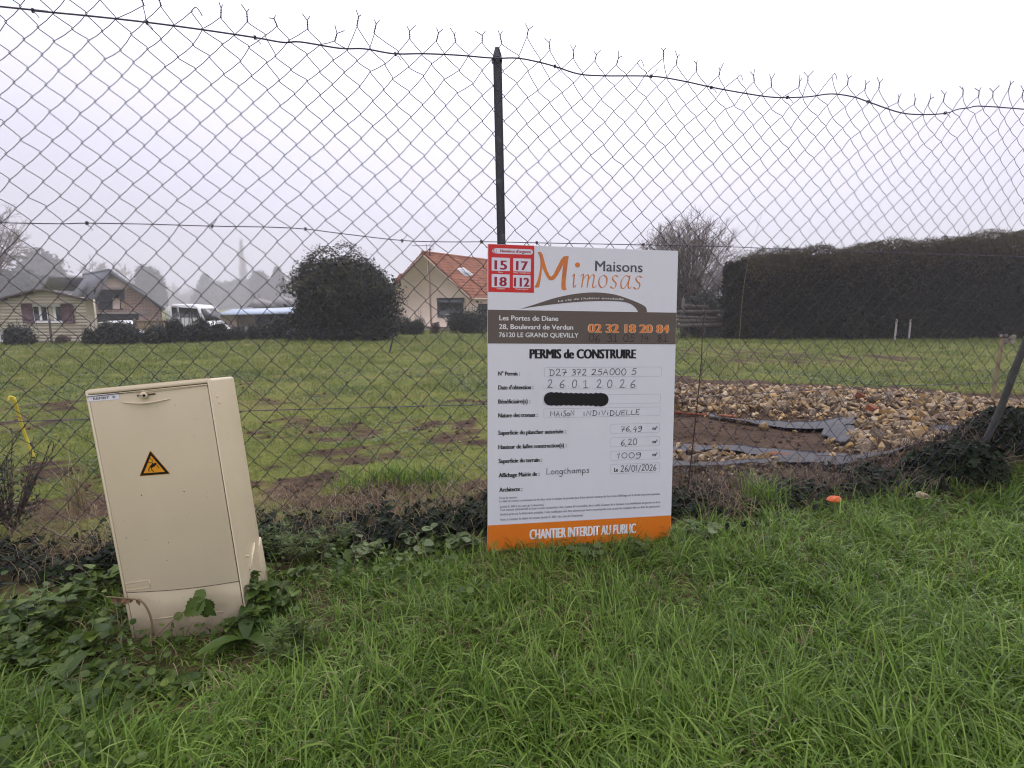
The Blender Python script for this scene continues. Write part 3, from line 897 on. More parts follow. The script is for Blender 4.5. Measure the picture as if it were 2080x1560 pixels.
txt3("Numéros d'urgence", 264, 200, 560, 210, 27, 'caption_lettering', 'crimson', stick, L3, .05)
for s, q, cap in (('15', ((183, 250), (357, 382)), 84), ('17', ((390, 258), (558, 388)), 84), ('18', ((183, 410), (355, 540)), 84), ('112', ((388, 418), (555, 545)), 84)):
    a, b = s3(*q[0]), s3(*q[1])
    mb = MB(); rect(mb, a[0], b[0], b[1], a[1], L2); tl = mb.build('number_tile', M['tile'], stick)
    in_ = 26 if s != '112' else 8
    x0, x1 = s3(q[0][0] + in_, 300)[0], s3(q[1][0] - in_, 300)[0]
    z0 = b[1] + .0055
    mb = MB(); put_text(mb, s, x0, x1, z0, (a[1] - b[1]) * .68, L3, .065); mb.build('number', M['crimson'], stick)
for s, xa, xb, ya in (('Samu', 245, 290, 398), ('Police / Gendarmerie', 392, 553, 404), ('Pompiers', 232, 308, 556), ('Toutes urgences', 408, 535, 560)):
    txt3(s, xa, ya, xb, ya, 13, 'caption_lettering', 'white', stick, L2, .03)

# logo: swash M, small letters, company word, swoosh with slogan
C3 = lambda pts: [s3(*p) for p in pts]
mb = MB()
flat_poly(mb, C3([(593, 536), (612, 500), (628, 455), (642, 395), (651, 330), (650, 275), (640, 232), (624, 202), (640, 196), (658, 200), (672, 222), (690, 290), (712, 365), (738, 422), (756, 434), (778, 410), (812, 340), (850, 268), (874, 240), (922, 237), (914, 300), (902, 400), (893, 480), (894, 535), (905, 556), (880, 566), (858, 560), (851, 530), (855, 450), (866, 350), (872, 312), (846, 366), (810, 430), (785, 460), (760, 470), (732, 464), (708, 430), (684, 380), (668, 345), (660, 420), (648, 490), (638, 535), (615, 540)]), L1)
flat_poly(mb, [s3(1007 + 24 * math.cos(t), 322 + 24 * math.sin(t)) for t in np.linspace(0, 2 * PI, 20)[:-1]], L1)
NIBV = np.array([.8, .45])
def nib(mb, pts, w, y):
    """broad-pen stroke: the pen edge keeps one direction, so curves swell and thin"""
    p = np.asarray(smooth_line(pts, 6)); n = NIBV / np.linalg.norm(NIBV) * w / 2
    a_, b_ = p + n, p - n
    v = np.concatenate([np.stack([a_[:, 0], np.full(len(p), y), a_[:, 1]], 1), np.stack([b_[:, 0], np.full(len(p), y), b_[:, 1]], 1)])
    m_ = len(p); i = np.arange(m_ - 1)
    mb.add(v, quads=np.stack([i + m_, i + m_ + 1, i + 1, i], 1))
    ribbon(mb, p, w * .32, y - .0001)
GL = {
 'i': [[(.15, .82), (.42, .98), (.28, .15), (.5, .02), (.68, .2)]],
 'm': [[(.02, .85), (.2, .98), (.1, .02)], [(.14, .55), (.38, .95), (.5, .85), (.42, .02)], [(.46, .55), (.7, .95), (.83, .85), (.74, .12), (.86, .02), (.98, .15)]],
 'o': [[(.55, .97), (.15, .75), (.08, .3), (.4, .02), (.8, .3), (.85, .75), (.55, .97)]],
 's': [[(.92, .85), (.6, .97), (.3, .8), (.42, .58), (.7, .38), (.6, .08), (.3, .02), (.03, .15)]],
 'a': [[(.8, .85), (.5, .97), (.15, .6), (.12, .15), (.35, .02), (.7, .5), (.85, .95)], [(.85, .95), (.7, .2), (.82, .02), (.98, .15)]],
}
for g, xa, xb, yt, yb_ in (('i', 950, 1012, 410, 538), ('m', 1030, 1195, 412, 540), ('o', 1205, 1302, 415, 545), ('s', 1318, 1402, 418, 548), ('a', 1412, 1528, 420, 550), ('s', 1540, 1632, 424, 556)):
    for st in GL[g]:
        nib(mb, [s3(xa + p[0] * (xb - xa), yb_ + (yt - yb_) * p[1]) for p in st], .0062, L1)
logo = mb.build('logo', M['logo_orange'], sign)
txt3('Maisons', 1175, 384, 1632, 390, 98, 'company_word', 'darkgrey', logo, L1, .025)
mb = MB()
up_ = smooth_line([(455, 745), (600, 700), (800, 637), (1000, 598), (1180, 586), (1350, 603), (1480, 642), (1600, 690), (1662, 728), (1674, 775)], 4)
dn_ = smooth_line([(455, 745), (600, 722), (800, 697), (1000, 678), (1200, 669), (1400, 672), (1500, 690), (1555, 725), (1582, 760), (1588, 775)], 4)
ua, da = np.array(C3(up_)), np.array(C3(dn_)); m_ = len(ua); i = np.arange(m_ - 1)
V = np.concatenate([np.stack([ua[:, 0], np.full(m_, L1), ua[:, 1]], 1), np.stack([da[:, 0], np.full(m_, L1), da[:, 1]], 1)])
mb.add(V, quads=np.stack([i + m_, i + m_ + 1, i + 1, i], 1))
sw_ = mb.build('swoosh', M['taupe'], logo)
mb = MB(); v, f = text_geo("La clé de l'habitat ensoleillé", .0)
h_, _ = text_geo('H', 0.0)
tx = (v[:, 0] - v[:, 0].min()) / np.ptp(v[:, 0])
bl = np.interp(tx, [0, .25, .5, .75, 1], [678, 660, 650, 651, 661])
q0 = np.array([s3(820 + t * 628, b_) for t, b_ in zip(tx, bl)])
zz = (v[:, 1] - h_[:, 1].min()) * (.0078 / np.ptp(h_[:, 1]))
mb.add(np.stack([q0[:, 0] + zz * .2, np.full(len(v), L2), q0[:, 1] + zz], 1), polys=f); mb.build('slogan_lettering', M['white'], logo)

# form: printed labels, boxes and handwriting
LAB = [(s3, 'N° Permis :', 245, 1384, 455, 1384, 39), (s3, "Date d'obtention :", 245, 1519, 583, 1515, 41), (s4, 'Bénéficiaire(s) :', 245, 188, 555, 184, 41),
       (s4, 'Nature des travaux :', 245, 322, 625, 314, 41), (s4, 'Superficie du plancher autorisée :', 245, 492, 895, 470, 41), (s4, 'Hauteur de la/les construction(s) :', 246, 627, 902, 604, 41),
       (s4, 'Superficie du terrain :', 248, 762, 667, 744, 41), (s4, 'Affichage Mairie de :', 250, 898, 643, 880, 41), (s4, 'Architecte :', 255, 1036, 478, 1026, 41)]
for cf, s, xa, ya, xb, yb_, cap in LAB: txt3(s, xa, ya, xb, yb_, cap, 'field_label', 'black', sign, L1, .06, cf=cf)
def field(cf, p):
    q = np.array([cf(*a_) for a_ in p]); x0, x1 = q[[0, 3], 0].mean(), q[[1, 2], 0].mean(); z1, z0 = q[[0, 1], 1].mean(), q[[2, 3], 1].mean()
    mb = MB(); pp = rrect_pts(x0, x1, z0, z1, min(.006, (z1 - z0) * .3)); ribbon(mb, pp + pp[:2], .0010, L1); mb.build('field_box', M['fieldline'], sign)
for cf, p in ((s3, [(690, 1308), (1812, 1300), (1812, 1390), (690, 1398)]), (s4, [(683, 115), (1803, 92), (1803, 178), (683, 205)]), (s4, [(683, 240), (1800, 218), (1800, 300), (683, 328)]),
              (s4, [(1320, 388), (1795, 375), (1795, 463), (1320, 474)]), (s4, [(1320, 518), (1795, 503), (1795, 590), (1320, 604)]), (s4, [(1320, 648), (1795, 630), (1795, 718), (1320, 732)]), (s4, [(1325, 772), (1795, 755), (1795, 845), (1325, 860)])): field(cf, p)
mb = MB()
for x0 in (683, 795, 918, 1025, 1148, 1253, 1372, 1475):
    a_, b_ = s3(x0, 1514), s3(x0 + 98, 1508); t_ = s3(x0, 1480)[1]; z_ = (a_[1] + b_[1]) / 2
    ribbon(mb, [(a_[0], t_), (a_[0], z_), (b_[0], z_), (b_[0], t_)], .0010, L1)
mb.build('date_comb', M['fieldline'], sign)
hand('D27', 738, 1384, 905, 1380, 62, 'handwriting', sign, L2, cf=s3); hand('372', 950, 1378, 1092, 1384, 60, 'handwriting', sign, L2, cf=s3)
hand('25A000', 1140, 1380, 1472, 1378, 60, 'handwriting', sign, L2, cf=s3); hand('5', 1524, 1372, 1570, 1372, 58, 'handwriting', sign, L2, cf=s3)
for c_, x0 in zip('260I2026', (718, 832, 950, 1062, 1188, 1288, 1410, 1512)): hand(c_, x0, 1500, x0 + 48, 1500, 78, 'handwriting', sign, L2, cf=s3)
hand('MAiSoN', 745, 310, 978, 304, 52, 'handwriting', sign, L2); hand('iNDiViDUELLE'.replace('i', 'l', 1), 1062, 306, 1600, 294, 48, 'handwriting', sign, L2)
hand('76,49', 1420, 458, 1622, 452, 52, 'handwriting', sign, L2); hand('6,20', 1422, 588, 1576, 582, 58, 'handwriting', sign, L2)
hand('1009', 1378, 715, 1615, 706, 52, 'handwriting', sign, L2); hand('Longchamps', 708, 870, 1118, 850, 60, 'handwriting', sign, L2)
hand('26/01/2026', 1420, 846, 1762, 826, 60, 'handwriting', sign, L2)
for ya in (440, 568, 692): txt4('m²', 1726, ya, 1774, ya, 34, 'unit_lettering', 'black', sign, L2, .05)
txt4('Le', 1358, 842, 1395, 840, 36, 'field_label', 'black', sign, L2, .05)
mb = MB()
rb = random.Random(4)
bp_ = []
for k_ in range(36):
    t = k_ / 35; cx_ = 745 + t * 500
    bp_.append((cx_, 142 + t * 8, 63 + (4 * math.sin(k_ * 1.9)) - (4 if .2 < t < .85 else 0)))
top_ = [s4(c_[0], c_[1] - c_[2]) for c_ in bp_]; bot_ = [s4(c_[0], c_[1] + c_[2]) for c_ in bp_]
cL, cR = s4(745, 138), s4(1245, 150); rad = abs(top_[0][1] - bot_[0][1]) / 2
outl = [tuple(p) for p in bot_] + arc(cR[0], (top_[-1][1] + bot_[-1][1]) / 2, rad, rad, -85, 85, 10) + [tuple(p) for p in top_[::-1]] + arc(cL[0], (top_[0][1] + bot_[0][1]) / 2, rad, rad, 95, 265, 10)
flat_poly(mb, outl, L3); mb.build('blacked_out_name', M['black'], sign)
LEG = [('Droit de recours :', 258, 1104, 436, 1098), ("Le délai de recours contentieux est de deux mois à compter du premier jour d'une période continue de deux mois d'affichage sur le terrain du présent panneau", 258, 1148, 1798, 1053),
       ("(article R. 600-2 du code de l'urbanisme).", 260, 1193, 686, 1166), ("Tout recours administratif ou tout recours contentieux doit, à peine d'irrecevabilité, être notifié à l'auteur de la décision et au bénéficiaire du permis ou de la", 262, 1236, 1800, 1128),
       ("décision prise sur la déclaration préalable. Cette notification doit être adressée par lettre recommandée avec accusé de réception dans un délai de quinze jours", 263, 1278, 1801, 1168), ("francs à compter du dépôt du recours (article R. 600-1 du code de l'urbanisme).", 265, 1320, 1062, 1262)]
for s, xa, ya, xb, yb_ in LEG: txt4(s, xa, ya, xb, yb_, 22, 'legal_text', 'legal', sign, L1, .02)
a_, b_ = s4(560, 1098), s4(1795, 990)
txt4('CHANTIER INTERDIT AU PUBLIC', 545, 1503, 1567, 1418, 92, 'warning_lettering', 'white', foot, L2, .05)

# ------------------------------------------------------------------ the electrical cabinet
BR = axis_rot((-0.0381, -0.0838, 0.1863)); BT = np.array([-1.1685, 1.4373, 0.0]); BW, BH, BD = .3334, .7588, .2194
BRn = np.array(BR)
cab = thing('electrical_cabinet', 'beige plastic electrical cabinet leaning to the left in the weeds before the fence', 'cabinet', BT, BR.to_euler())
def bl_(px, py, y=0.0):
    p0 = BT + BRn[:, 1] * y
    p = on_plane(px, py, p0, BRn[:, 1]); q = (p - BT) @ BRn; return q[0], q[2]
def c7(x, y, d=0.0): return bl_(100 + x * .37169, 740 + y * .37169, d)
# shell: a hood whose top slopes back a little and whose lower rear flares into a foot
mb = MB()
y0 = .004
fr = [(0, -.05), (BW, -.05), (BW, BH), (0, BH)]
mb.hexa([(0, y0, -.05), (BW, y0, -.05), (BW, BD, -.05), (0, BD, -.05), (0, y0, BH), (BW, y0, BH), (BW - .004, BD, BH - .012), (.004, BD, BH - .012)])
mb.build('body', M['cabinet'], cab, bevel=.009, smooth=False)
for p in cab.children[-1].data.polygons: p.use_smooth = True
# raised rim round the door
RL, RTP, RR = .0075, .0125, .0065
mb = MB(); mb.box((.0005, -.004, -.05), (RL, .012, BH - .0005)); mb.box((BW - RR, -.004, -.05), (BW - .0005, .012, BH - .0005)); mb.box((RL, -.004, BH - RTP), (BW - RR, .012, BH - .0005))
mb.build('door_surround', M['cabinet'], cab, bevel=.003)
dz0l, dz0r = c7(420, 1245)[1], c7(1040, 1182)[1]
# dark brown plate added behind the door gaps paints their shade and dirt
mb = MB(); mb.box((RL, .0015, -.04), (BW - RR, .0038, BH - RTP)); mb.build('seam', M['cab_gap'], cab)
dx0, dx1, dz1 = RL + .0018, BW - RR - .0026, BH - RTP - .0022
low = [(dx0 + (dx1 - dx0) * t, dz0l + (dz0r - dz0l) * t - .007 * math.sin(t * PI)) for t in np.linspace(0, 1, 15)]
def plate(name, outline, ya, yb, mat, parent, bev=.002):
    tr = tessellate_polygon([[Vector((p[0], p[1], 0)) for p in outline]]); n = len(outline)
    area = sum(outline[i][0] * outline[(i + 1) % n][1] - outline[(i + 1) % n][0] * outline[i][1] for i in range(n))
    if area < 0: outline = outline[::-1]
    mb = MB(); v = [(p[0], ya, p[1]) for p in outline] + [(p[0], yb, p[1]) for p in outline]
    mb.add(v, polys=[list(range(n)), list(range(2 * n - 1, n - 1, -1))] + [[(i + 1) % n, i, n + i, n + (i + 1) % n] for i in range(n)])
    o = mb.build(name, M[mat], parent, bevel=bev); return o
door = plate('door', low + [(dx1, dz1), (dx0, dz1)], -.0035, .0014, 'cabinet', cab, .0012)
lowp = [(p[0], p[1] - .0028) for p in low][::-1]
base = plate('base_panel', [(dx0, -.045), (dx1, -.045)] + lowp, -.0015, .0014, 'cabinet', cab, .001)
# raised strip along the door's head and the lip under the lock
q = [c7(197, 143), c7(870, 105), c7(872, 112), c7(700, 135), c7(560, 150), c7(390, 158), c7(200, 160)]
plate('handle_ridge', [(p[0], min(p[1], dz1 - .002)) for p in q], -.0062, -.0034, 'cabinet', door, .0012)
lip = smooth_line([c7(400, 207), c7(530, 210), c7(665, 188)], 6); lipu = smooth_line([c7(665, 188), c7(530, 197), c7(400, 207)], 6)
mb = MB(); L = np.array(lip); mb.tube(np.stack([L[:, 0], -.004 - .006 * np.sin(np.linspace(0, PI, len(L))), L[:, 1]], 1), np.interp(np.linspace(0, 1, len(L)), [0, .5, 1], [.0012, .0032, .0012]), 8)
mb.build('handle_lip', M['cabinet'], door, smooth=True)
# lock: slot plate, round barrel with a keyhole
lx, lz = c7(525, 168)
mb = MB(); a_ = c7(485, 170); b_ = c7(583, 160); mb.hexa([(a_[0], -.006, a_[1] - .002), (b_[0], -.006, b_[1] - .002), (b_[0], -.003, b_[1] - .002), (a_[0], -.003, a_[1] - .002), (a_[0], -.006, a_[1] + .0022), (b_[0], -.006, b_[1] + .0022), (b_[0], -.003, b_[1] + .0022), (a_[0], -.003, a_[1] + .0022)])
lock = mb.build('lock', M['cab_gap'], door)
mb = MB(); mb.tube([(lx, -.003, lz), (lx, -.013, lz), (lx, -.0145, lz)], [.0105, .0100, .0085], 20); mb.build('lock_barrel', M['cabinet'], lock, smooth=False)
mb = MB(); kx = lx + .0032; mb.tube([(kx, -.013, lz), (kx, -.0150, lz)], [.0042, .0040], 12); mb.build('keyhole', M['hole'], lock)
mb = MB(); kx = lx - .0056; mb.tube([(kx, -.013, lz + .001), (kx, -.0149, lz + .001)], [.0026, .0022], 10); mb.build('lock_screw', M['steel'], lock)
# name label
a_, b_, c_, d_ = c7(218, 168), c7(383, 156), c7(387, 190), c7(220, 203)
mb = MB(); flat_poly(mb, [d_, c_, b_, a_], -.0041); lab = mb.build('name_label', M['label'], door)
mb = MB(); x0, x1 = c7(243, 180)[0], c7(366, 178)[0]; z0 = (c7(243, 191)[1] + c7(366, 186)[1]) / 2; put_text(mb, 'REMBT  B', x0, x1, z0, .0068, -.0046, .03); mb.build('label_lettering', M['darkgrey'], lab)
# triangular warning sign
T3 = [c7(500, 607), c7(662, 595), c7(556, 472)]
cen = np.mean(np.array(T3), 0)
def tri(k, rnd):
    p = [tuple(cen + (np.array(t) - cen) * k) for t in T3]; out = []
    for i in range(3):
        a0, b0, c0 = np.array(p[i - 1]), np.array(p[i]), np.array(p[(i + 1) % 3])
        u0 = b0 + (a0 - b0) / np.linalg.norm(a0 - b0) * rnd; u1 = b0 + (c0 - b0) / np.linalg.norm(c0 - b0) * rnd
        out += [tuple((1 - t) ** 2 * u0 + 2 * t * (1 - t) * b0 + t * t * u1) for t in (0, .25, .5, .75, 1)]
    return out
mb = MB(); flat_poly(mb, tri(1.06, .004), -.0041); warn = mb.build('warning_sign', M['warn'], door)
mb = MB(); flat_poly(mb, tri(1.0, .003), -.0046); mb.build('sign_border', M['black'], warn)
mb = MB(); flat_poly(mb, tri(.72, .0015), -.0051); mb.build('sign_field', M['warn'], warn)
# falling figure struck by a bolt
mb = MB()
def ln(pts, w): ribbon(mb, [c7(*p) for p in pts], w, -.0057)
flat_poly(mb, [c7(585 + 6.5 * math.cos(t), 541 + 6.5 * math.sin(t)) for t in np.linspace(0, 2 * PI, 12)[:-1]], -.0056)
flat_poly(mb, [c7(*p) for p in [(571, 535), (586, 548), (578, 557), (562, 564), (554, 556)]], -.0056)
ln([(580, 546), (594, 549), (606, 565)], .0016); ln([(573, 538), (560, 534), (546, 535)], .0016)
ln([(558, 558), (549, 568), (551, 584)], .0021); ln([(566, 561), (564, 574), (577, 585)], .0021)
ln([(558, 508), (561, 518), (566, 516), (570, 531)], .0011)
mb.build('sign_figure', M['black'], warn)
# small bolt holes, embossed maker's mark, ridge on the base, side details
for x, y, r in ((508, 713, .0017), (740, 693, .0017), (426, 947, .0010), (655, 972, .0012), (647, 1070, .0012)):
    a_ = c7(x, y); mb = MB(); mb.tube([(a_[0], -.0030, a_[1]), (a_[0], -.0039, a_[1])], [r, r], 10); mb.build('bolt_hole', M['hole'], door)
p0, p1 = c7(420, 1228), c7(550, 1180)
mb = MB(); ex0, ez0, ex1, ez1 = p0[0], c7(420, 1235)[1], p1[0], c7(550, 1176)[1]
for z_ in (ez0, ez1): mb.box((ex0, -.0050, z_ - .0006), (ex1, -.0033, z_ + .0006))
mb.box((ex1 - .0006, -.0050, ez0), (ex1 + .0006, -.0033, ez1))
v, f = text_geo('enedis', .0); hx = np.ptp(v[:, 0]); zc = (ez0 + ez1) / 2 - .0055
mb.add(np.stack([(v[:, 0] - v[:, 0].min()) / hx * (ex1 - ex0 - .012) + ex0 + .005, np.full(len(v), -.0050), (v[:, 1]) * .0135 + zc], 1), polys=f)
mb.build('embossed_mark', M['cabinet'], door)
a_, b_ = c7(572, 1392), c7(710, 1372); c_, d_ = c7(815, 1366), c7(955, 1348)
mb = MB(); mb.tube([(a_[0], -.002, a_[1]), (b_[0], -.002, b_[1])], .0018, 6); mb.tube([(c_[0], -.002, c_[1]), (d_[0], -.002, d_[1])], .0018, 6); mb.build('base_ridge', M['cabinet'], base)
mb = MB()
sx = BW
mb.hexa([(sx - .02, BD - .075, -.05), (sx + .003, BD - .06, -.05), (sx + .003, BD + .012, -.05), (sx - .02, BD + .02, -.05), (sx - .02, BD - .03, .15), (sx + .0025, BD - .03, .15), (sx + .0025, BD + .006, .17), (sx - .02, BD + .006, .17)])
mb.build('rear_foot', M['cabinet'], cab, bevel=.006)
mb = MB(); mb.tube([(sx + .001, .075, .115), (sx + .001, .15, .175)], .004, 8); mb.build('side_ridge', M['cabinet'], cab, smooth=True)
mb = MB()
for y_, z_ in ((.035, .70), (.045, .68), (.07, .165), (.085, .158)): mb.tube([(sx - .002, y_, z_), (sx + .0018, y_, z_)], [.004, .003], 10)
mb.build('rivet', M['cabinet'], cab)

# ================================================================== scatter helpers for stones, leaves, blades
def rot_from(z, spin):
    """rotation matrices whose third column is z, spun about it"""
    z = z / (np.linalg.norm(z, axis=1)[:, None] + 1e-9)
    ref = np.where(np.abs(z[:, 2:3]) < .9, np.array([[0, 0, 1.0]]), np.array([[1.0, 0, 0]]))
    x = np.cross(ref, z); x /= np.linalg.norm(x, axis=1)[:, None] + 1e-9
    y = np.cross(z, x)
    c, s = np.cos(spin)[:, None], np.sin(spin)[:, None]
    return np.stack([x * c + y * s, -x * s + y * c, z], 2)

def scatter(mb, tv, tq, tt, pos, R, scale):
    n, k = len(pos), len(tv)
    if n == 0: return
    tv = np.asarray(tv, float)
    sc_ = np.asarray(scale, float)
    if sc_.ndim == 1: sc_ = sc_[:, None, None]
    else: sc_ = sc_[:, None, :]
    v = np.einsum('nij,nkj->nki', R, tv[None] * sc_) + pos[:, None]
    off = (np.arange(n) * k)[:, None, None]
    q = (np.asarray(tq, int)[None] + off).reshape(-1, 4) if tq else None
    t = (np.asarray(tt, int)[None] + off).reshape(-1, 3) if tt else None
    mb.add(v.reshape(-1, 3), quads=q, tris=t)

# leaf shapes: x across, y along, z out of the leaf; y from 0 (stalk) to 1
LEAF_SMALL = ([(0, 0, 0), (.28, .45, .08), (0, 1, -.05), (-.28, .45, .08)], [], [(0, 1, 2), (0, 2, 3)])
LEAF_NEEDLE = ([(0, 0, 0), (.10, .5, .04), (0, 1, 0), (-.10, .5, .04)], [], [(0, 1, 2), (0, 2, 3)])
def leaf_outline(half, fold=.14, droop=.25):
    pts = [(0, y, 0) for _, y in half]; n = len(half)
    v = [(0, y, -droop * y * y) for _, y in half] + [(x, y, abs(x) * fold * 2 - droop * y * y) for x, y in half] + [(-x, y, abs(x) * fold * 2 - droop * y * y) for x, y in half]
    q = []
    for i in range(n - 1):
        q += [(i, n + i, n + i + 1, i + 1), (i, i + 1, 2 * n + i + 1, 2 * n + i)]
    return v, q, []
LEAF_BROAD = leaf_outline([(.02, 0), (.30, .08), (.26, .14), (.40, .22), (.34, .28), (.44, .38), (.36, .44), (.40, .54), (.30, .60), (.30, .70), (.20, .76), (.17, .86), (.03, 1.0)])
LEAF_LONG = leaf_outline([(.02, 0), (.07, .1), (.13, .25), (.16, .45), (.14, .65), (.09, .85), (.005, 1.0)], .2, .45)
LEAF_IVY = leaf_outline([(.02, 0), (.34, -.10), (.52, .12), (.30, .22), (.50, .50), (.24, .50), (.20, .72), (.03, 1.0)], .1, .12)
LEAF_ROUND = leaf_outline([(.02, 0), (.26, .06), (.45, .3), (.48, .55), (.36, .85), (.03, .95)], .1, .1)

# ------------------------------------------------------------------ rubble: flints, sheets, bricks
def flint_mesh(seed):
    r = np.random.default_rng(seed)
    bm = bmesh.new()
    ax = np.array([1, r.uniform(.5, .95), r.uniform(.35, .75)])
    d = r.normal(0, 1, (12, 3)); d /= np.linalg.norm(d, axis=1)[:, None]
    for p in d * ax * r.uniform(.7, 1.15, (12, 1)): bm.verts.new(p * .5)
    g = bmesh.ops.convex_hull(bm, input=bm.verts[:])
    bmesh.ops.delete(bm, geom=[v for v in bm.verts if not v.link_faces], context='VERTS')
    bmesh.ops.bevel(bm, geom=bm.edges[:], offset=.012, segments=1, affect='EDGES')
    me = bpy.data.meshes.new('flint_stone'); bm.to_mesh(me); bm.free()
    me.materials.append(M['stone'])
    return me
FL = [flint_mesh(100 + i) for i in range(14)]
def flint_positions():
    out = []
    for k, dens in (('far', 420), ('mid', 420), ('near', 330), ('strip', 90)):
        p = STONE[k]; lo, hi = p.min(0), p.max(0)
        lo = np.maximum(lo, [.7, 2.4]); hi = np.minimum(hi, [8.2, 8.5])
        n = int((hi - lo).prod() * dens)
        q = rng.uniform(lo, hi, (n, 2))
        jx, jy = rng.normal(0, .06, n), rng.normal(0, .06, n)
        q = q[inside(p, q[:, 0] + jx, q[:, 1] + jy)]
        out.append(q)
    n = 60; q = rng.uniform([.8, 3.0], [6, 7], (n, 2)); out.append(q)
    q = np.concatenate(out)
    q = q[np.abs(q[:, 0]) < q[:, 1] * 1.03 + .2]
    # neighbours shove each other apart
    s = rng.choice([.045, .06, .075, .09, .115, .14], len(q), p=[.24, .24, .20, .16, .11, .05]) * rng.uniform(.85, 1.15, len(q))
    keep = []; grid = {}
    for i in np.argsort(-s):
        c = (int(q[i, 0] / .16), int(q[i, 1] / .16)); ok = True
        for a in (-1, 0, 1):
            for b in (-1, 0, 1):
                for j in grid.get((c[0] + a, c[1] + b), ()):
                    if np.hypot(*(q[i] - q[j])) < (s[i] + s[j]) * .265: ok = False; break
                if not ok: break
            if not ok: break
        if ok: grid.setdefault(c, []).append(i); keep.append(i)
    return q[keep], s[keep]
fp, fs = flint_positions()
vis = fs / fp[:, 1]
order = np.argsort(-vis)
fz = ground_h(fp[:, 0], fp[:, 1])
STONE_LABEL = 'pale brown broken flint stone lying in the heaps round the bare trench'
rest = MB()
for n_, i in enumerate(order):
    me = FL[rng.integers(len(FL))]
    e3 = (rng.normal(0, .7), rng.normal(0, .7), rng.uniform(0, 6.28))
    lift = fs[i] * rng.uniform(.05, .30)
    if n_ < 296:
        o = bpy.data.objects.new('flint_stone', me); COL.objects.link(o)
        o.location = (fp[i, 0], fp[i, 1], fz[i] + lift); o.rotation_euler = e3; o.scale = (fs[i],) * 3
        tag(o, STONE_LABEL, 'stone', 'flint stones heaped round the trench')
    else:
        R = np.array((Matrix.Rotation(e3[2], 3, 'Z') @ Matrix.Rotation(e3[1], 3, 'Y') @ Matrix.Rotation(e3[0], 3, 'X')))
        v = np.array([tuple(x.co) for x in me.vertices]) @ R.T * fs[i] + [fp[i, 0], fp[i, 1], fz[i] + lift]
        rest.add(v, polys=[list(p.vertices) for p in me.polygons])
nf = 30000; q = rng.uniform([.7, 2.6], [8.0, 8.4], (nf, 2)); kk = (heap(q[:, 0] + rng.normal(0, .05, nf), q[:, 1]) > .008) | (rng.random(nf) < .03); q = q[kk & (np.abs(q[:, 0]) < q[:, 1] * 1.03) & (q[:, 1] - fence_y(q[:, 0]) > .35)]; nf = len(q)
for k_ in range(5):      # grit and chips between the flints
    qq = q[k_::5]; n5 = len(qq); v5 = np.array([tuple(x.co) for x in FL[k_].vertices]); f5 = [list(p.vertices) for p in FL[k_].polygons]
    t5 = [(p[0], p[i], p[i + 1]) for p in f5 for i in range(1, len(p) - 1)]
    sc5 = rng.choice([.014, .02, .028, .038], n5); z5 = rng.normal(0, 1, (n5, 3)); z5 /= np.linalg.norm(z5, axis=1)[:, None]
    scatter(rest, v5, [], t5, np.stack([qq[:, 0], qq[:, 1], ground_h(qq[:, 0], qq[:, 1]) + sc5 * .25], 1), rot_from(z5, rng.uniform(0, 6.3, n5)), sc5)
if rest.n: tag(rest.build('flint_rubble', M['stone']), 'small farther flints filling out the stone heaps', 'stones', kind='stuff')

def sheet(px_top, px_bot, label, seed, lift=.02, thick=.003):
    """a strip of plastic sheeting lying on the ground between two edge lines"""
    r = np.random.default_rng(seed)
    a = smooth_line([pix_ground(*p) for p in px_top], 8); b = smooth_line([pix_ground(*p) for p in px_bot], 8)
    n, m = 60, 9
    ta = np.linspace(0, 1, n)
    A = np.stack([np.interp(ta, np.linspace(0, 1, len(a)), a[:, k]) for k in range(3)], 1)
    B = np.stack([np.interp(ta, np.linspace(0, 1, len(b)), b[:, k]) for k in range(3)], 1)
    w = np.linspace(0, 1, m)[None, :, None]
    P = A[:, None] * (1 - w) + B[:, None] * w
    P[..., 2] = ground_h(P[..., 0], P[..., 1]) + lift + .028 * (vnoise(P[..., 0], P[..., 1] * 2.2, .2, seed) - .35).clip(0) + .012 * vnoise(P[..., 0], P[..., 1], .05, seed)
    top = P.reshape(-1, 3); bot = top - [0, 0, thick]
    i = np.arange(n - 1)[:, None] * m + np.arange(m - 1)[None]
    q = np.stack([i, i + 1, i + m + 1, i + m], -1).reshape(-1, 4); N = n * m
    rim = list(range(m)) + [k * m + m - 1 for k in range(1, n)] + [N - 1 - k for k in range(1, m)] + [k * m for k in range(n - 2, 0, -1)]
    sq = [(rim[k], rim[(k + 1) % len(rim)], rim[(k + 1) % len(rim)] + N, rim[k] + N) for k in range(len(rim))]
    o = MB().add(np.concatenate([top, bot]), quads=np.concatenate([q, q[:, ::-1] + N, np.array(sq)])).build('plastic_sheet', M['membrane'], smooth=True)
    return tag(o, label, 'plastic sheet', 'plastic sheets in the trench')
sheet([(1440, 838), (1490, 846), (1560, 850), (1630, 853), (1700, 852), (1735, 856)], [(1440, 842), (1490, 850), (1560, 857), (1630, 868), (1700, 868), (1735, 864)], 'narrow grey plastic strip along the foot of the far stone heap', 1)
sheet([(1680, 858), (1705, 862), (1728, 868), (1742, 878)], [(1668, 880), (1682, 892), (1698, 902), (1716, 908)], 'crumpled grey plastic sheet corner between bare soil and the middle stone heap', 2)
sheet([(1300, 908), (1370, 905), (1480, 898), (1560, 905), (1640, 915), (1720, 922)], [(1300, 918), (1370, 915), (1480, 912), (1560, 922), (1640, 938), (1720, 940)], 'wrinkled dark plastic strip at the near edge of the bare soil', 3)
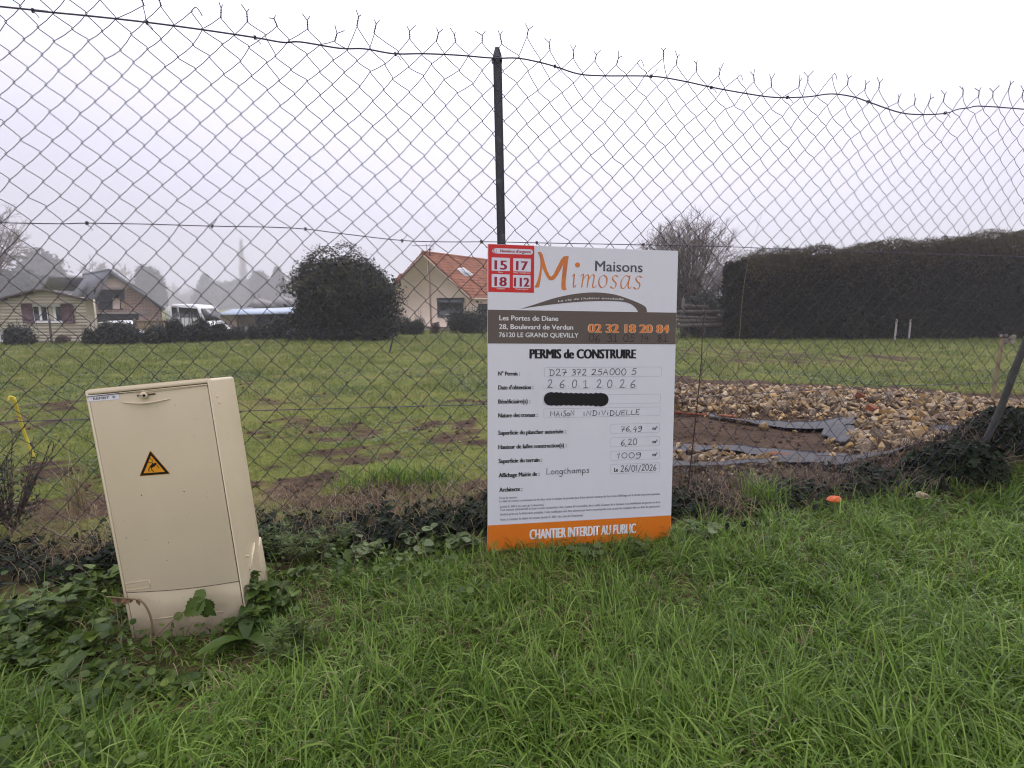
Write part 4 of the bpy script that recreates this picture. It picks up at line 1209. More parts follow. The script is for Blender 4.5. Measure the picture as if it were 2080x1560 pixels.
sheet([(1250, 962), (1365, 962), (1440, 960), (1530, 948), (1600, 938), (1700, 942), (1800, 944), (1885, 946)], [(1250, 974), (1365, 972), (1440, 968), (1530, 957), (1600, 952), (1700, 964), (1800, 966), (1885, 958)], 'long grey plastic strip nearest the fence', 4, .03)
sheet([(1895, 872), (1960, 871), (2040, 874), (2200, 880)], [(1895, 884), (1960, 890), (2040, 893), (2200, 900)], 'grey plastic strip behind the leaning pole', 5)

def brick(px, py, l, w, h, yaw, label, roll=.1):
    p = pix_ground(px, py); z = gh(p[0], p[1])
    bm = bmesh.new(); bmesh.ops.create_cube(bm, size=1)
    for v in bm.verts: v.co = Vector((v.co.x * l, v.co.y * w, v.co.z * h)) + Vector(rng.normal(0, .004, 3))
    bmesh.ops.bevel(bm, geom=bm.edges[:], offset=.006, segments=2, affect='EDGES')
    me = bpy.data.meshes.new('brick_piece'); bm.to_mesh(me); bm.free(); me.materials.append(M['brick'])
    o = bpy.data.objects.new('brick_piece', me); COL.objects.link(o)
    o.location = (p[0], p[1], z + h * .45 + .02); o.rotation_euler = (roll, .05, yaw)
    return tag(o, label, 'brick', 'terracotta pieces among the stones')
brick(1402, 836, .60, .05, .022, -.12, 'long orange terracotta lintel beside the permit sign')
brick(1478, 843, .18, .05, .022, -.2, 'short orange terracotta piece at the end of the long lintel')
brick(1592, 931, .17, .07, .05, -.4, 'red brown brick on the near plastic strip', .2)
brick(1770, 845, .10, .08, .06, .5, 'orange red brick half on top of the far stone heap', .3)
brick(1745, 818, .11, .08, .06, .9, 'terracotta brick piece standing on the crest of the far heap', .5)

# ------------------------------------------------------------------ stakes and poles
def stick(name, p0, p1, r0, r1, mat, label, cat, sides=8, group=None, bend=0.0, parent=None, seed=1):
    p0, p1 = np.asarray(p0, float), np.asarray(p1, float)
    u = np.linspace(0, 1, 8)
    r = np.random.default_rng(seed)
    P = p0 + np.outer(u, p1 - p0) + np.outer(np.sin(u * PI) * bend, [1, 0, 0]) + r.normal(0, np.linalg.norm(p1 - p0) * .003, (8, 3))
    o = MB().tube(P, np.linspace(r0, r1, 8), sides).build(name, M[mat], parent, smooth=sides > 5)
    if parent is None: tag(o, label, cat, group)
    return o
b_ = pix_ground(69, 930); ytop = at(28, 808, b_[1] - .05)
st = thing('marker_stake', 'yellow bent marker tape stake on the left behind the fence', 'stake', b_)
bv = np.array(b_)
mb = MB(); P = smooth_line([bv - [0, 0, .1], bv, at(50, 880, b_[1]), at(38, 842, b_[1] - .02), ytop], 5) - bv; mb.tube(P, np.linspace(.0075, .0095, len(P)), 8); mb.build('stake', M['yellow'], st)
mb = MB(); P = smooth_line([ytop, at(20, 806, b_[1] - .06), at(18, 815, b_[1] - .07)], 4) - bv; mb.tube(P, .008, 6); mb.build('folded_end', M['yellow'], st)
mb = MB(); P = np.array([at(36, 846, b_[1] - .03), at(52, 852, b_[1] - .03), at(75, 868, b_[1])]) - bv; mb.tube(P, .004, 4); mb.build('string', M['dead'], st)
g_ = pix_ground(789, 717); stick('thin_stake', g_ - [0, 0, .1], at(800, 679, g_[1]), .022, .016, 'post', 'thin dark stake leaning to the right alone in the field', 'stake')
g_ = pix_ground(1817, 692); stick('white_stake', g_ - [0, 0, .1], at(1822, 648, g_[1]), .045, .04, 'whitewood', 'left one of two white stakes before the hedge', 'stake', 4, 'white stakes before the hedge')
g_ = pix_ground(1846, 691); stick('white_stake', g_ - [0, 0, .1], at(1850, 649, g_[1]), .045, .04, 'whitewood', 'right one of two white stakes before the hedge', 'stake', 4, 'white stakes before the hedge')
g_ = pix_ground(2018, 797); ws = thing('wooden_stake', 'pale wooden stake with a scrap on its top beyond the stones', 'stake', g_)
t_ = at(2036, 688, g_[1])
mb = MB(); mb.tube([(0, 0, -.1), t_ * .5 - g_ * .5, t_ - g_], [.028, .028, .026], 4); mb.build('stake', M['wood'], ws)
mb = MB()
pos = (t_ - g_) + rng.normal(0, 1, (16, 3)) * [.055, .025, .018] + [.05, 0, .0]
scatter(mb, *LEAF_ROUND, pos, rot_from(rng.normal(0, 1, (16, 3)), rng.uniform(0, 6, 16)), rng.uniform(.03, .06, 16)); mb.build('scrap', M['paper'], ws)
# the weathered pole propped against the fence on the right
b_ = at(1984, 935, 2.80); b_[2] = min(b_[2], .18); b_ = at(1984, 930, 2.80); t_ = at(2105, 655, 2.66)
pp = thing('leaning_pole', 'thick weathered grey pole leaning to the right out of the dark bush', 'pole', b_)
d_ = t_ - b_
mb = MB(); u = np.linspace(-.18, 1.25, 12); mb.tube(np.outer(u, d_) + np.outer(.012 * np.sin(u * 5), [1, 0, 0]), .0165 + 0 * u, 10); mb.build('shaft', M['pole'], pp, smooth=True)
mb = MB(); u = np.linspace(0, 1, 50); dn = d_ / np.linalg.norm(d_); e1 = np.cross(dn, [0, 1, 0]); e1 /= np.linalg.norm(e1); e2 = np.cross(dn, e1)
mb.tube(np.outer(.1 + .9 * u, d_) + .019 * (np.outer(np.cos(u * 9), e1) + np.outer(np.sin(u * 9), e2)), .0017, 4); mb.build('wound_wire', M['wire'], pp)

# orange plastic scrap and the pale stone by the verge
def crumple(name, px, py, sx_, sy_, sz_, mat, label, cat, seed, lift=.0):
    p = pix_ground(px, py); r = np.random.default_rng(seed)
    bm = bmesh.new(); bmesh.ops.create_icosphere(bm, subdivisions=2, radius=1)
    for v in bm.verts:
        k = 1 + .35 * (r.random() - .5); v.co = Vector((v.co.x * sx_ * k, v.co.y * sy_ * k, max(v.co.z, -.3) * sz_ * k))
    me = bpy.data.meshes.new(name); bm.to_mesh(me); bm.free(); me.materials.append(M[mat])
    o = bpy.data.objects.new(name, me); COL.objects.link(o); o.location = (p[0], p[1], gh(p[0], p[1]) + sz_ * .4 + lift)
    return tag(o, label, cat)
crumple('plastic_scrap', 1692, 1050, .036, .02, .020, 'orange_scrap', 'crumpled bright orange plastic scrap at the edge of the lush grass', 'litter', 3, .055)
crumple('verge_stone', 1868, 1028, .036, .03, .022, 'stone', 'pale round stone alone at the edge of the lush grass', 'stone', 5, .03)

# ================================================================== buildings beyond the field
def sh(o, org):
    """move a built child into its parent's local frame"""
    V = Vector([float(v) for v in org])
    for v in o.data.vertices: v.co -= V
    return o
def facade(pts, back, thick):
    """prism: outline pts (world, in order) pushed by vector back*thick"""
    P = np.asarray(pts, float); n = len(P); B = P + np.asarray(back, float) * thick
    return np.concatenate([P, B]), [list(range(n)), list(range(2 * n - 1, n - 1, -1))] + [[i, n + i, n + (i + 1) % n, (i + 1) % n][::-1] for i in range(n)]
def prism(name, pts, back, thick, mat, parent, org, bevel=0):
    v, f = facade(pts, back, thick)
    return sh(MB().add(v, polys=f).build(name, M[mat], parent, bevel=bevel), org)
def slab(name, quad, t, mat, parent, org, tiles=0.0, rows_dir=None):
    """roof slab from four corners (eave-left, eave-right, ridge-right, ridge-left); tiles > 0 models the lapped courses"""
    q = np.asarray(quad, float)
    nrm = np.cross(q[1] - q[0], q[3] - q[0]); nrm /= np.linalg.norm(nrm)
    if nrm[2] < 0: nrm = -nrm
    mb = MB()
    if not tiles:
        v = np.concatenate([q, q - nrm * t]); mb.hexa(np.concatenate([q - nrm * t, q]))
    else:
        L = np.linalg.norm(q[3] - q[0]); n = max(2, int(L / tiles)); m = max(2, int(np.linalg.norm(q[1] - q[0]) / .11))
        for i in range(n):
            a, b = i / n, (i + 1.06) / n
            u = np.linspace(0, 1, m)[:, None]
            wave = (.022 * np.cos(np.arange(m) * PI))[:, None] * nrm
            r0 = (q[0] * (1 - a) + q[3] * a) * (1 - u) + (q[1] * (1 - a) + q[2] * a) * u
            r1 = (q[0] * (1 - b) + q[3] * b) * (1 - u) + (q[1] * (1 - b) + q[2] * b) * u
            top0, top1, bot = r0 + nrm * .055 + wave, r1 + nrm * .005 + wave, r0 - nrm * .01
            k = np.arange(m - 1)
            mb.add(np.concatenate([bot, top0, top1]), quads=np.concatenate([np.stack([k, k + 1, m + k + 1, m + k], 1), np.stack([m + k, m + k + 1, 2 * m + k + 1, 2 * m + k], 1)]))
        mb.hexa(np.concatenate([q - nrm * t, q - nrm * .012]))
    return sh(mb.build(name, M[mat], parent), org)

# --- cream rendered house with terracotta roof
RA = np.array([-6.06, 36.0]); rd = np.array([.5465, .8375]); gd = np.array([.8375, -.5465]); HW = 3.94
zr, ze, zb = 4.46, 1.55, float(base_height(-6, 36)) - .3
house = thing('house', 'cream rendered house with an orange tiled roof, skylight and roof aerial', 'house', (RA[0], RA[1], zb))
HO = house.location
def hp(g, r, z): return np.array([RA[0] + gd[0] * g + rd[0] * r, RA[1] + gd[1] * g + rd[1] * r, z])
LEN = 13.0
prism('wall', [hp(-HW, 0, zb), hp(HW, 0, zb), hp(HW, 0, ze), hp(0, 0, zr - .03), hp(-HW, 0, ze)], np.array([rd[0], rd[1], 0]), LEN, 'render', house, HO)
ov = .28; dz = (zr - ze) / HW
slab('roof_slope', [hp(HW + ov, -.12, ze - ov * dz + .1), hp(HW + ov, LEN, ze - ov * dz + .1), hp(0, LEN, zr + .1), hp(0, -.12, zr + .1)], .12, 'tiles', house, HO, .33)
slab('roof_slope', [hp(-HW - ov, -.12, ze - ov * dz + .1), hp(-HW - ov, LEN, ze - ov * dz + .1), hp(0, LEN, zr + .1), hp(0, -.12, zr + .1)], .12, 'tiles', house, HO, .33)
sh(MB().tube([hp(0, -.14, zr + .12), hp(0, LEN, zr + .12)], .11, 8).build('ridge_tiles', M['tiles'], house), HO)
for sgn in (1, -1):
    sh(MB().tube([hp(sgn * (HW + .1), -.10, ze - .05), hp(sgn * .05, -.10, zr - .06)], .05, 4).build('barge_board', M['render'], house), HO)
sh(MB().tube([hp(HW + ov + .02, -.1, ze - .13), hp(HW + ov + .02, LEN, ze - .13)], .07, 6).build('gutter', M['render'], house), HO)
# downpipe on the gable, found from the photo (px 868-876)
gn = np.array([-rd[0], -rd[1], 0]); G0 = hp(0, 0, 0)
def gp(px, py, off=0.0): return on_plane(px, py, G0 + gn * off, gn)
sh(MB().tube([gp(868, 530, .06), gp(872, 590, .06), gp(876, 662, .06)], .045, 6).build('downpipe', M['plaster'], house, smooth=True), HO)
wn = [gp(888, 640, .04), gp(939, 640, .04), gp(940, 605, .04), gp(888, 607, .04)]
def gbox(name, x0, x1, y0_, y1_, off, t, mat, parent):
    P = [gp(x0, y1_, off), gp(x1, y1_, off), gp(x1, y0_, off), gp(x0, y0_, off)]
    # make it upright: vertical edges at the mean positions
    a = (P[0] + P[3]) / 2; b = (P[1] + P[2]) / 2; z0_ = (P[0][2] + P[1][2]) / 2; z1_ = (P[2][2] + P[3][2]) / 2
    return prism(name, [(a[0], a[1], z0_), (b[0], b[1], z0_), (b[0], b[1], z1_), (a[0], a[1], z1_)], -gn, t, mat, parent, HO)
w_ = gbox('window', 888, 940, 606, 645, .05, .1, 'anthracite', house)
gbox('window_pane', 893, 937, 616, 641, .062, .02, 'glass', w_); gbox('shutter_box', 887, 941, 605, 614, .10, .09, 'anthracite', w_); gbox('window_sill', 904, 920, 638.5, 640, .12, .1, 'whitepaint', w_)
gbox('wall_base_board', 797, 950, 663, 672, .02, .03, 'concrete', house)
# skylight lying in the right roof slope
def rp(px, py):
    e1 = hp(0, 1, zr) - hp(0, 0, zr); e2 = hp(HW, 0, ze) - hp(0, 0, zr); n = np.cross(e1, e2); n /= np.linalg.norm(n)
    return on_plane(px, py, hp(0, 0, zr + .2), n), n
S4 = [rp(929, 545), rp(942, 544), rp(961, 558), rp(946, 561)]; n4 = S4[0][1]; n4 = n4 if n4[2] > 0 else -n4
v = np.array([p[0] for p in S4]); sky_ = sh(MB().hexa(np.concatenate([v - n4 * .1, v + n4 * .02])).build('skylight', M['whitepaint'], house), HO)
c_ = v.mean(0); sh(MB().hexa(np.concatenate([c_ + (v - c_) * .82 + n4 * .0, c_ + (v - c_) * .82 + n4 * .03])).build('skylight_pane', plain('skylight_glass', (.34, .37, .41), .15), sky_), HO)
# front door wall opening under the gutter
fn = np.array([gd[0], gd[1], 0]); F0 = hp(HW, 0, 0)
P = [hp(HW + .03, r, z) for r, z in ((.9, zb), (2.0, zb), (2.0, ze - .45), (.9, ze - .45))]; prism('front_door', P, fn, .03, 'anthracite', house, HO)
sh(MB().tube([hp(HW + .1, .6, ze - .3), hp(HW + .25, .6, ze - .35)], .06, 6).build('wall_lamp', M['anthracite'], house), HO)
# flue and aerial
t_ = hp(.35, .25, zr); fl = MB(); fl.tube([t_ - [0, 0, .1], t_ + [0, 0, .28]], .05, 8); fl.tube([t_ + [0, 0, .28], t_ + [0, 0, .33], t_ + [0, 0, .38]], [.13, .11, .02], 8); sh(fl.build('flue', M['shutter'], house), HO)
t_ = hp(-.05, .4, zr)
an = MB(); mz = at(859, 499, t_[1])[2]; an.tube([t_, [t_[0], t_[1], mz + .12]], .022, 5)
ael = sh(an.build('aerial_mast', M['anthracite'], house), HO)
an = MB(); xa, xb = at(837, 500, t_[1]), at(879, 500, t_[1]); an.tube([[xa[0], t_[1], mz], [xb[0], t_[1], mz + .02]], .016, 4)
for k_ in np.linspace(0, .8, 9):
    x = xa[0] + (xb[0] - xa[0]) * k_; an.tube([[x, t_[1] - .22, mz], [x, t_[1] + .22, mz]], .010, 4)
for k_ in np.linspace(.84, 1, 4):
    x = xa[0] + (xb[0] - xa[0]) * k_; h_ = .12 + .35 * (k_ - .84) / .16; an.tube([[x, t_[1], mz - h_], [x + .05, t_[1], mz], [x, t_[1], mz + h_]], .010, 4)
sh(an.build('aerial', M['anthracite'], ael), HO)
# lower wing behind to the left
wz = at(835, 556, 42)[2]
wq = [at(770, 618, 41), at(822, 618, 41.5), at(838, 556, 44), at(812, 556, 44)]
slab('wing_roof', wq, .15, 'tiles', house, HO, .33)
prism('wing_wall', [[wq[0][0] + .3, 41.4, zb], [wq[1][0], 41.6, zb], [wq[1][0], 41.6, wq[1][2] - .2], [wq[0][0] + .3, 41.4, wq[0][2] - .2]], (0, 1, 0), 3, 'render', house, HO)

# --- brick barn under conversion, its gable turned a little to the right
YB = 44.0
bk = np.array([-.757, .653, 0]); ga = np.array([.653, .757, 0])
B0 = at(219, 546, YB)
def bp(px, py, off=0.0): return on_plane(px, py, B0 - bk * off, bk)
bz = float(base_height(-34, YB)) - .5
barn = thing('barn', 'brick barn being converted, with slate roof and dark open window holes', 'barn', (bp(260, 640)[0], bp(260, 640)[1], bz)); BO = barn.location
ap, er, el = bp(219, 551), bp(328, 628), bp(187, 610)
dn = lambda p, z: np.array([p[0], p[1], z])
prism('wall', [dn(el, bz), dn(er, bz), er + [0, 0, .1], ap, el], bk, 9, 'brickwall', barn, BO)
prism('plaster_gable', [bp(189.5, 588, .05), bp(258, 588, .05), bp(262, 582, .05), bp(219, 554, .05), bp(190, 592, .05)][:4] + [bp(196, 576, .05)], bk, .05, 'plaster', barn, BO)
prism('gable_panel', [bp(207, 566, .09), bp(233, 566, .09), bp(219, 555, .09)], bk, .04, 'slate', barn, BO)
def bbox(name, x0, x1, y0_, y1_, off, t, mat, parent=None):
    P = [bp(x0, y1_, off), bp(x1, y1_, off), bp(x1, y0_, off), bp(x0, y0_, off)]
    return prism(name, P, bk, t, mat, parent or barn, BO)
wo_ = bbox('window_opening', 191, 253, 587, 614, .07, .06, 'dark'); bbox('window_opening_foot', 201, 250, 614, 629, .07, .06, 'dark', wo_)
bbox('window_lintel', 188, 256, 584, 588, .1, .1, 'concrete', wo_); bbox('board', 229, 244, 605, 628, .11, .04, 'plaster', wo_); bbox('board', 246, 254, 610, 626, .11, .03, 'wood', wo_)
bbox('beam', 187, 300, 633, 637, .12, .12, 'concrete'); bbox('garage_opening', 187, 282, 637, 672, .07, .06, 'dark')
ridge = [ap + [0, 0, .22] - bk * .4, ap + [0, 0, .22] + bk * 9.3]
def roof_half(p): return [p - bk * .4, p + bk * 9.3, ridge[1], ridge[0]]
e2 = bp(334, 630); slab('roof_slope', roof_half(e2 + [0, 0, .12]), .22, 'slate', barn, BO)
l2 = el + (el - ap) * .06; slab('roof_slope', roof_half(l2 + [0, 0, .12]), .22, 'slate', barn, BO)
# paler dormer roof standing on the left slope
D0 = ap + bk * 4 - ga * 1.2
pd = np.array([on_plane(x_, y_, D0 - ga * k_, ga * .8 - bk * .6) for x_, y_, k_ in ((83, 584, 2.2), (146, 587, 2.2), (167, 560, .4), (96, 559, .4))])
dm = slab('dormer', pd, .25, 'slate_pale', barn, BO)
# ladder standing by the wall
lad = MB(); YB = bp(305, 640)[1] - .2
x0, x1 = at(301, 630, YB - .4), at(309.5, 630, YB - .4); zb_ = bz + .3; zt_ = at(300, 629, YB - .4)[2]
for x in (x0[0], x1[0]): lad.tube([(x, YB - .6, zb_), (x, YB - .3, zt_)], .03, 4)
for z in np.arange(zb_ + .25, zt_, .35): lad.tube([(x0[0], YB - .6 + .3 * (z - zb_) / (zt_ - zb_), z), (x1[0], YB - .6 + .3 * (z - zb_) / (zt_ - zb_), z)], .022, 4)
tag(lad.build('ladder', M['wood']), 'small wooden ladder leaning on the brick barn wall', 'ladder')

# --- log-clad chalet on the left
YS = 24.0
def sp(px, py, off=0.0): return at(px, py, YS - off)
sz = sp(90, 699)[2] - .2
chalet = thing('chalet', 'pale log clad chalet with mauve shutters at the left edge of the field', 'chalet', (sp(92, 690)[0], YS, sz)); SO = chalet.location
xl, xr = sp(-95, 640)[0], sp(186, 650)[0]
zpk, zer, zel = sp(92, 588)[2], sp(186, 609)[2], sp(-2, 604)[2]; xpk = sp(92, 588)[0]
def ztop(x): return zpk - abs(x - xpk) / (xr - xpk) * (zpk - zer) * (.9 + .1 * abs(x - xpk) / (xr - xpk))
xs_ = np.linspace(xl, xr, 13)
CB = np.array([-.66, .75, 0])
prism('wall', [(xl, YS + .04, sz), (xr, YS + .04, sz)] + [(x, YS + .04, ztop(x) - .03) for x in xs_[::-1]], CB, 6, 'log', chalet, SO)
lb_ = MB(); pitch = .148; z = sz + pitch / 2
while z < zpk - .05:
    w0, w1 = xl, xr
    if z > zer:
        k = (zpk - z) / (zpk - zer); w0, w1 = max(xl, xpk - (xr - xpk) * k), xpk + (xr - xpk) * k
    if w1 - w0 > .2:
        th = np.linspace(-PI / 2, PI / 2, 7); u = np.array([w0, w1])
        prof = np.stack([YS + .02 - .055 * np.cos(th), z + pitch / 2 * np.sin(th)], 1)
        v = np.array([(x, p[0], p[1]) for x in u for p in prof]); k = np.arange(6)
        lb_.add(v, quads=np.stack([k, k + 7, k + 8, k + 1], 1))
    z += pitch
sh(lb_.build('log_cladding', M['log'], chalet, smooth=True), SO)
rf = MB(); xo = np.linspace(xl - .15, xr + .15, 15)
top = np.array([(x, ztop(x) + .07) for x in xo])
v = np.array([(x, y, z_) for y in (YS - .3, YS + 4.6) for x, z_ in top] + [(x, y, z_ - .1) for y in (YS - .3, YS + 4.6) for x, z_ in top]); v[:, 0] -= .88 * np.maximum(0, v[:, 1] - YS); n_ = 15
k = np.arange(n_ - 1)
rf.add(v, quads=np.concatenate([np.stack([k, k + 1, n_ + k + 1, n_ + k], 1), np.stack([2 * n_ + k, k + 2 * n_ + n_, 3 * n_ + k + 1, 2 * n_ + k + 1], 1), np.stack([2 * n_ + k, 2 * n_ + k + 1, k + 1, k], 1), np.array([[n_ - 1, 3 * n_ - 1, 4 * n_ - 1, 2 * n_ - 1]])]))
sh(rf.build('roof', M['shedroof'], chalet), SO)
def sbox(name, x0, x1, y0_, y1_, off, t, mat, parent=None):
    a, b = sp(x0, y1_, off), sp(x1, y0_, off)
    return prism(name, [(a[0], YS - off, a[2]), (b[0], YS - off, a[2]), (b[0], YS - off, b[2]), (a[0], YS - off, b[2])], (0, 1, 0), t, mat, parent or chalet, SO)
w_ = sbox('window', 65, 130, 618, 656, .09, .1, 'whitepaint')
sbox('window_pane', 71, 93, 623, 651, .10, .02, 'glass', w_); sbox('window_pane', 99, 123, 623, 651, .10, .02, 'glass', w_)
for xx in (82, 111): sbox('glazing_bar', xx - .6, xx + .6, 623, 651, .115, .02, 'whitepaint', w_)
sbox('curtain', 101, 109, 624, 650, .105, .005, 'log', w_)
for x0_, x1_ in ((47, 64), (127, 145)):
    s_ = sbox('shutter', x0_, x1_, 617, 656, .12, .05, 'shutter')
    for yy in (625, 648): sbox('batten', x0_ + 1, x1_ - 1, yy, yy + 2, .14, .025, 'shutter', s_)
sbox('corner_post', 183.5, 188.5, 608, 700, .08, .12, 'log')
sbox('door_frame', 1, 8, 668, 700, .08, .1, 'whitepaint')

# --- awning roof and the two slate pavilions
YA = 40.0
aw = thing('awning', 'blue grey tarpaulin roof over a dark open shelter beside the big bush', 'shelter', (at(520, 650, YA)[0], YA, float(base_height(-20, YA)) - .2)); AO = aw.location
q = [at(438, 638, YA), at(596, 634, YA - 1), at(600, 624, YA + 4), at(472, 628, YA + 4)]
slab('roof', q, .12, 'awning', aw, AO)
az = AO[2]; xa, xb = at(470, 640, YA + 1)[0], at(610, 640, YA + 1)[0]
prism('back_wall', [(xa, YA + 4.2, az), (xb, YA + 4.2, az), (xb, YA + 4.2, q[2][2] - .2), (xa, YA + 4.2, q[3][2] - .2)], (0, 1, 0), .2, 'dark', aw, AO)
prism('side_wall', [(xa - .8, YA + .6, az), (xa + .6, YA + .6, az), (xa + .6, YA + .6, q[0][2] - .1), (xa - .8, YA + .6, q[0][2] - .05)], (0, 1, 0), 3, 'plaster', aw, AO)
for px in (488, 520, 556): x = at(px, 640, YA + .4)[0]; sh(MB().box((x - .07, YA + .3, az), (x + .07, YA + .44, q[0][2] - .1)).build('post', M['greywood'], aw), AO)
def pavilion(px0, pxa, px1, pya, pye, Y, label):
    a = at(pxa, pya, Y); e0, e1 = at(px0, pye, Y - 2), at(px1, pye, Y - 2); zb_ = float(base_height(a[0], Y)) - .3
    o = thing('pavilion', label, 'building', (a[0], Y, zb_), group=None); O = o.location
    d = (e1[0] - e0[0]); b0, b1 = np.array([e0[0], Y + 3, e0[2]]), np.array([e1[0], Y + 3, e1[2]])
    rA = a - [.25, 0, 0]; rB = a + [.25, 0, 0]
    mb = MB().add([e0, e1, b1, b0, rA, rB], polys=[[0, 1, 5, 4], [1, 2, 5], [2, 3, 4, 5], [3, 0, 4], [3, 2, 1, 0]]); sh(mb.build('roof', M['slate_pale'], o), O)
    for r_ in (rA, rB): sh(MB().tube([r_, r_ + [0, 0, .55]], [.07, .02], 6).build('finial', M['slate_pale'], o), O)
    sh(MB().box((e0[0] + .5, Y - 1.5, zb_), (e1[0] - .5, Y + 2.5, e0[2] + .05)).build('wall', M['brickwall'], o), O)
    c = MB(); c.box((e0[0] - .2, Y, zb_), (e0[0] + .7, Y + .8, e0[2] + 1.1)); sh(c.build('chimney', M['brickwall'], o), O)
pavilion(500, 522, 551, 605, 624, 62, 'left grey slate pavilion roof behind the blue grey awning')
pavilion(548, 566, 600, 600, 622, 64, 'right grey slate pavilion roof half behind the big bush')

# --- vehicles
def wheel(parent, O, x, y, z, r, w):
    t = MB(); t.tube([(x, y - w / 2, z), (x, y + w / 2, z)], r, 18); o = sh(t.build('wheel', M['tyre'], parent), O)
    t = MB(); t.tube([(x, y - w / 2 - .02, z), (x, y + w / 2 + .02, z)], r * .6, 14); sh(t.build('rim', M['steel'], o), O)
def van():
    Y = 30.0; x0, x1 = at(340, 640, Y)[0], at(460, 640, Y)[0]; zg = float(base_height(x0, Y)); L = x1 - x0
    o = thing('van', 'white van with a sloping windscreen parked behind the shrubs, facing right', 'van', ((x0 + x1) / 2, Y + .9, zg)); O = o.location
    zt = at(380, 617, Y)[2]; zh = at(452, 668, Y)[2]; zc = at(428, 640, Y)[2]
    X = lambda px: at(340 + (px - 340) * .76, 640, Y)[0]; Z = lambda py: at(400, py, Y)[2]; x1 = X(460)
    prof = [(x0, zg + .35), (x1, zg + .35), (X(459), Z(672)), (X(454), Z(663)), (X(436), Z(652)), (X(424), Z(626)), (X(416), Z(620)), (X(356), Z(617)), (X(351), Z(622)), (x0, Z(623))]
    n = len(prof); yy = (Y, Y + 1.9)
    mb = MB(); v = [(p[0], yy[0], p[1]) for p in prof] + [(p[0], yy[1], p[1]) for p in prof]
    mb.add(v, polys=[list(range(n)), list(range(2 * n - 1, n - 1, -1))] + [[(i + 1) % n, i, n + i, n + (i + 1) % n] for i in range(n)])
    sh(mb.build('body', M['vanwhite'], o, bevel=.07), O)
    def side(name, pts, mat, off, par=o):
        return prism(name, [(X(a), Y - off, Z(b)) for a, b in pts], (0, 1, 0), .03, mat, par, O)
    d_ = side('door', [(351, 676), (372, 676), (372, 622), (353, 621)], 'vanwhite', .03)
    side('side_window', [(354, 645), (369, 643), (367, 625), (355, 624)], 'glass', .045, d_)
    side('door_handle', [(354, 652), (358, 652), (358, 650.5), (354, 650.5)], 'bumper', .06, d_)
    a, b = np.array([X(436) + .02, 0, Z(651.5)]), np.array([X(424.5) + .02, 0, Z(627)])
    nn = np.array([-(b - a)[2], 0, (b - a)[0]]); nn = nn / np.linalg.norm(nn); nn = -nn if nn[0] < 0 else nn
    W = [a + [0, Y + .12, 0], a + [0, Y + 1.78, 0], b + [0, Y + 1.7, 0], b + [0, Y + .2, 0]]
    sh(MB().hexa(np.array(W + [w + nn * .03 for w in W])).build('windscreen', M['glass'], o), O)
    # long side glass seen through towards the screen
    side('quarter_window', [(374, 645), (428, 645), (421, 627), (373, 624)], 'glass', .03)
    wheel(o, O, X(366), Y + .15, zg + .33, .33, .22); wheel(o, O, X(442), Y + .15, zg + .33, .33, .22)
    side('bumper', [(440, 684), (461, 684), (461, 676), (440, 676)], 'bumper', .04); side('headlight', [(448, 669), (457, 671), (454, 664.5), (447, 662)], 'glass', .035)
    side('mirror', [(371, 643), (375, 643), (375, 634), (371, 634)], 'bumper', .18)
van()
def car():
    Y = 27.0; X = lambda px: at(px, 660, Y)[0]; Z = lambda py: at(205, py, Y)[2]; zg = float(base_height(X(205), Y))
    o = thing('car', 'white car with a red tail lamp half hidden between chalet and shrubs', 'car', (X(225), Y + .8, zg)); O = o.location
    prof = [(X(189), zg + .3), (X(290), zg + .3), (X(292), Z(676)), (X(262), Z(668)), (X(246), Z(654)), (X(215), Z(652)), (X(196), Z(655)), (X(189), Z(670))]
    n = len(prof); v = [(p[0], Y, p[1]) for p in prof] + [(p[0], Y + 1.7, p[1]) for p in prof]
    sh(MB().add(v, polys=[list(range(n)), list(range(2 * n - 1, n - 1, -1))] + [[(i + 1) % n, i, n + i, n + (i + 1) % n] for i in range(n)]).build('body', M['vanwhite'], o, bevel=.08), O)
    def side(name, pts, mat, off): return prism(name, [(X(a), Y - off, Z(b)) for a, b in pts], (0, 1, 0), .03, mat, o, O)
    side('tail_lamp', [(189.5, 681), (195, 681), (195, 673), (190, 673)], 'lampred', .03); side('side_window', [(203, 666), (240, 666), (240, 656), (208, 656)], 'glass', .03)
    wheel(o, O, X(207), Y + .1, zg + .3, .3, .2); wheel(o, O, X(270), Y + .1, zg + .3, .3, .2)
car()

# --- low wooden fences and posts along the boundary
YF = 27.5
wf = thing('wooden_fence', 'low pale wooden board fence between barn and van', 'fence', (at(305, 670, YF)[0], YF, float(base_height(-18, YF)))); O = wf.location
for px in (275, 324): x = at(px, 660, YF)[0]; zt = at(px, 647 if px < 300 else 645, YF)[2]; sh(MB().box((x - .05, YF - .1, O[2] - .1), (x + .05, YF, zt)).build('post', M['greywood'], wf), O)
xa, xb = at(276, 660, YF)[0], at(338, 660, YF)[0]; x = xa; za, zb_ = at(300, 652, YF)[2], at(300, 672, YF)[2]
while x < xb: sh(MB().box((x, YF + .012, zb_ - .2), (x + .145, YF + .035, za + rng.uniform(-.02, .02))).build('board', M['wood'], wf), O); x += .155
sh(MB().box((xa, YF - .04, za - .02), (xb, YF + .01, za + .06)).build('rail', M['wood'], wf), O)
YP = 22.5
pf = thing('plank_fence', 'old grey plank fence under the bare round tree', 'fence', (at(1425, 670, YP)[0], YP, float(base_height(8, YP)))); O = pf.location
r_ = np.random.default_rng(9)
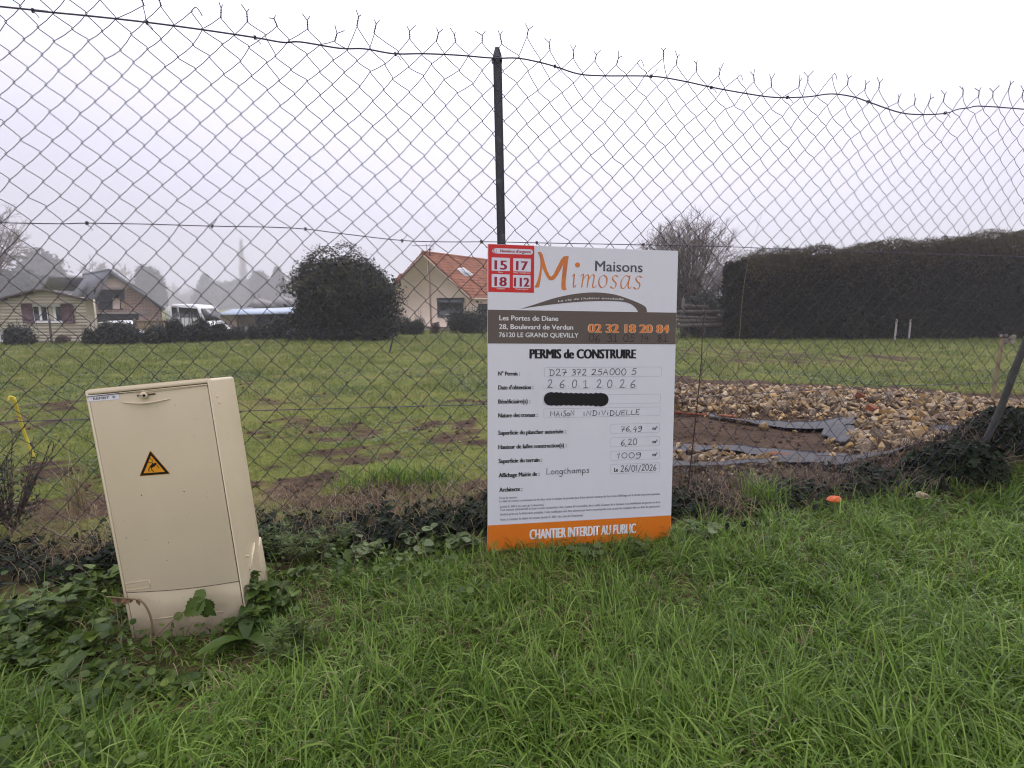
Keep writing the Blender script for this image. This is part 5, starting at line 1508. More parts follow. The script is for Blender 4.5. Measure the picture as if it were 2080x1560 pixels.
for i, (y0_, y1_, xa_, xb_) in enumerate(((618, 625, 1390, 1440), (630, 637, 1362, 1470), (640, 647, 1362, 1478), (649, 656, 1362, 1478), (658, 666, 1362, 1475))):
    a, b = at(xa_, y1_, YP), at(xb_, y0_, YP)
    tl = r_.normal(0, .05); v = np.array([(a[0], YP, a[2]), (b[0], YP, a[2] + tl), (b[0], YP + .04, a[2] + tl), (a[0], YP + .04, a[2]), (a[0], YP, b[2]), (b[0], YP, b[2] + tl), (b[0], YP + .04, b[2] + tl), (a[0], YP + .04, b[2])])
    sh(MB().hexa(v).build('plank', M['greywood'], pf), O)
for px in (1388, 1432, 1472): x = at(px, 650, YP)[0]; sh(MB().box((x - .06, YP + .042, O[2] - .1), (x + .06, YP + .16, at(px, 606 if px == 1388 else 626, YP)[2])).build('post', M['greywood'], pf), O)
g_ = pix_ground(105, 697); stick('field_post', g_ - [0, 0, .1], at(100, 647, g_[1]), .045, .04, 'greywood', 'dark thin post before the chalet window', 'post')
g_ = pix_ground(842, 671); stick('field_post', g_ - [0, 0, .1], at(842, 651, g_[1]), .04, .04, 'whitewood', 'pale short post before the cream house gable', 'post')
g_ = pix_ground(512, 690); q = at(497, 664, g_[1]); e = at(512, 664, g_[1])
o = MB().box((q[0], g_[1], g_[2] - .1), (e[0], g_[1] + .03, q[2])).build('board', M['concrete']); tag(o, 'pale upright board standing among the boundary shrubs', 'board')

# ================================================================== trees, hedge, shrubs
def lumpy(n, r, seed, squash=(1, 1, 1), lobes=9, shell=.55, shape=None):
    """points in the outer part of a lumpy crown of unit radius (z from -1 to 1)"""
    g = np.random.default_rng(seed)
    d = g.normal(0, 1, (n, 3)); d /= np.linalg.norm(d, axis=1)[:, None]
    L = g.normal(0, 1, (lobes, 3)); L /= np.linalg.norm(L, axis=1)[:, None]
    amp = g.uniform(.10, .34, lobes)
    bump = (amp * np.exp((d @ L.T - 1) * 9)).sum(1)
    rad = (.80 + bump) * (shell + (1 - shell) * g.random(n) ** .5)
    if shape is not None: rad = rad * shape(d)
    return d * rad[:, None] * np.array(squash) * r, d

def foliage(name, parent, org, centre, radii, nclump, per, leaf, size, mat, seed, shell=.55, spread=.12, lobes=9, shape=None, lift=0.0, up=.35):
    """clumps of small leaves spread through a lumpy volume"""
    g = np.random.default_rng(seed)
    c, d = lumpy(nclump, 1.0, seed, (1, 1, 1), lobes, shell, shape)
    R_ = np.array(radii)
    p = np.repeat(c, per, 0) + g.normal(0, spread, (nclump * per, 3)) * np.repeat(g.uniform(.5, 1.4, nclump), per)[:, None]
    pos = np.asarray(centre) + p * R_ - np.asarray(org, float)
    z = np.repeat(d, per, 0) + g.normal(0, .7, p.shape) + [0, 0, up]
    mb = MB(); n = len(pos)
    keep = pos[:, 2] > .03 + lift
    pos, z = pos[keep], z[keep]; n = len(pos)
    scatter(mb, *leaf, pos, rot_from(z, g.uniform(0, 6.3, n)), size * g.uniform(.6, 1.4, n))
    return mb.build(name, M[mat], parent)

def branches(mb, p, d, L, r, depth, g, spread=.5, up=.15, n=(3, 5), shrink=.68, sides=4, twig=.004, wig=.12):
    k = 5
    P = [p]; dd = d / np.linalg.norm(d)
    for i in range(k - 1):
        dd = dd + g.normal(0, wig, 3) + [0, 0, up * .3]; dd /= np.linalg.norm(dd); P.append(P[-1] + dd * L / (k - 1))
    P = np.array(P)
    mb.tube(P, np.linspace(r, max(r * .55, twig), k), sides if r > .02 else 3, cap=False)
    if depth <= 0: return
    for i in range(g.integers(*n)):
        t = g.uniform(.35, 1.0); j = min(int(t * (k - 1)), k - 2); q = P[j] + (P[j + 1] - P[j]) * (t * (k - 1) - j)
        nd = dd + g.normal(0, spread, 3) + [0, 0, up]
        branches(mb, q, nd, L * shrink * g.uniform(.75, 1.15), max(r * .5, twig), depth - 1, g, spread, up, n, shrink, sides, twig, wig)

def bare_tree(px, w_px, pytop, pycrown, Y, label, seed, nlimb=40, ntw=9, nfine=4, multi=False, twig=None, narrow=1.0, mat='baretwig'):
    if Y > 70: Y *= FARK; twig = twig and twig * FARK
    """winter tree: limbs curve from the trunk to points spread through a rounded crown, each carrying twigs and finer twigs"""
    top = at(px, pytop, Y); zb_ = float(base_height(top[0], Y)) - .1; h = top[2] - zb_
    zc = at(px, pycrown, Y)[2] - zb_; rx = w_px / 2 / FOC * Y; rz = (h - zc) / 2; cz = zc + rz
    o = thing('bare_tree', label, 'tree', (top[0], Y, zb_)); g = np.random.default_rng(seed)
    tw = twig or Y * .00036
    tr, cr = MB(), MB()
    fork = max(.1, zc * (.25 if multi else .75))
    if not multi: tr.tube(np.array([[0, 0, 0], [g.normal(0, .02) * h, 0, fork * .5], [0, 0, fork + rz * .3]]), [h * .024, h * .019, h * .014], 7, cap=False)
    for i in range(nlimb):
        d = g.normal(0, 1, 3); d /= np.linalg.norm(d); d[2] = abs(d[2]) * 1.25 - .35
        T = np.array([d[0] * rx, d[1] * rx * .8, cz + d[2] * rz]) * (1, 1, 1)
        T = np.array([0, 0, cz]) + (T - [0, 0, cz]) * g.uniform(.72, .98)
        a = g.uniform(0, 6.3)
        st = np.array([math.cos(a) * .2, math.sin(a) * .2, 0]) if multi else np.array([0, 0, fork * g.uniform(.8, 1) + rz * .3 * g.random()])
        ctrl = st * .35 + T * .65; ctrl[:2] *= .55; ctrl[2] = st[2] + (T[2] - st[2]) * .62
        u = np.linspace(0, 1, 8)[:, None]
        P = (1 - u) ** 2 * st + 2 * u * (1 - u) * ctrl + u * u * T + g.normal(0, rx * .012, (8, 3)) * (u > .05)
        r0 = h * (.006 if multi else .007)
        (tr if i < 7 and multi else cr).tube(P, np.linspace(r0, tw * 1.2, 8), 4, cap=False)
        L = rx * (.24 if multi else .34)
        for k_ in range(ntw):
            t = g.uniform(.45, 1.0); q = np.array([np.interp(t, u[:, 0], P[:, c]) for c in range(3)])
            dd = (q - [0, 0, cz * .8]) / (np.linalg.norm(q - [0, 0, cz * .8]) + 1e-6) * .8 + g.normal(0, .55, 3) + [0, 0, .45 * narrow]; dd /= np.linalg.norm(dd)
            e_ = q + dd * L * g.uniform(.5, 1.2); m_ = (q + e_) / 2 + g.normal(0, L * .06, 3)
            cr.tube(np.array([q, m_, e_]), [tw * 1.4, tw * 1.1, tw * .8], 3, cap=False)
            for f_ in range(nfine):
                q2 = q + (e_ - q) * g.uniform(.3, 1); d2 = dd + g.normal(0, .5, 3); d2 /= np.linalg.norm(d2)
                cr.tube(np.array([q2, q2 + d2 * L * g.uniform(.25, .6)]), [tw, tw * .55], 3, cap=False)
    if not tr.n: tr.tube(np.array([[0, 0, 0], [0, 0, fork]]), .05, 5)
    tr.build('trunk', M['bark'], o); cr.build('crown', M[mat], o)
    return o

FARK = 1.65
# the conifer hedge on the right
def hedge():
    g = np.random.default_rng(31)
    A = at(1492, 690, 21.4); Bx = 27.0
    ax = A[0]; y0_ = 21.0
    def topz(x):
        px = CX + FOC * x / 21.0
        return at(1500, float(np.interp(px, [1470, 1500, 1530, 1600, 1700, 1800, 1900, 1960, 2080, 2300], [548, 524, 512, 508, 505, 494, 486, 478, 470, 466])), 21.0)[2] - .20
    o = thing('hedge', 'tall dark conifer hedge with dry brown tips along the right side of the field', 'hedge', (ax + 6, y0_ + 1, float(base_height(ax + 6, y0_))))
    org = np.array(o.location)
    pos, nrm, tip = [], [], []
    n = 62000
    x = ax + (Bx - ax) * g.random(n)
    tz = np.array([topz(v) for v in np.linspace(ax, Bx, 200)])
    T = np.interp(x, np.linspace(ax, Bx, 200), tz)
    b = base_height(x, y0_ + 0 * x)
    u = g.random(n)
    z = b + (T - b) * u
    lum = vnoise(x, z, 1.1, 1) * .75 + vnoise(x, z, .4, 2) * .45 + vnoise(x, z, .16, 3) * .2 - .25
    endk = np.clip((x - ax) / 1.0, 0, 1)
    y = y0_ + .90 - lum * 1.25 + np.maximum(0, u - .86) * .9 + (1 - np.sqrt(np.clip(endk * (2 - endk), 0, 1))) * 1.3 + np.abs(g.normal(0, .12, n))
    x = x - .25 * (vnoise(z, y, .5, 4) - .5) * (endk < 1)
    pos.append(np.stack([x, y, z], 1)); nrm.append(np.stack([0 * x - .6 * (1 - endk), -1 + 0 * x, .35 + 0 * x], 1) + g.normal(0, .6, (n, 3)))
    # left end face
    m = 5000; yy = y0_ + .4 + 1.9 * g.random(m); u2 = g.random(m); zb_ = base_height(ax + 0 * yy, yy); z2 = zb_ + (topz(ax + .3) - zb_) * u2
    x2 = ax + .2 + .5 * (vnoise(yy, z2, .6, 8) - .5) + .5 * np.maximum(0, u2 - .75)
    pos.append(np.stack([x2, yy, z2], 1)); nrm.append(np.stack([-1 + 0 * x2, 0 * x2, .3 + 0 * x2], 1) + g.normal(0, .6, (m, 3)))
    P = np.concatenate(pos) - org; N = np.concatenate(nrm)
    mb = MB(); scatter(mb, *LEAF_SMALL, P, rot_from(N, g.uniform(0, 6.3, len(P))), g.uniform(.08, .22, len(P)))
    mb.build('foliage', M['hedge'], o)
    # feathery top
    n = 46000; x = ax + .2 + (Bx - ax) * g.random(n); T = np.interp(x, np.linspace(ax, Bx, 200), tz)
    tuft = vnoise(x, 0 * x, .75, 5) * .42 + vnoise(x, 0 * x, .26, 5) * .30 + vnoise(x, 0 * x, .09, 6) * .22 - .12
    front = g.random(n) < .45
    y = np.where(front, y0_ - .42 + .45 * g.random(n), y0_ + .15 + 1.9 * g.random(n))
    z = np.where(front, T + .02 + tuft * .7 - g.exponential(.42, n) * (.5 + vnoise(x, 0 * x, .6, 12)), T - .75 + (tuft * 1.15 + .50) * g.random(n) ** .7)
    P = np.stack([x, y, z], 1) - org
    mb = MB(); scatter(mb, *LEAF_NEEDLE, P, rot_from(g.normal(0, 1, (n, 3)) * [1, 1, .5], g.uniform(0, 6.3, n)), g.uniform(.07, .17, n))
    m = 9000; x = ax + .2 + (Bx - ax) * g.random(m); T = np.interp(x, np.linspace(ax, Bx, 200), tz)
    for k_ in range(900):
        xx = ax + .3 + (Bx - ax) * g.random(); tz_ = np.interp(xx, np.linspace(ax, Bx, 200), tz)
        q = np.array([xx, y0_ + .4 + g.random() * 1.2, tz_ - .25]) - org
        mb.tube(np.array([q, q + [g.normal(0, .08), 0, .22], q + [g.normal(0, .2), 0, .34 + .34 * g.random()]]), [.008, .006, .003], 3, cap=False)
    mb.build('dry_tips', M['hedge_tip'], o)
    mb = MB()   # added dim core so that no sky shows through the hedge's body
    mb.box((ax + .9, y0_ + .95, org[2] - .3), (Bx, y0_ + 2.0, topz(ax + 1.2) - .30)); mb.box((ax + 4, y0_ + 1.0, org[2] - .2), (Bx, y0_ + 1.9, topz(ax + 4) - .3)); mb.box((ax + 9, y0_ + 1.05, org[2] - .2), (Bx, y0_ + 1.8, topz(ax + 9) - .3)); sh(mb.build('hedge_core', M['hedge'], o), org)
hedge()

# the big evergreen bush
def bush(name, px0, px1, pyt, pyb, Y, label, seed, n, leaf=LEAF_SMALL, size=.11, mat='holly', tipmat=None, cat='bush', group=None, shell=.6, lobes=12, depthk=.8, per=9):
    a, b = at(px0, pyb, Y), at(px1, pyb, Y); x = (a[0] + b[0]) / 2; rx = (b[0] - a[0]) / 2
    zb_ = float(base_height(x, Y)); zt = at((px0 + px1) / 2, pyt, Y)[2]
    h = zt - zb_
    if name == 'shrub': rx *= 1.04; h *= .92
    o = thing(name, label, cat, (x, Y, zb_), group=group)
    org = np.array([x, Y, zb_])
    fat = lambda d: (np.hypot(d[:, 0], d[:, 1]) ** 2.3 + np.abs(d[:, 2]) ** 2.3 + 1e-4) ** (-1 / 2.3) * .97 + .10 * np.sin(d[:, 0] * 7 + seed) * np.sin(d[:, 2] * 6 + d[:, 1] * 5 + seed)
    c = org + [0, 0, h * .46]
    gg = np.random.default_rng(seed + 5)
    if name == 'shrub':      # several uneven lobes leaning into one another
        k_ = 5; xs_ = np.linspace(-.62, .62, k_) + gg.normal(0, .09, k_); mb = MB()
        for q in range(k_):
            hh = h * gg.uniform(.62, 1.06); rr_ = rx * gg.uniform(.34, .52)
            cc = np.array([xs_[q] * rx, gg.normal(0, .2) * rx * depthk, hh * .46])
            cl_, d_ = lumpy(n // 3, 1.0, seed + q, (1, 1, 1), 8, .35, fat); p_ = np.repeat(cl_, per, 0) + gg.normal(0, .13, (len(cl_) * per, 3))
            P_ = p_ * [rr_, rr_ * .9, hh * .56] + cc; z_ = np.repeat(d_, per, 0) + gg.normal(0, .7, p_.shape) + [0, 0, .35]; kk = P_[:, 2] > .02
            scatter(mb, *leaf, P_[kk], rot_from(z_[kk], gg.uniform(0, 6.3, kk.sum())), size * gg.uniform(.6, 1.4, kk.sum()))
        for q in range(14):
            b0 = np.array([gg.uniform(-.8, .8) * rx, gg.normal(0, .2) * rx, h * .5]); mb.tube(np.array([b0, b0 + [gg.normal(0, .08), 0, h * gg.uniform(.4, .75)]]), [.012, .006], 3, cap=False)
        mb.build('foliage', M[mat], o)
    else:
        foliage('foliage', o, org, c, (rx * .90, rx * depthk, h * .53), n, per, leaf, size, mat, seed, shell, .075, lobes, fat)
        foliage('skirt', o, org, org + [0, 0, h * .2], (rx * .96, rx * depthk, h * .26), n // 3, per, leaf, size, mat, seed + 2, .4, .08, lobes, fat)
        foliage('inner_foliage', o, org, c - [0, 0, .02 * h], (rx * .70, rx * depthk * .7, h * .44), n // 3, per, leaf, size * 1.5, mat, seed + 1, .3, .12, lobes, fat)
    if tipmat and name != 'shrub': foliage('brown_lit_shoots', o, org, c + [0, 0, h * .07], (rx * .91, rx * depthk, h * .52), n // (2 if name == 'evergreen_bush' else 5), 7, LEAF_NEEDLE if name == 'bush' else leaf, size, tipmat, seed, .9, .04, lobes, lambda d: np.where(d[:, 2] > .1, fat(d), .4), up=.8)  # brownish shoots on the upper part, their paler tone painting the lit top
    g = np.random.default_rng(seed); mb = MB()
    for k_ in range(5): branches(mb, np.array([g.normal(0, rx * .1), g.normal(0, rx * .1), 0]), np.array([*g.normal(0, .5, 2), 1.0]), h * .45, .035 * h / 3, 2, g)
    mb.build('stem', M['bark'], o)
    return o
bush('evergreen_bush', 588, 808, 528, 692, 21.5, 'large dome shaped dark evergreen bush in the middle of the field edge', 51, 3000, size=.115, tipmat='holly_tip', lobes=16, per=11)

# low shrubs along the boundary
SHR = [(8, 76, 652, 701, 21.0, 'round dark shrub in front of the chalet window', 700), (172, 205, 662, 699, 21.0, 'small shrub at the corner of the chalet', 260), (204, 285, 645, 698, 20.5, 'wide shrub in front of the brick barn', 800),
       (285, 342, 655, 697, 20.5, 'low shrub in front of the pale board fence', 500), (336, 380, 640, 692, 21.0, 'shrub covering the left end of the white van', 420), (378, 432, 632, 690, 21.5, 'tall pointed shrub in front of the white van', 620),
       (428, 458, 646, 688, 22.0, 'shrub covering the right end of the white van', 300), (455, 500, 660, 690, 22.5, 'low shrub between van and upright board', 300), (508, 560, 652, 688, 22.5, 'loose shrub right of the upright board', 420),
       (546, 606, 640, 686, 22.5, 'dark shrub under the awning beside the big bush', 560), (770, 812, 640, 676, 25.0, 'shrub at the right foot of the big bush', 360), (806, 862, 634, 672, 27.0, 'dark shrub before the cream gable wall', 520), (902, 990, 612, 671, 29.0, 'tall dark shrub before the window of the cream house', 900),
       (592, 700, 655, 694, 20.3, 'low dark shrub at the left foot of the big bush', 700), (690, 780, 655, 690, 20.5, 'low dark shrub at the middle foot of the big bush', 600)]
for i, (a, b, t, bt, Y, lab_, n) in enumerate(SHR):
    bush('shrub', a, b, t, bt, Y, lab_, 200 + i * 7, n, size=.085, tipmat='holly_tip' if i in (0, 2, 5, 8, 11, 12) else 'shrub', cat='shrub', group='shrubs along the field boundary', lobes=16, per=7, mat='shrub', shell=.5)
bush('dry_shrub', 375 - 262, 375 - 232, 680, 700, 21.2, 'small reddish dry shrub against the chalet boards', 402, 120, size=.07, mat='redtwig', cat='shrub', per=6)
bush('dry_shrub', 872, 896, 652, 672, 28.0, 'small reddish dry shrub at the foot of the cream gable', 403, 100, size=.07, mat='redtwig', cat='shrub', per=6)
bush('evergreen_shrub', 1376, 1486, 580, 655, 23.5, 'grey green shrub under the bare round tree beside the hedge', 404, 700, size=.09, mat='conifer', cat='shrub', per=7)
bush('evergreen_shrub', 1010, 1380, 600, 690, 27.0, 'long dark shrub row hidden behind the permit sign', 405, 900, size=.12, mat='holly', cat='shrub', per=7)

# trees
bare_tree(1411, 236, 424, 655, 27, 'round bare multi stemmed tree rising behind the plank fence', 61, 120, 20, 4, True, .0075)
bare_tree(1114, 60, 474, 600, 60, 'thin bare tree top showing just above the permit sign', 62, 24, 6, 3, False, None, 2.5)
bare_tree(-44, 150, 398, 560, 48, 'tall bare tree cut by the left edge of the photo', 63, 46, 10, 5, False, .014)
for i, (px, w_, t, Y, lab_) in enumerate(((182, 90, 522, 150, 'bare tree behind the left part of the barn roof'), (238, 80, 528, 165, 'bare tree behind the barn ridge'), (284, 66, 548, 150, 'bare tree behind the right slope of the barn roof'), (348, 50, 576, 300, 'faint low bare tree in the fog right of the barn'), (392, 56, 578, 310, 'faint low bare tree in the fog above the white van'))):
    bare_tree(px, w_, t, 650, Y, lab_, 70 + i, 34, 8, 4, False, Y * .0005)
def poplar(px, pyt, Y, label, seed):
    Y *= FARK
    top = at(px, pyt, Y); zb_ = float(base_height(top[0], Y)) - .1; h = top[2] - zb_
    o = thing('poplar', label, 'tree', (top[0], Y, zb_)); g = np.random.default_rng(seed)
    mb = MB(); mb.tube(np.array([[0, 0, 0], [0, 0, h * .5], [0, 0, h * .97]]), [h * .014, h * .009, .03], 6, cap=False); mb.build('trunk', M['bark'], o)
    cr = MB()
    for k_ in range(170):
        z = h * (.12 + .85 * k_ / 170); a = g.uniform(0, 6.3); L = h * .19 * (1 - .6 * z / h) * g.uniform(.6, 1.1)
        branches(cr, np.array([0, 0, z]), np.array([math.cos(a) * .36, math.sin(a) * .36, 1]), L, .07, 2, g, .22, .5, (3, 5), .6, 3, Y * .00016)
    cr.build('crown', M['baretwig'], o)
poplar(490, 497, 270, 'tall narrow bare poplar rising faintly out of the fog', 81)

def conifer(px, pyt, wpx, Y, label, seed, shape='cone', n=900, size=.5, mat='conifer', group=None, pyb=660):
    if Y > 70: Y *= FARK; size *= FARK
    top = at(px, pyt, Y); zb_ = float(base_height(top[0], Y)) - .1; h = top[2] - zb_; rx = wpx / 2 / FOC * Y
    o = thing('conifer' if shape == 'cone' else 'evergreen_tree', label, 'tree', (top[0], Y, zb_), group=group); g = np.random.default_rng(seed)
    org = np.array([top[0], Y, zb_])
    mb = MB(); mb.tube(np.array([[0, 0, 0], [0, 0, h * .5], [0, 0, h * .9]]), [h * .02, h * .014, h * .004], 6, cap=False); mb.build('trunk', M['bark'], o)
    if shape == 'cone':
        m = n * 10; t = g.random(m) ** .75; tier = np.sin(t * 46 + g.uniform(0, 1, m)) * .16
        az_ = g.integers(0, 26, m) * .2417 + g.normal(0, .09, m) + np.floor(t * 9) * 1.7
        rad = rx * (1 - t) ** .8 * (.86 + tier) * (.35 + .65 * g.random(m) ** .5) * (.7 + .6 * np.abs(np.sin(az_ * 2.5 + np.floor(t * 9)))) + .02
        pos = np.stack([np.cos(az_) * rad, np.sin(az_) * rad, h * (.08 + .92 * t) - rad * .18], 1)
        z = pos * [1, 1, 0] / (rx + .01) + g.normal(0, .6, (m, 3)) + [0, 0, .4]
        mb = MB(); scatter(mb, *LEAF_SMALL, pos, rot_from(z, g.uniform(0, 6.3, m)), size * g.uniform(.5, 1.3, m)); mb.build('crown', M[mat], o)
    else:
        foliage('crown', o, org, org + [0, 0, h * .52], (rx, rx * .8, h * .5), n, 10, LEAF_SMALL, size, mat, seed, .5, .09, 13)
    return o
conifer(80, 520, 84, 120, 'broad dark evergreen tree behind the chalet roof', 91, 'round', 900, 1.0)
conifer(18, 548, 120, 75, 'dark evergreen mass at the left edge behind the chalet', 92, 'round', 900, .6)
conifer(128, 562, 50, 110, 'low evergreen between chalet tree and barn', 93, 'round', 400, .8)
conifer(300, 552, 60, 140, 'evergreen tree behind the right slope of the barn roof', 94, 'round', 500, .9, 'conifer')
conifer(416, 560, 62, 210, 'pale foggy pine left of the poplar', 95, 'cone', 700, 1.3)
conifer(448, 574, 80, 220, 'wide foggy evergreen left of the poplar', 96, 'round', 700, 1.3)
conifer(492, 568, 56, 225, 'foggy evergreen at the foot of the poplar', 97, 'round', 600, 1.3)
conifer(528, 557, 44, 190, 'foggy round evergreen right of the poplar', 98, 'round', 500, 1.1)
conifer(563, 546, 58, 190, 'pointed foggy conifer left of the big bush', 99, 'cone', 700, 1.1)
conifer(590, 572, 50, 200, 'foggy evergreen just behind the left edge of the big bush', 100, 'round', 450, 1.1)
conifer(372, 606, 60, 330, 'faint far evergreen above the white van', 101, 'round', 300, 1.8)
conifer(330, 590, 46, 330, 'faint far evergreen right of the barn roof', 102, 'round', 300, 1.8)
conifer(470, 606, 240, 330, 'long faint evergreen belt far behind the awning', 104, 'round', 900, 1.9)
conifer(850, 612, 150, 260, 'faint evergreen belt hidden behind the cream house', 103, 'round', 400, 1.6)

# ================================================================== plants near the fence
def stems_leaves(name, base, label, seed, nst, h, leaf, lsize, lmat, cat='weed', group=None, lean=.35, per=7, stemmat='greenstem', droop=.5, stem_r=.0022, top_only=False):
    g = np.random.default_rng(seed); z = gh(base[0], base[1])
    o = thing(name, label, cat, (base[0], base[1], z - .01), group=group)
    sm_, lm = MB(), MB(); pos, nr, spn, scs, head = [], [], [], [], []
    for s_ in range(nst):
        a = g.uniform(0, 6.3); L = h * g.uniform(.55, 1.1); le = lean * g.uniform(.3, 1.3)
        u = np.linspace(0, 1, 7)
        P = np.stack([np.cos(a) * le * L * u ** 1.5 + np.cos(a) * .02, np.sin(a) * le * L * u ** 1.5 + np.sin(a) * .02, L * (u - .22 * le * u ** 2.5)], 1)
        sm_.tube(P, np.linspace(stem_r, stem_r * .6, 7), 5)
        for k_ in range(per):
            t = g.uniform(.25 if not top_only else .75, 1.0); q = np.array([np.interp(t, u, P[:, i]) for i in range(3)])
            la = g.uniform(0, 6.3); out = np.array([math.cos(la), math.sin(la), g.uniform(-.1, .5)])
            pos.append(q); head.append(out); scs.append(lsize * g.uniform(.5, 1.15))
    pos, head = np.array(pos), np.array(head); head /= np.linalg.norm(head, axis=1)[:, None]
    up_ = g.normal(0, .35, head.shape) + [0, 0, 1]
    x = np.cross(head, up_); x /= np.linalg.norm(x, axis=1)[:, None]; n_ = np.cross(x, head)
    scatter(lm, *leaf, pos, np.stack([x, head, n_], 2), np.array(scs))
    sm_.build('stem', M[stemmat], o, smooth=True); lm.build('foliage', M[lmat], o, smooth=False)
    return o
WG = 'broad leaved weeds round the cabinet'
W_ = [(205, 1210, .16, 'bright green broad leaved weed at the left edge of the cabinet foot', .085), (60, 1285, .16, 'broad leaved weed in the far left of the dark weeds', .09), (130, 1270, .17, 'pale green broad leaved weed left of the cabinet', .095), (175, 1330, .14, 'low broad leaved weed in front left of the cabinet', .085), (236, 1385, .05, 'low dark weed just below the left cabinet corner', .07),
      (300, 1385, .035, 'small weed touching the front of the cabinet base', .06), (350, 1390, .04, 'small dark weed in front of the cabinet middle', .065), (415, 1372, .05, 'weed in front of the right half of the cabinet', .075), (505, 1268, .14, 'tall broad leaved weed at the right cabinet corner', .085), (530, 1235, .20, 'large nettle like weed right of the cabinet', .095), (575, 1230, .18, 'loose weed right of the nettle like weed', .08), (20, 1350, .15, 'broad leaved weed cut by the left photo edge', .08), (95, 1360, .13, 'weed among the grass at lower left', .075)]
for i, (px, py, h_, lab_, ls) in enumerate(W_):
    stems_leaves('broad_leaf_weed', pix_ground(px, py), lab_, 300 + i, 5 + i % 3, h_ * .8, LEAF_BROAD if i % 3 != 2 else LEAF_IVY, ls * .50, 'weed', 'weed', WG, .5, 15)
for i, (px, py, h_, lab_) in enumerate(((620, 1140, .15, 'feathery green weed between cabinet and permit sign'), (560, 1130, .15, 'feathery weed behind the right cabinet corner'), (680, 1125, .13, 'feathery green weed midway to the permit sign'), (740, 1140, .10, 'round leaved low weed midway to the permit sign'), (860, 1130, .10, 'round leaved low weed left of the permit sign'), (940, 1125, .09, 'small round leaved weed just left of the permit sign foot'), (600, 1330, .13, 'feathery weed in the grass below the cabinet corner'), (1190, 1128, .045, 'small dark leafy weed under the permit sign'), (1290, 1118, .04, 'small dark leafy weed under the right part of the permit sign'), (1420, 1090, .08, 'round leaved weed right of the permit sign foot'))):
    feathery = 'feathery' in lab_
    stems_leaves('feathery_weed' if feathery else 'round_leaf_weed', pix_ground(px, py), lab_, 340 + i, 20 if feathery else 12, h_, LEAF_NEEDLE if feathery else LEAF_ROUND, .035 if feathery else .042, 'clover' if not feathery else 'weed', 'weed', 'low weeds along the fence foot', .55, 30 if feathery else 7)
# long-leaved dock, lower left, and right of the cabinet
def rosette(px, py, label, seed, n, L, mat='weed', leaf=LEAF_LONG):
    b = pix_ground(px, py); g = np.random.default_rng(seed); z = gh(b[0], b[1])
    head = np.stack([np.cos(a := np.arange(n) * 2.4 + g.normal(0, .3, n)), np.sin(a), g.uniform(.25, 1.1, n)], 1); head /= np.linalg.norm(head, axis=1)[:, None]
    x = np.cross(head, np.array([[0, 0, 1.0]])); x /= np.linalg.norm(x, axis=1)[:, None]
    mb = MB(); scatter(mb, *leaf, np.zeros((n, 3)) + [0, 0, .02], np.stack([x, head, np.cross(x, head)], 2), L * g.uniform(.6, 1.1, n))
    o = mb.build('dock_plant', M[mat]); o.location = (b[0], b[1], z); return tag(o, label, 'weed')
rosette(135, 1400, 'long leaved dark green dock plant at lower left', 8, 8, .11, 'weed'); rosette(500, 1300, 'long leaved dock plant at the right foot of the cabinet', 9, 8, .14)

# dry stems in front of the cabinet base
def wilted(pts, r, label, seed, nleaf, mat='deadleaf', stem='dead'):
    P = np.array(pts); b = P[0]; g = np.random.default_rng(seed)
    o = thing('wilted_stem', label, 'weed', b)
    mb = MB(); S = smooth_line(P - b, 6); mb.tube(S, np.linspace(r, r * .7, len(S)), 6); mb.build('stem', M[stem], o, smooth=True)
    q = S[g.integers(len(S) // 2, len(S), nleaf)]; head = np.stack([g.normal(0, .5, nleaf), g.normal(-.3, .3, nleaf), -np.abs(g.normal(.8, .3, nleaf))], 1); head /= np.linalg.norm(head, axis=1)[:, None]
    x = np.cross(head, np.array([[0, 1.0, 0]])); x /= np.linalg.norm(x, axis=1)[:, None]
    mb = MB(); scatter(mb, *LEAF_BROAD, q, np.stack([x, head, np.cross(x, head)], 2), g.uniform(.012, .026, nleaf)); mb.build('leaf', M[mat], o)
def infront(px, py, d=.03): return on_plane(px, py, BT - BRn[:, 1] * d, BRn[:, 1])
wilted([infront(312, 1290), infront(305, 1250), infront(288, 1222), infront(262, 1216), infront(215, 1212, .05)], .0032, 'pale arching wilted stem in front of the cabinet base', 21, 6)
wilted([infront(290, 1320, .06), infront(340, 1270, .05), infront(385, 1235, .05), infront(410, 1222, .05)], .0022, 'thin brown stem carrying a torn leaf before the cabinet base', 22, 2, 'weed')
stl = infront(415, 1218, .055)
o = thing('torn_leaf', 'torn yellow green leaf before the right part of the cabinet base', 'leaf', stl); mb = MB()
scatter(mb, *LEAF_BROAD, np.zeros((4, 3)), rot_from(np.array([[.2, -1, .5], [-.5, -1, .3], [.6, -.9, .2], [0, -1, .9]]), np.array([2.2, 4.0, 3.2, 1.0])), np.array([.07, .06, .06, .05])); mb.build('blade', M['weed'], o)

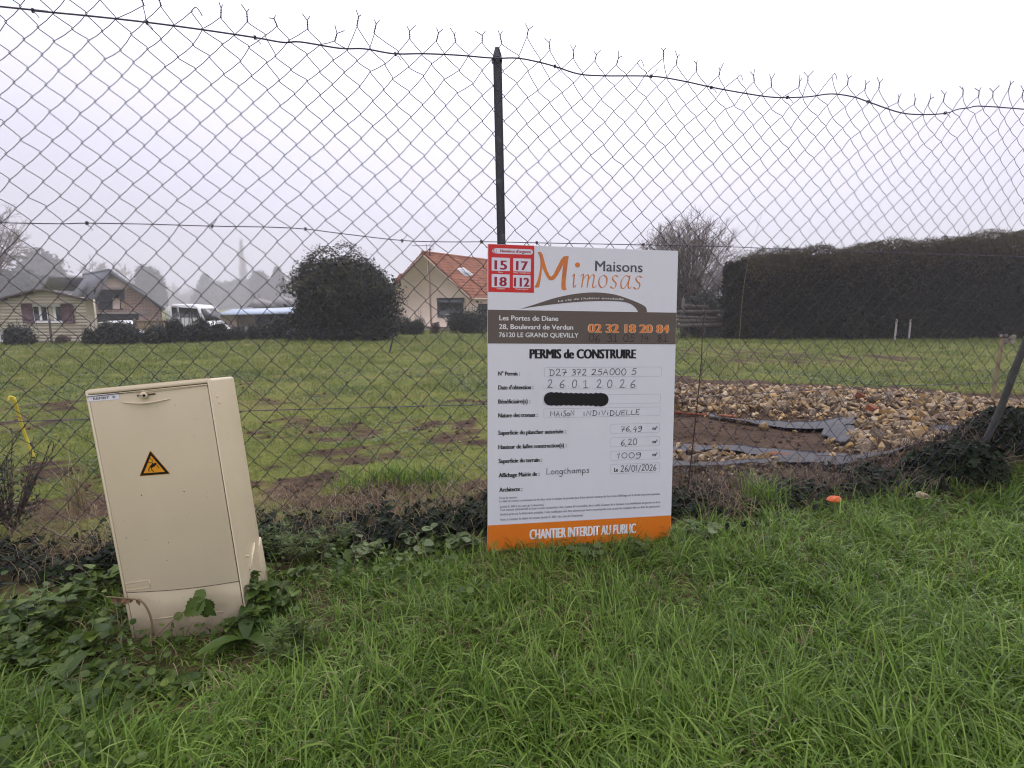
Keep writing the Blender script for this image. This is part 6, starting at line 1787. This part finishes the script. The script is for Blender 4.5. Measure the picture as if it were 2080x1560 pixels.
# ivy and dry stuff along the fence foot
def fence_strip(n, d0, d1, x0, x1, seed, dens=None):
    g = np.random.default_rng(seed); x = g.uniform(x0, x1, n); d = g.normal((d0 + d1) / 2, (d1 - d0) / 2.6, n); y = fence_y(x) + np.where((x > -.2) & (x < .8), np.abs(d) + .04, d)
    if dens is not None: k = g.random(n) < dens(x, d); x, y = x[k], y[k]
    return x, y, g
x, y, g = fence_strip(9500, .0, .26, -2.3, 2.6, 401, lambda x, d: .30 + .70 * (vnoise(x, d, .25, 3) > .42) - .50 * sstep(.7, .95, x) * (1 - sstep(2.2, 2.5, x)))
mound = .10 * (vnoise(x, y, .3, 8)) + .02
z = ground_h(x, y) + mound * g.random(len(x)) ** .6
mb = MB(); scatter(mb, *LEAF_IVY, np.stack([x, y, z], 1), rot_from(g.normal(0, .55, (len(x), 3)) + [0, -.35, 1], g.uniform(0, 6.3, len(x))), g.uniform(.018, .042, len(x)))
tag(mb.build('ivy', M['ivy']), 'dark ivy creeping along the foot of the wire fence', 'ivy', kind='stuff')
# ivy bush round the leaning pole
def ivy_bush(px, py, rx, ry, h, n, label, seed):
    b = pix_ground(px, py); g = np.random.default_rng(seed); b = np.array([b[0], b[1] + .1, gh(b[0], b[1] + .1) - .03])
    o = thing('ivy_bush', label, 'bush', b, group='ivy bushes round the leaning pole')
    p, d = lumpy(n, 1, seed, (1, 1, 1), 10, .6); p = p * [rx, ry, h]; k = p[:, 2] > -.02; p, d = p[k], d[k]; n = len(p)
    mb = MB(); scatter(mb, *LEAF_IVY, p, rot_from(d + g.normal(0, .5, (n, 3)) + [0, -.2, .3], g.uniform(0, 6.3, n)), g.uniform(.025, .06, n)); mb.build('foliage', M['ivy'], o)
    mb = MB()
    for k_ in range(26):
        a = g.uniform(0, 6.3); mb.tube(np.array([[0, 0, 0], [math.cos(a) * rx * .6, math.sin(a) * ry * .6, h * .5], [math.cos(a) * rx * 1.02, math.sin(a) * ry, h * g.uniform(.3, 1.05)]]), [.005, .004, .002], 4)
    mb.build('stem', M['twig'], o)
ivy_bush(1985, 1005, .26, .18, .17, 2600, 'dark ivy bush round the foot of the leaning pole', 411)
ivy_bush(2090, 985, .26, .18, .20, 2400, 'dark ivy bush at the right edge behind the lush grass', 412)
ivy_bush(1895, 1012, .14, .10, .07, 800, 'low dark ivy bush left of the leaning pole', 413)

# dry straw and brown stalks
def strands(n, x, y, h, g, mat, name, label, lean=.8, r=.0011, kind='stuff', cat='dry grass'):
    m = 5; a = g.uniform(0, 6.3, n); L = h * g.uniform(.4, 1.2, n); b = g.uniform(.55, 1.4, n) * lean
    u = np.linspace(0, 1, m)[None]
    ang = b[:, None] * (u + .35 * u ** 2)
    dx = np.cumsum(np.sin(ang), 1) / m; dz = np.cumsum(np.cos(ang), 1) / m
    z0 = ground_h(x, y) - .005
    P = np.stack([x[:, None] + np.cos(a)[:, None] * dx * L[:, None], y[:, None] + np.sin(a)[:, None] * dx * L[:, None], z0[:, None] + np.maximum(dz, .04) * L[:, None]], -1)
    side = np.stack([-np.sin(a), np.cos(a), 0 * a], 1)[:, None] * (r * (1 - .75 * u[..., None]))
    v = np.concatenate([P - side, P + side], 1)
    i = np.arange(m - 1); q = np.stack([i, i + 1, i + m + 1, i + m], 1)
    mb = MB().add(v.reshape(-1, 3), quads=(q[None] + (np.arange(n) * 2 * m)[:, None, None]).reshape(-1, 4))
    o = mb.build(name, M[mat]); return tag(o, label, cat, kind=kind)
x, y, g = fence_strip(7600, .08, .58, -2.4, 3.4, 421, lambda x, d: 1 - .62 * sstep(.65, .9, x))
strands(len(x), x, y, .17 - .06 * sstep(.6, .9, x), g, 'dead', 'dry_grass', 'tan dry grass strands tangled along the fence foot', 1.7, .0012)
x, y, g = fence_strip(1500, .02, .42, .8, 3.2, 422)
strands(len(x), x, y, .26, g, 'twig', 'dry_stalks', 'brown dry stalks tangled at the right of the fence foot', 2.1, .0018)
def tuft(px, py, n, h, sp_, label, seed, mat='grass', r=.0022, lean=.8):
    b = pix_ground(px, py); g = np.random.default_rng(seed); x, y = b[0] + g.normal(0, sp_, n), b[1] + g.normal(0, sp_ * .7, n)
    return strands(n, x, y, h, g, mat, 'grass_tuft', label, lean, r, kind='thing', cat='grass tuft')
tuft(1545, 1035, 260, .20, .05, 'tall green and tan grass tuft right of the permit sign', 431); tuft(1480, 1055, 110, .19, .07, 'tan dry grass tuft just right of the permit sign', 432, 'dead', .0016, 1.4)
tuft(800, 985, 260, .16, .07, 'green grass tuft beyond the fence between cabinet and sign', 433); tuft(870, 990, 260, .18, .07, 'yellow green grass tuft beyond the fence near the sign', 434); tuft(720, 1000, 160, .13, .07, 'low grass tuft beyond the fence nearer the cabinet', 435)
tuft(160, 1060, 40, .30, .03, 'long straw tuft left of the cabinet', 436, 'dead', .0022, .5); tuft(1800, 1020, 60, .16, .08, 'pale stalk tuft beside the ivy bush', 437, 'dead', .0018)
# thin saplings and tall dry stalks
def sapling(pts_px, Y, r, mat, label, seed, ntw=6, cat='sapling', name='sapling', tl=.15):
    g = np.random.default_rng(seed); P = np.array([at(a, b, Y) for a, b in pts_px]); b = P[0].copy(); b[2] = min(b[2], gh(b[0], b[1]))
    P[0] = b; o = thing(name, label, cat, b); S = smooth_line(P - b, 6); mb = MB(); mb.tube(S, np.linspace(r, r * .3, len(S)), 5); mb.build('stem', M[mat], o, smooth=True)
    mb = MB()
    for k_ in range(ntw):
        q = S[g.integers(len(S) // 3, len(S))]; d = np.array([g.normal(0, .5), g.normal(0, .3), 1]); d /= np.linalg.norm(d); mb.tube(np.array([q, q + d * tl * .5, q + d * tl + g.normal(0, .01, 3)]), [r * .4, r * .3, r * .2], 3)
    if ntw: mb.build('twig', M[mat], o)
sapling([(1398, 970), (1412, 860), (1424, 740), (1428, 660), (1440, 590)], 2.55, .004, 'redtwig', 'thin red brown sapling standing just behind the fence right of the sign', 441, 5)
sapling([(1500, 800), (1505, 640), (1522, 520), (1548, 432)], 4.2, .003, 'dead', 'tall thin dry reed stalk leaning right against the sky', 442, 0, 'reed', 'reed_stalk')
sapling([(1450, 1000), (1460, 900), (1462, 760), (1470, 690)], 2.6, .0022, 'dead', 'thin pale stalk behind the fence right of the red sapling', 443, 2, 'stalk', 'dry_stalk')
sapling([(800, 690), (800, 670)], 11, .004, 'dead', 'tiny dry stalk in the field', 444, 0, 'stalk', 'dry_stalk') if False else None
# dark spiky shrub at the left edge
def spiky(px, py, label, seed):
    b = pix_ground(px, py); g = np.random.default_rng(seed); z = gh(b[0], b[1]); o = thing('spiky_shrub', label, 'shrub', (b[0], b[1], z))
    mb, lf = MB(), MB(); pos, hd = [], []
    for k_ in range(26):
        a = g.uniform(0, 6.3); L = g.uniform(.18, .42); d = np.array([math.cos(a) * .5, math.sin(a) * .4, 1]); P = np.array([[0, 0, 0], d * L * .5, d * L + g.normal(0, .03, 3)]); mb.tube(P, [.004, .003, .0015], 4)
        for t in np.linspace(.2, 1, 26):
            q = P[0] * (1 - t) + P[2] * t; pos.append(q); hd.append(d / np.linalg.norm(d) * .7 + g.normal(0, .6, 3))
    hd = np.array(hd); hd /= np.linalg.norm(hd, axis=1)[:, None]; x = np.cross(hd, g.normal(0, 1, hd.shape)); x /= np.linalg.norm(x, axis=1)[:, None]
    scatter(lf, *LEAF_NEEDLE, np.array(pos), np.stack([x, hd, np.cross(x, hd)], 2), g.uniform(.018, .036, len(pos)))
    mb.build('stem', M['twig'], o); lf.build('foliage', M['conifer'], o)
spiky(25, 1085, 'dark spiky low shrub at the left photo edge', 451); spiky(-70, 1100, 'dark spiky low shrub outside the left photo edge', 452)

# ================================================================== grass
def blades(x, y, h, w, g, lean, heading=None, segs=5, curl=1.0):
    n = len(x); m = segs + 1
    a = g.uniform(0, 2 * PI, n) if heading is None else heading + g.normal(0, .75, n)
    u = np.linspace(0, 1, m)[None]
    th = (lean * g.uniform(.1, 1.0, n))[:, None] + (curl * g.uniform(.1, 1.5, n))[:, None] * u ** 1.4
    st = h[:, None] / segs
    sx_ = np.concatenate([np.zeros((n, 1)), np.cumsum(np.sin((th[:, 1:] + th[:, :-1]) / 2), 1)], 1) * st
    sz_ = np.concatenate([np.zeros((n, 1)), np.cumsum(np.cos((th[:, 1:] + th[:, :-1]) / 2), 1)], 1) * st
    z0 = ground_h(x, y) - .006
    P = np.stack([x[:, None] + np.cos(a)[:, None] * sx_, y[:, None] + np.sin(a)[:, None] * sx_, z0[:, None] + np.maximum(sz_, .012 * (u > 0))], -1)
    tw = g.normal(0, .5, n)[:, None] * u
    side = np.stack([-np.sin(a)[:, None] * np.cos(tw), np.cos(a)[:, None] * np.cos(tw), np.sin(tw)], -1)
    ww = (w[:, None] * .5 * np.minimum(1, 1.02 - u ** 2.2) * (.75 + .25 * np.minimum(1, u * 4)))[..., None]
    fold = ww * .35 * np.array([0, 0, 1.0])
    v = np.concatenate([P - side * ww + fold, P + side * ww + fold], 1)
    i = np.arange(segs); q = np.stack([i, i + 1, i + m + 1, i + m], 1)
    return v.reshape(-1, 3), (q[None] + (np.arange(n) * 2 * m)[:, None, None]).reshape(-1, 4), P

def verge():
    g = np.random.default_rng(501); mb = MB(); tips = []
    nt_ = 11500; ty = .55 + 2.6 * g.random(nt_) ** 1.15; tx = g.uniform(-1.48, 1.48, nt_) * (ty + .12)
    per = g.integers(6, 22, nt_); ti = np.repeat(np.arange(nt_), per); n0 = len(ti)
    oa = g.uniform(0, 2 * PI, n0); orad = np.abs(g.normal(0, .020, n0)) + .002
    x = np.concatenate([tx[ti] + np.cos(oa) * orad, g.uniform(-1.48, 1.48, 38000) * 1.0])
    yr = .55 + 2.6 * g.random(38000) ** 1.15; x[n0:] *= yr + .12
    y = np.concatenate([ty[ti] + np.sin(oa) * orad, yr])
    tall = np.concatenate([np.repeat(g.uniform(.7, 1.35, nt_), per), np.full(38000, .72)])
    hd = np.concatenate([oa, g.uniform(0, 2 * PI, 38000)])
    sweep = 2 * PI * (vnoise(x, y, .42, 21) * 1.5 + vnoise(x, y, .15, 22) * .6) + 1.5
    use = g.random(len(x)) < .45; hd = np.where(use, sweep, hd)
    d = y - fence_y(x)
    edge = -.05 - .10 * (vnoise(x, y, .3, 2) - .5) - .14 * sstep(-.6, -1.3, x) + .06 * sstep(1.3, 2.4, x)
    k = (d < edge) & ~((x > -1.20) & (x < -.80) & (y > 1.40 + (x + 1.17) * .19) & (y < 1.74))
    clump = vnoise(x, y, .16, 11) * .6 + vnoise(x, y, .05, 12) * .4
    k &= g.random(len(x)) < .18 + 1.25 * clump
    near_cab = np.exp(-((x + 1.0) / .30) ** 2 - ((y - 1.33) / .14) ** 2); k &= g.random(len(x)) > .75 * near_cab
    x, y, clump, tall, hd = x[k], y[k], clump[k], tall[k], hd[k]; n = len(x)
    lush = sstep(.2, 1.2, x) * .6 + .4 * sstep(1.6, 1.0, y)
    h = (.070 + .055 * lush + .050 * clump) * tall * g.uniform(.5, 1.2, n)
    h *= 1 - .45 * np.exp(-((x + 1.0) / .35) ** 2 - ((y - 1.30) / .2) ** 2)
    w = g.uniform(.0024, .0056, n) * (.85 + .4 * lush)
    v, q, P = blades(x, y, h, w, g, 1.15, hd, 6, 2.0)
    mb.add(v, quads=q)
    o = mb.build('grass', M['grass'], smooth=True); tag(o, 'wet green grass in tussocks covering the near verge', 'grass', kind='stuff')
    # dew on the bending blades at right
    sel = (x > .3) & (y > 1.05) & (g.random(n) < .13 * sstep(.25, 1.1, x) * sstep(.35, .6, vnoise(x, y, .25, 26)))
    pts = P[sel]; c = []
    for k_ in range(7):
        f_ = np.clip(2.2 + k_ * .45 + g.normal(0, .1, len(pts)), 0, 5.99); j = f_.astype(int); fr_ = (f_ - j)[:, None]; a_ = np.arange(len(pts))
        c.append((pts[a_, j] * (1 - fr_) + pts[a_, j + 1] * fr_ + g.normal(0, .0007, (len(pts), 3)) + [0, 0, .0012])[g.random(len(pts)) < .6])
    c = np.concatenate(c); ov_ = [(1, 0, 0), (0, 1, 0), (-1, 0, 0), (0, -1, 0), (0, 0, 1), (0, 0, -1)]
    mb = MB(); scatter(mb, ov_, [], [(0, 1, 4), (1, 2, 4), (2, 3, 4), (3, 0, 4), (1, 0, 5), (2, 1, 5), (3, 2, 5), (0, 3, 5)], c, np.repeat(np.eye(3)[None], len(c), 0), g.uniform(.0006, .0016, len(c)))
    tag(mb.build('dew', M['dew'], smooth=True), 'bright dew drops hanging on the wet grass at right', 'dew', kind='stuff')
    # clover and chickweed between the blades
    N = 9000; y = .6 + 1.9 * g.random(N); x = g.uniform(-1.15, 1.1, N) * (y + .1); d = y - fence_y(x)
    k = (d < -.02) & (vnoise(x, y, .22, 31) > .55 - .2 * sstep(-.2, -.9, x) + .6 * sstep(-.1, .5, x) + .25 * sstep(1.45, 1.1, y)) & ~((x > -1.19) & (x < -.83) & (y > 1.42 + (x + 1.17) * .19) & (y < 1.72)); x, y = x[k], y[k]; n = len(x)
    z = ground_h(x, y) + g.uniform(.015, .075, n)
    mb = MB(); scatter(mb, *LEAF_ROUND, np.stack([x, y, z], 1), rot_from(g.normal(0, .45, (n, 3)) + [0, -.2, 1], g.uniform(0, 6.3, n)), g.uniform(.012, .027, n))
    tag(mb.build('clover', M['weed'], smooth=True), 'small round clover leaves between the grass blades', 'clover', kind='stuff')
    # fallen dead leaves and straws lying in the verge
    N = 2200; y = .7 + 1.6 * g.random(N); x = g.uniform(-1.1, 1.1, N) * y
    k = y - fence_y(x) < -.1; x, y = x[k], y[k]
    strands(len(x), x, y, .10, g, 'dead', 'straw', 'pale dead straws lying in the verge grass', 1.6, .0014)
verge()

def field():
    g = np.random.default_rng(601); mb = MB(); cl = MB()
    # distance bands: number per square metre falls as they shrink in the picture
    for y0_, y1_, dens, h0, w0, segs in ((2.0, 3.6, 2600, .055, .0034, 4), (3.6, 6, 1500, .06, .005, 3), (6, 9, 1100, .06, .007, 3), (9, 14, 620, .075, .010, 2), (14, 24, 260, .09, .016, 2), (24, 40, 70, .12, .03, 2)):
        A = (y1_ - y0_) * (y0_ + y1_) * 1.3; N = int(A * dens)
        y = np.sqrt(g.uniform(y0_ ** 2, y1_ ** 2, N)); x = g.uniform(-1.3, 1.3, N) * y
        d = y - fence_y(x); s = soil_mask(x, y)
        tuftn = vnoise(x, y, .22 if y1_ < 7 else .6, 41) * .6 + vnoise(x, y, .08 if y1_ < 7 else .25, 42) * .4
        big = vnoise(x, y, 1.7, 44)
        k = (d > .30) & (g.random(N) > s * 1.04) & (g.random(N) < .18 + 1.15 * tuftn) & (heap(x, y) < .02)
        x, y, tuftn, big = x[k], y[k], tuftn[k], big[k]; n = len(x)
        h = h0 * (.45 + .9 * tuftn) * (.7 + .6 * big) * (1 + 1.1 * sstep(.66, .8, vnoise(x, y, .55, 48))) * g.uniform(.5, 1.3, n)
        v, q, _ = blades(x, y, h, w0 * g.uniform(.6, 1.3, n), g, 1.0, None, segs, 1.1); mb.add(v, quads=q)
        if y1_ < 9.5:   # clover leaves lying low
            n2 = int(n * .55); j = g.integers(0, n, n2); xx, yy = x[j] + g.normal(0, .03, n2), y[j] + g.normal(0, .03, n2)
            kk = (vnoise(xx, yy, .5, 47) > .44) & (soil_mask(xx, yy) < .5); xx, yy = xx[kk], yy[kk]; n2 = len(xx)
            scatter(cl, *LEAF_ROUND, np.stack([xx, yy, ground_h(xx, yy) + g.uniform(.004, .035, n2)], 1), rot_from(g.normal(0, .4, (n2, 3)) + [0, -.15, 1], g.uniform(0, 6.3, n2)), g.uniform(.4, 1.1, n2) * (.018 if y1_ < 4 else .022 if y1_ < 7 else .028))
    tag(mb.build('field_grass', M['field'], smooth=True), 'short patchy green grass of the field beyond the fence', 'grass', kind='stuff')
    tag(cl.build('field_clover', M['clover'], smooth=True), 'low grey green clover in the near part of the field', 'clover', kind='stuff')
    # clods of earth on the bare ground
    N = 2600; y = 2.4 + 5 * g.random(N); x = g.uniform(-1.05, 1.05, N) * y; s = soil_mask(x, y); k = (s > .5) & (heap(x, y) < .02) & (y - fence_y(x) > .1); x, y = x[k], y[k]; n = len(x)
    ico = bmesh.new(); bmesh.ops.create_icosphere(ico, subdivisions=1, radius=1); tv = np.array([tuple(v.co) for v in ico.verts]) * (1 + .25 * (np.random.default_rng(2).random((12, 1)) - .5) if len(ico.verts) == 12 else 1); tt = [[v.index for v in f.verts] for f in ico.faces]; ico.free()
    mb = MB(); scatter(mb, tv, [], tt, np.stack([x, y, ground_h(x, y) + .002], 1), rot_from(g.normal(0, 1, (n, 3)), g.uniform(0, 6, n)), g.uniform(.006, .022, (n, 1)) * g.uniform(.6, 1.3, (n, 3)))
    tag(mb.build('earth_clods', M['soil']), 'brown earth clods on the bare ground', 'soil', kind='stuff')
field()
for nm, px, py, s_ in (('a', 806, 876, .03), ('b', 860, 905, .02), ('c', 808, 920, .018), ('d', 600, 938, .02)): pass
pale = [(806, 872, .03, 'pale stone in the field grass left of the sign'), (858, 904, .018, 'small white stone in bare earth left of the sign'), (806, 919, .017, 'tiny white stone in the grass nearer the fence')]
for px, py, s_, lab_ in pale:
    p = pix_ground(px, py); o = bpy.data.objects.new('field_stone', FL[3]); COL.objects.link(o); o.location = (p[0], p[1], gh(p[0], p[1]) + s_ * .4); o.scale = (s_ * 2.2, s_ * 1.6, s_ * 1.4); tag(o, lab_, 'stone')
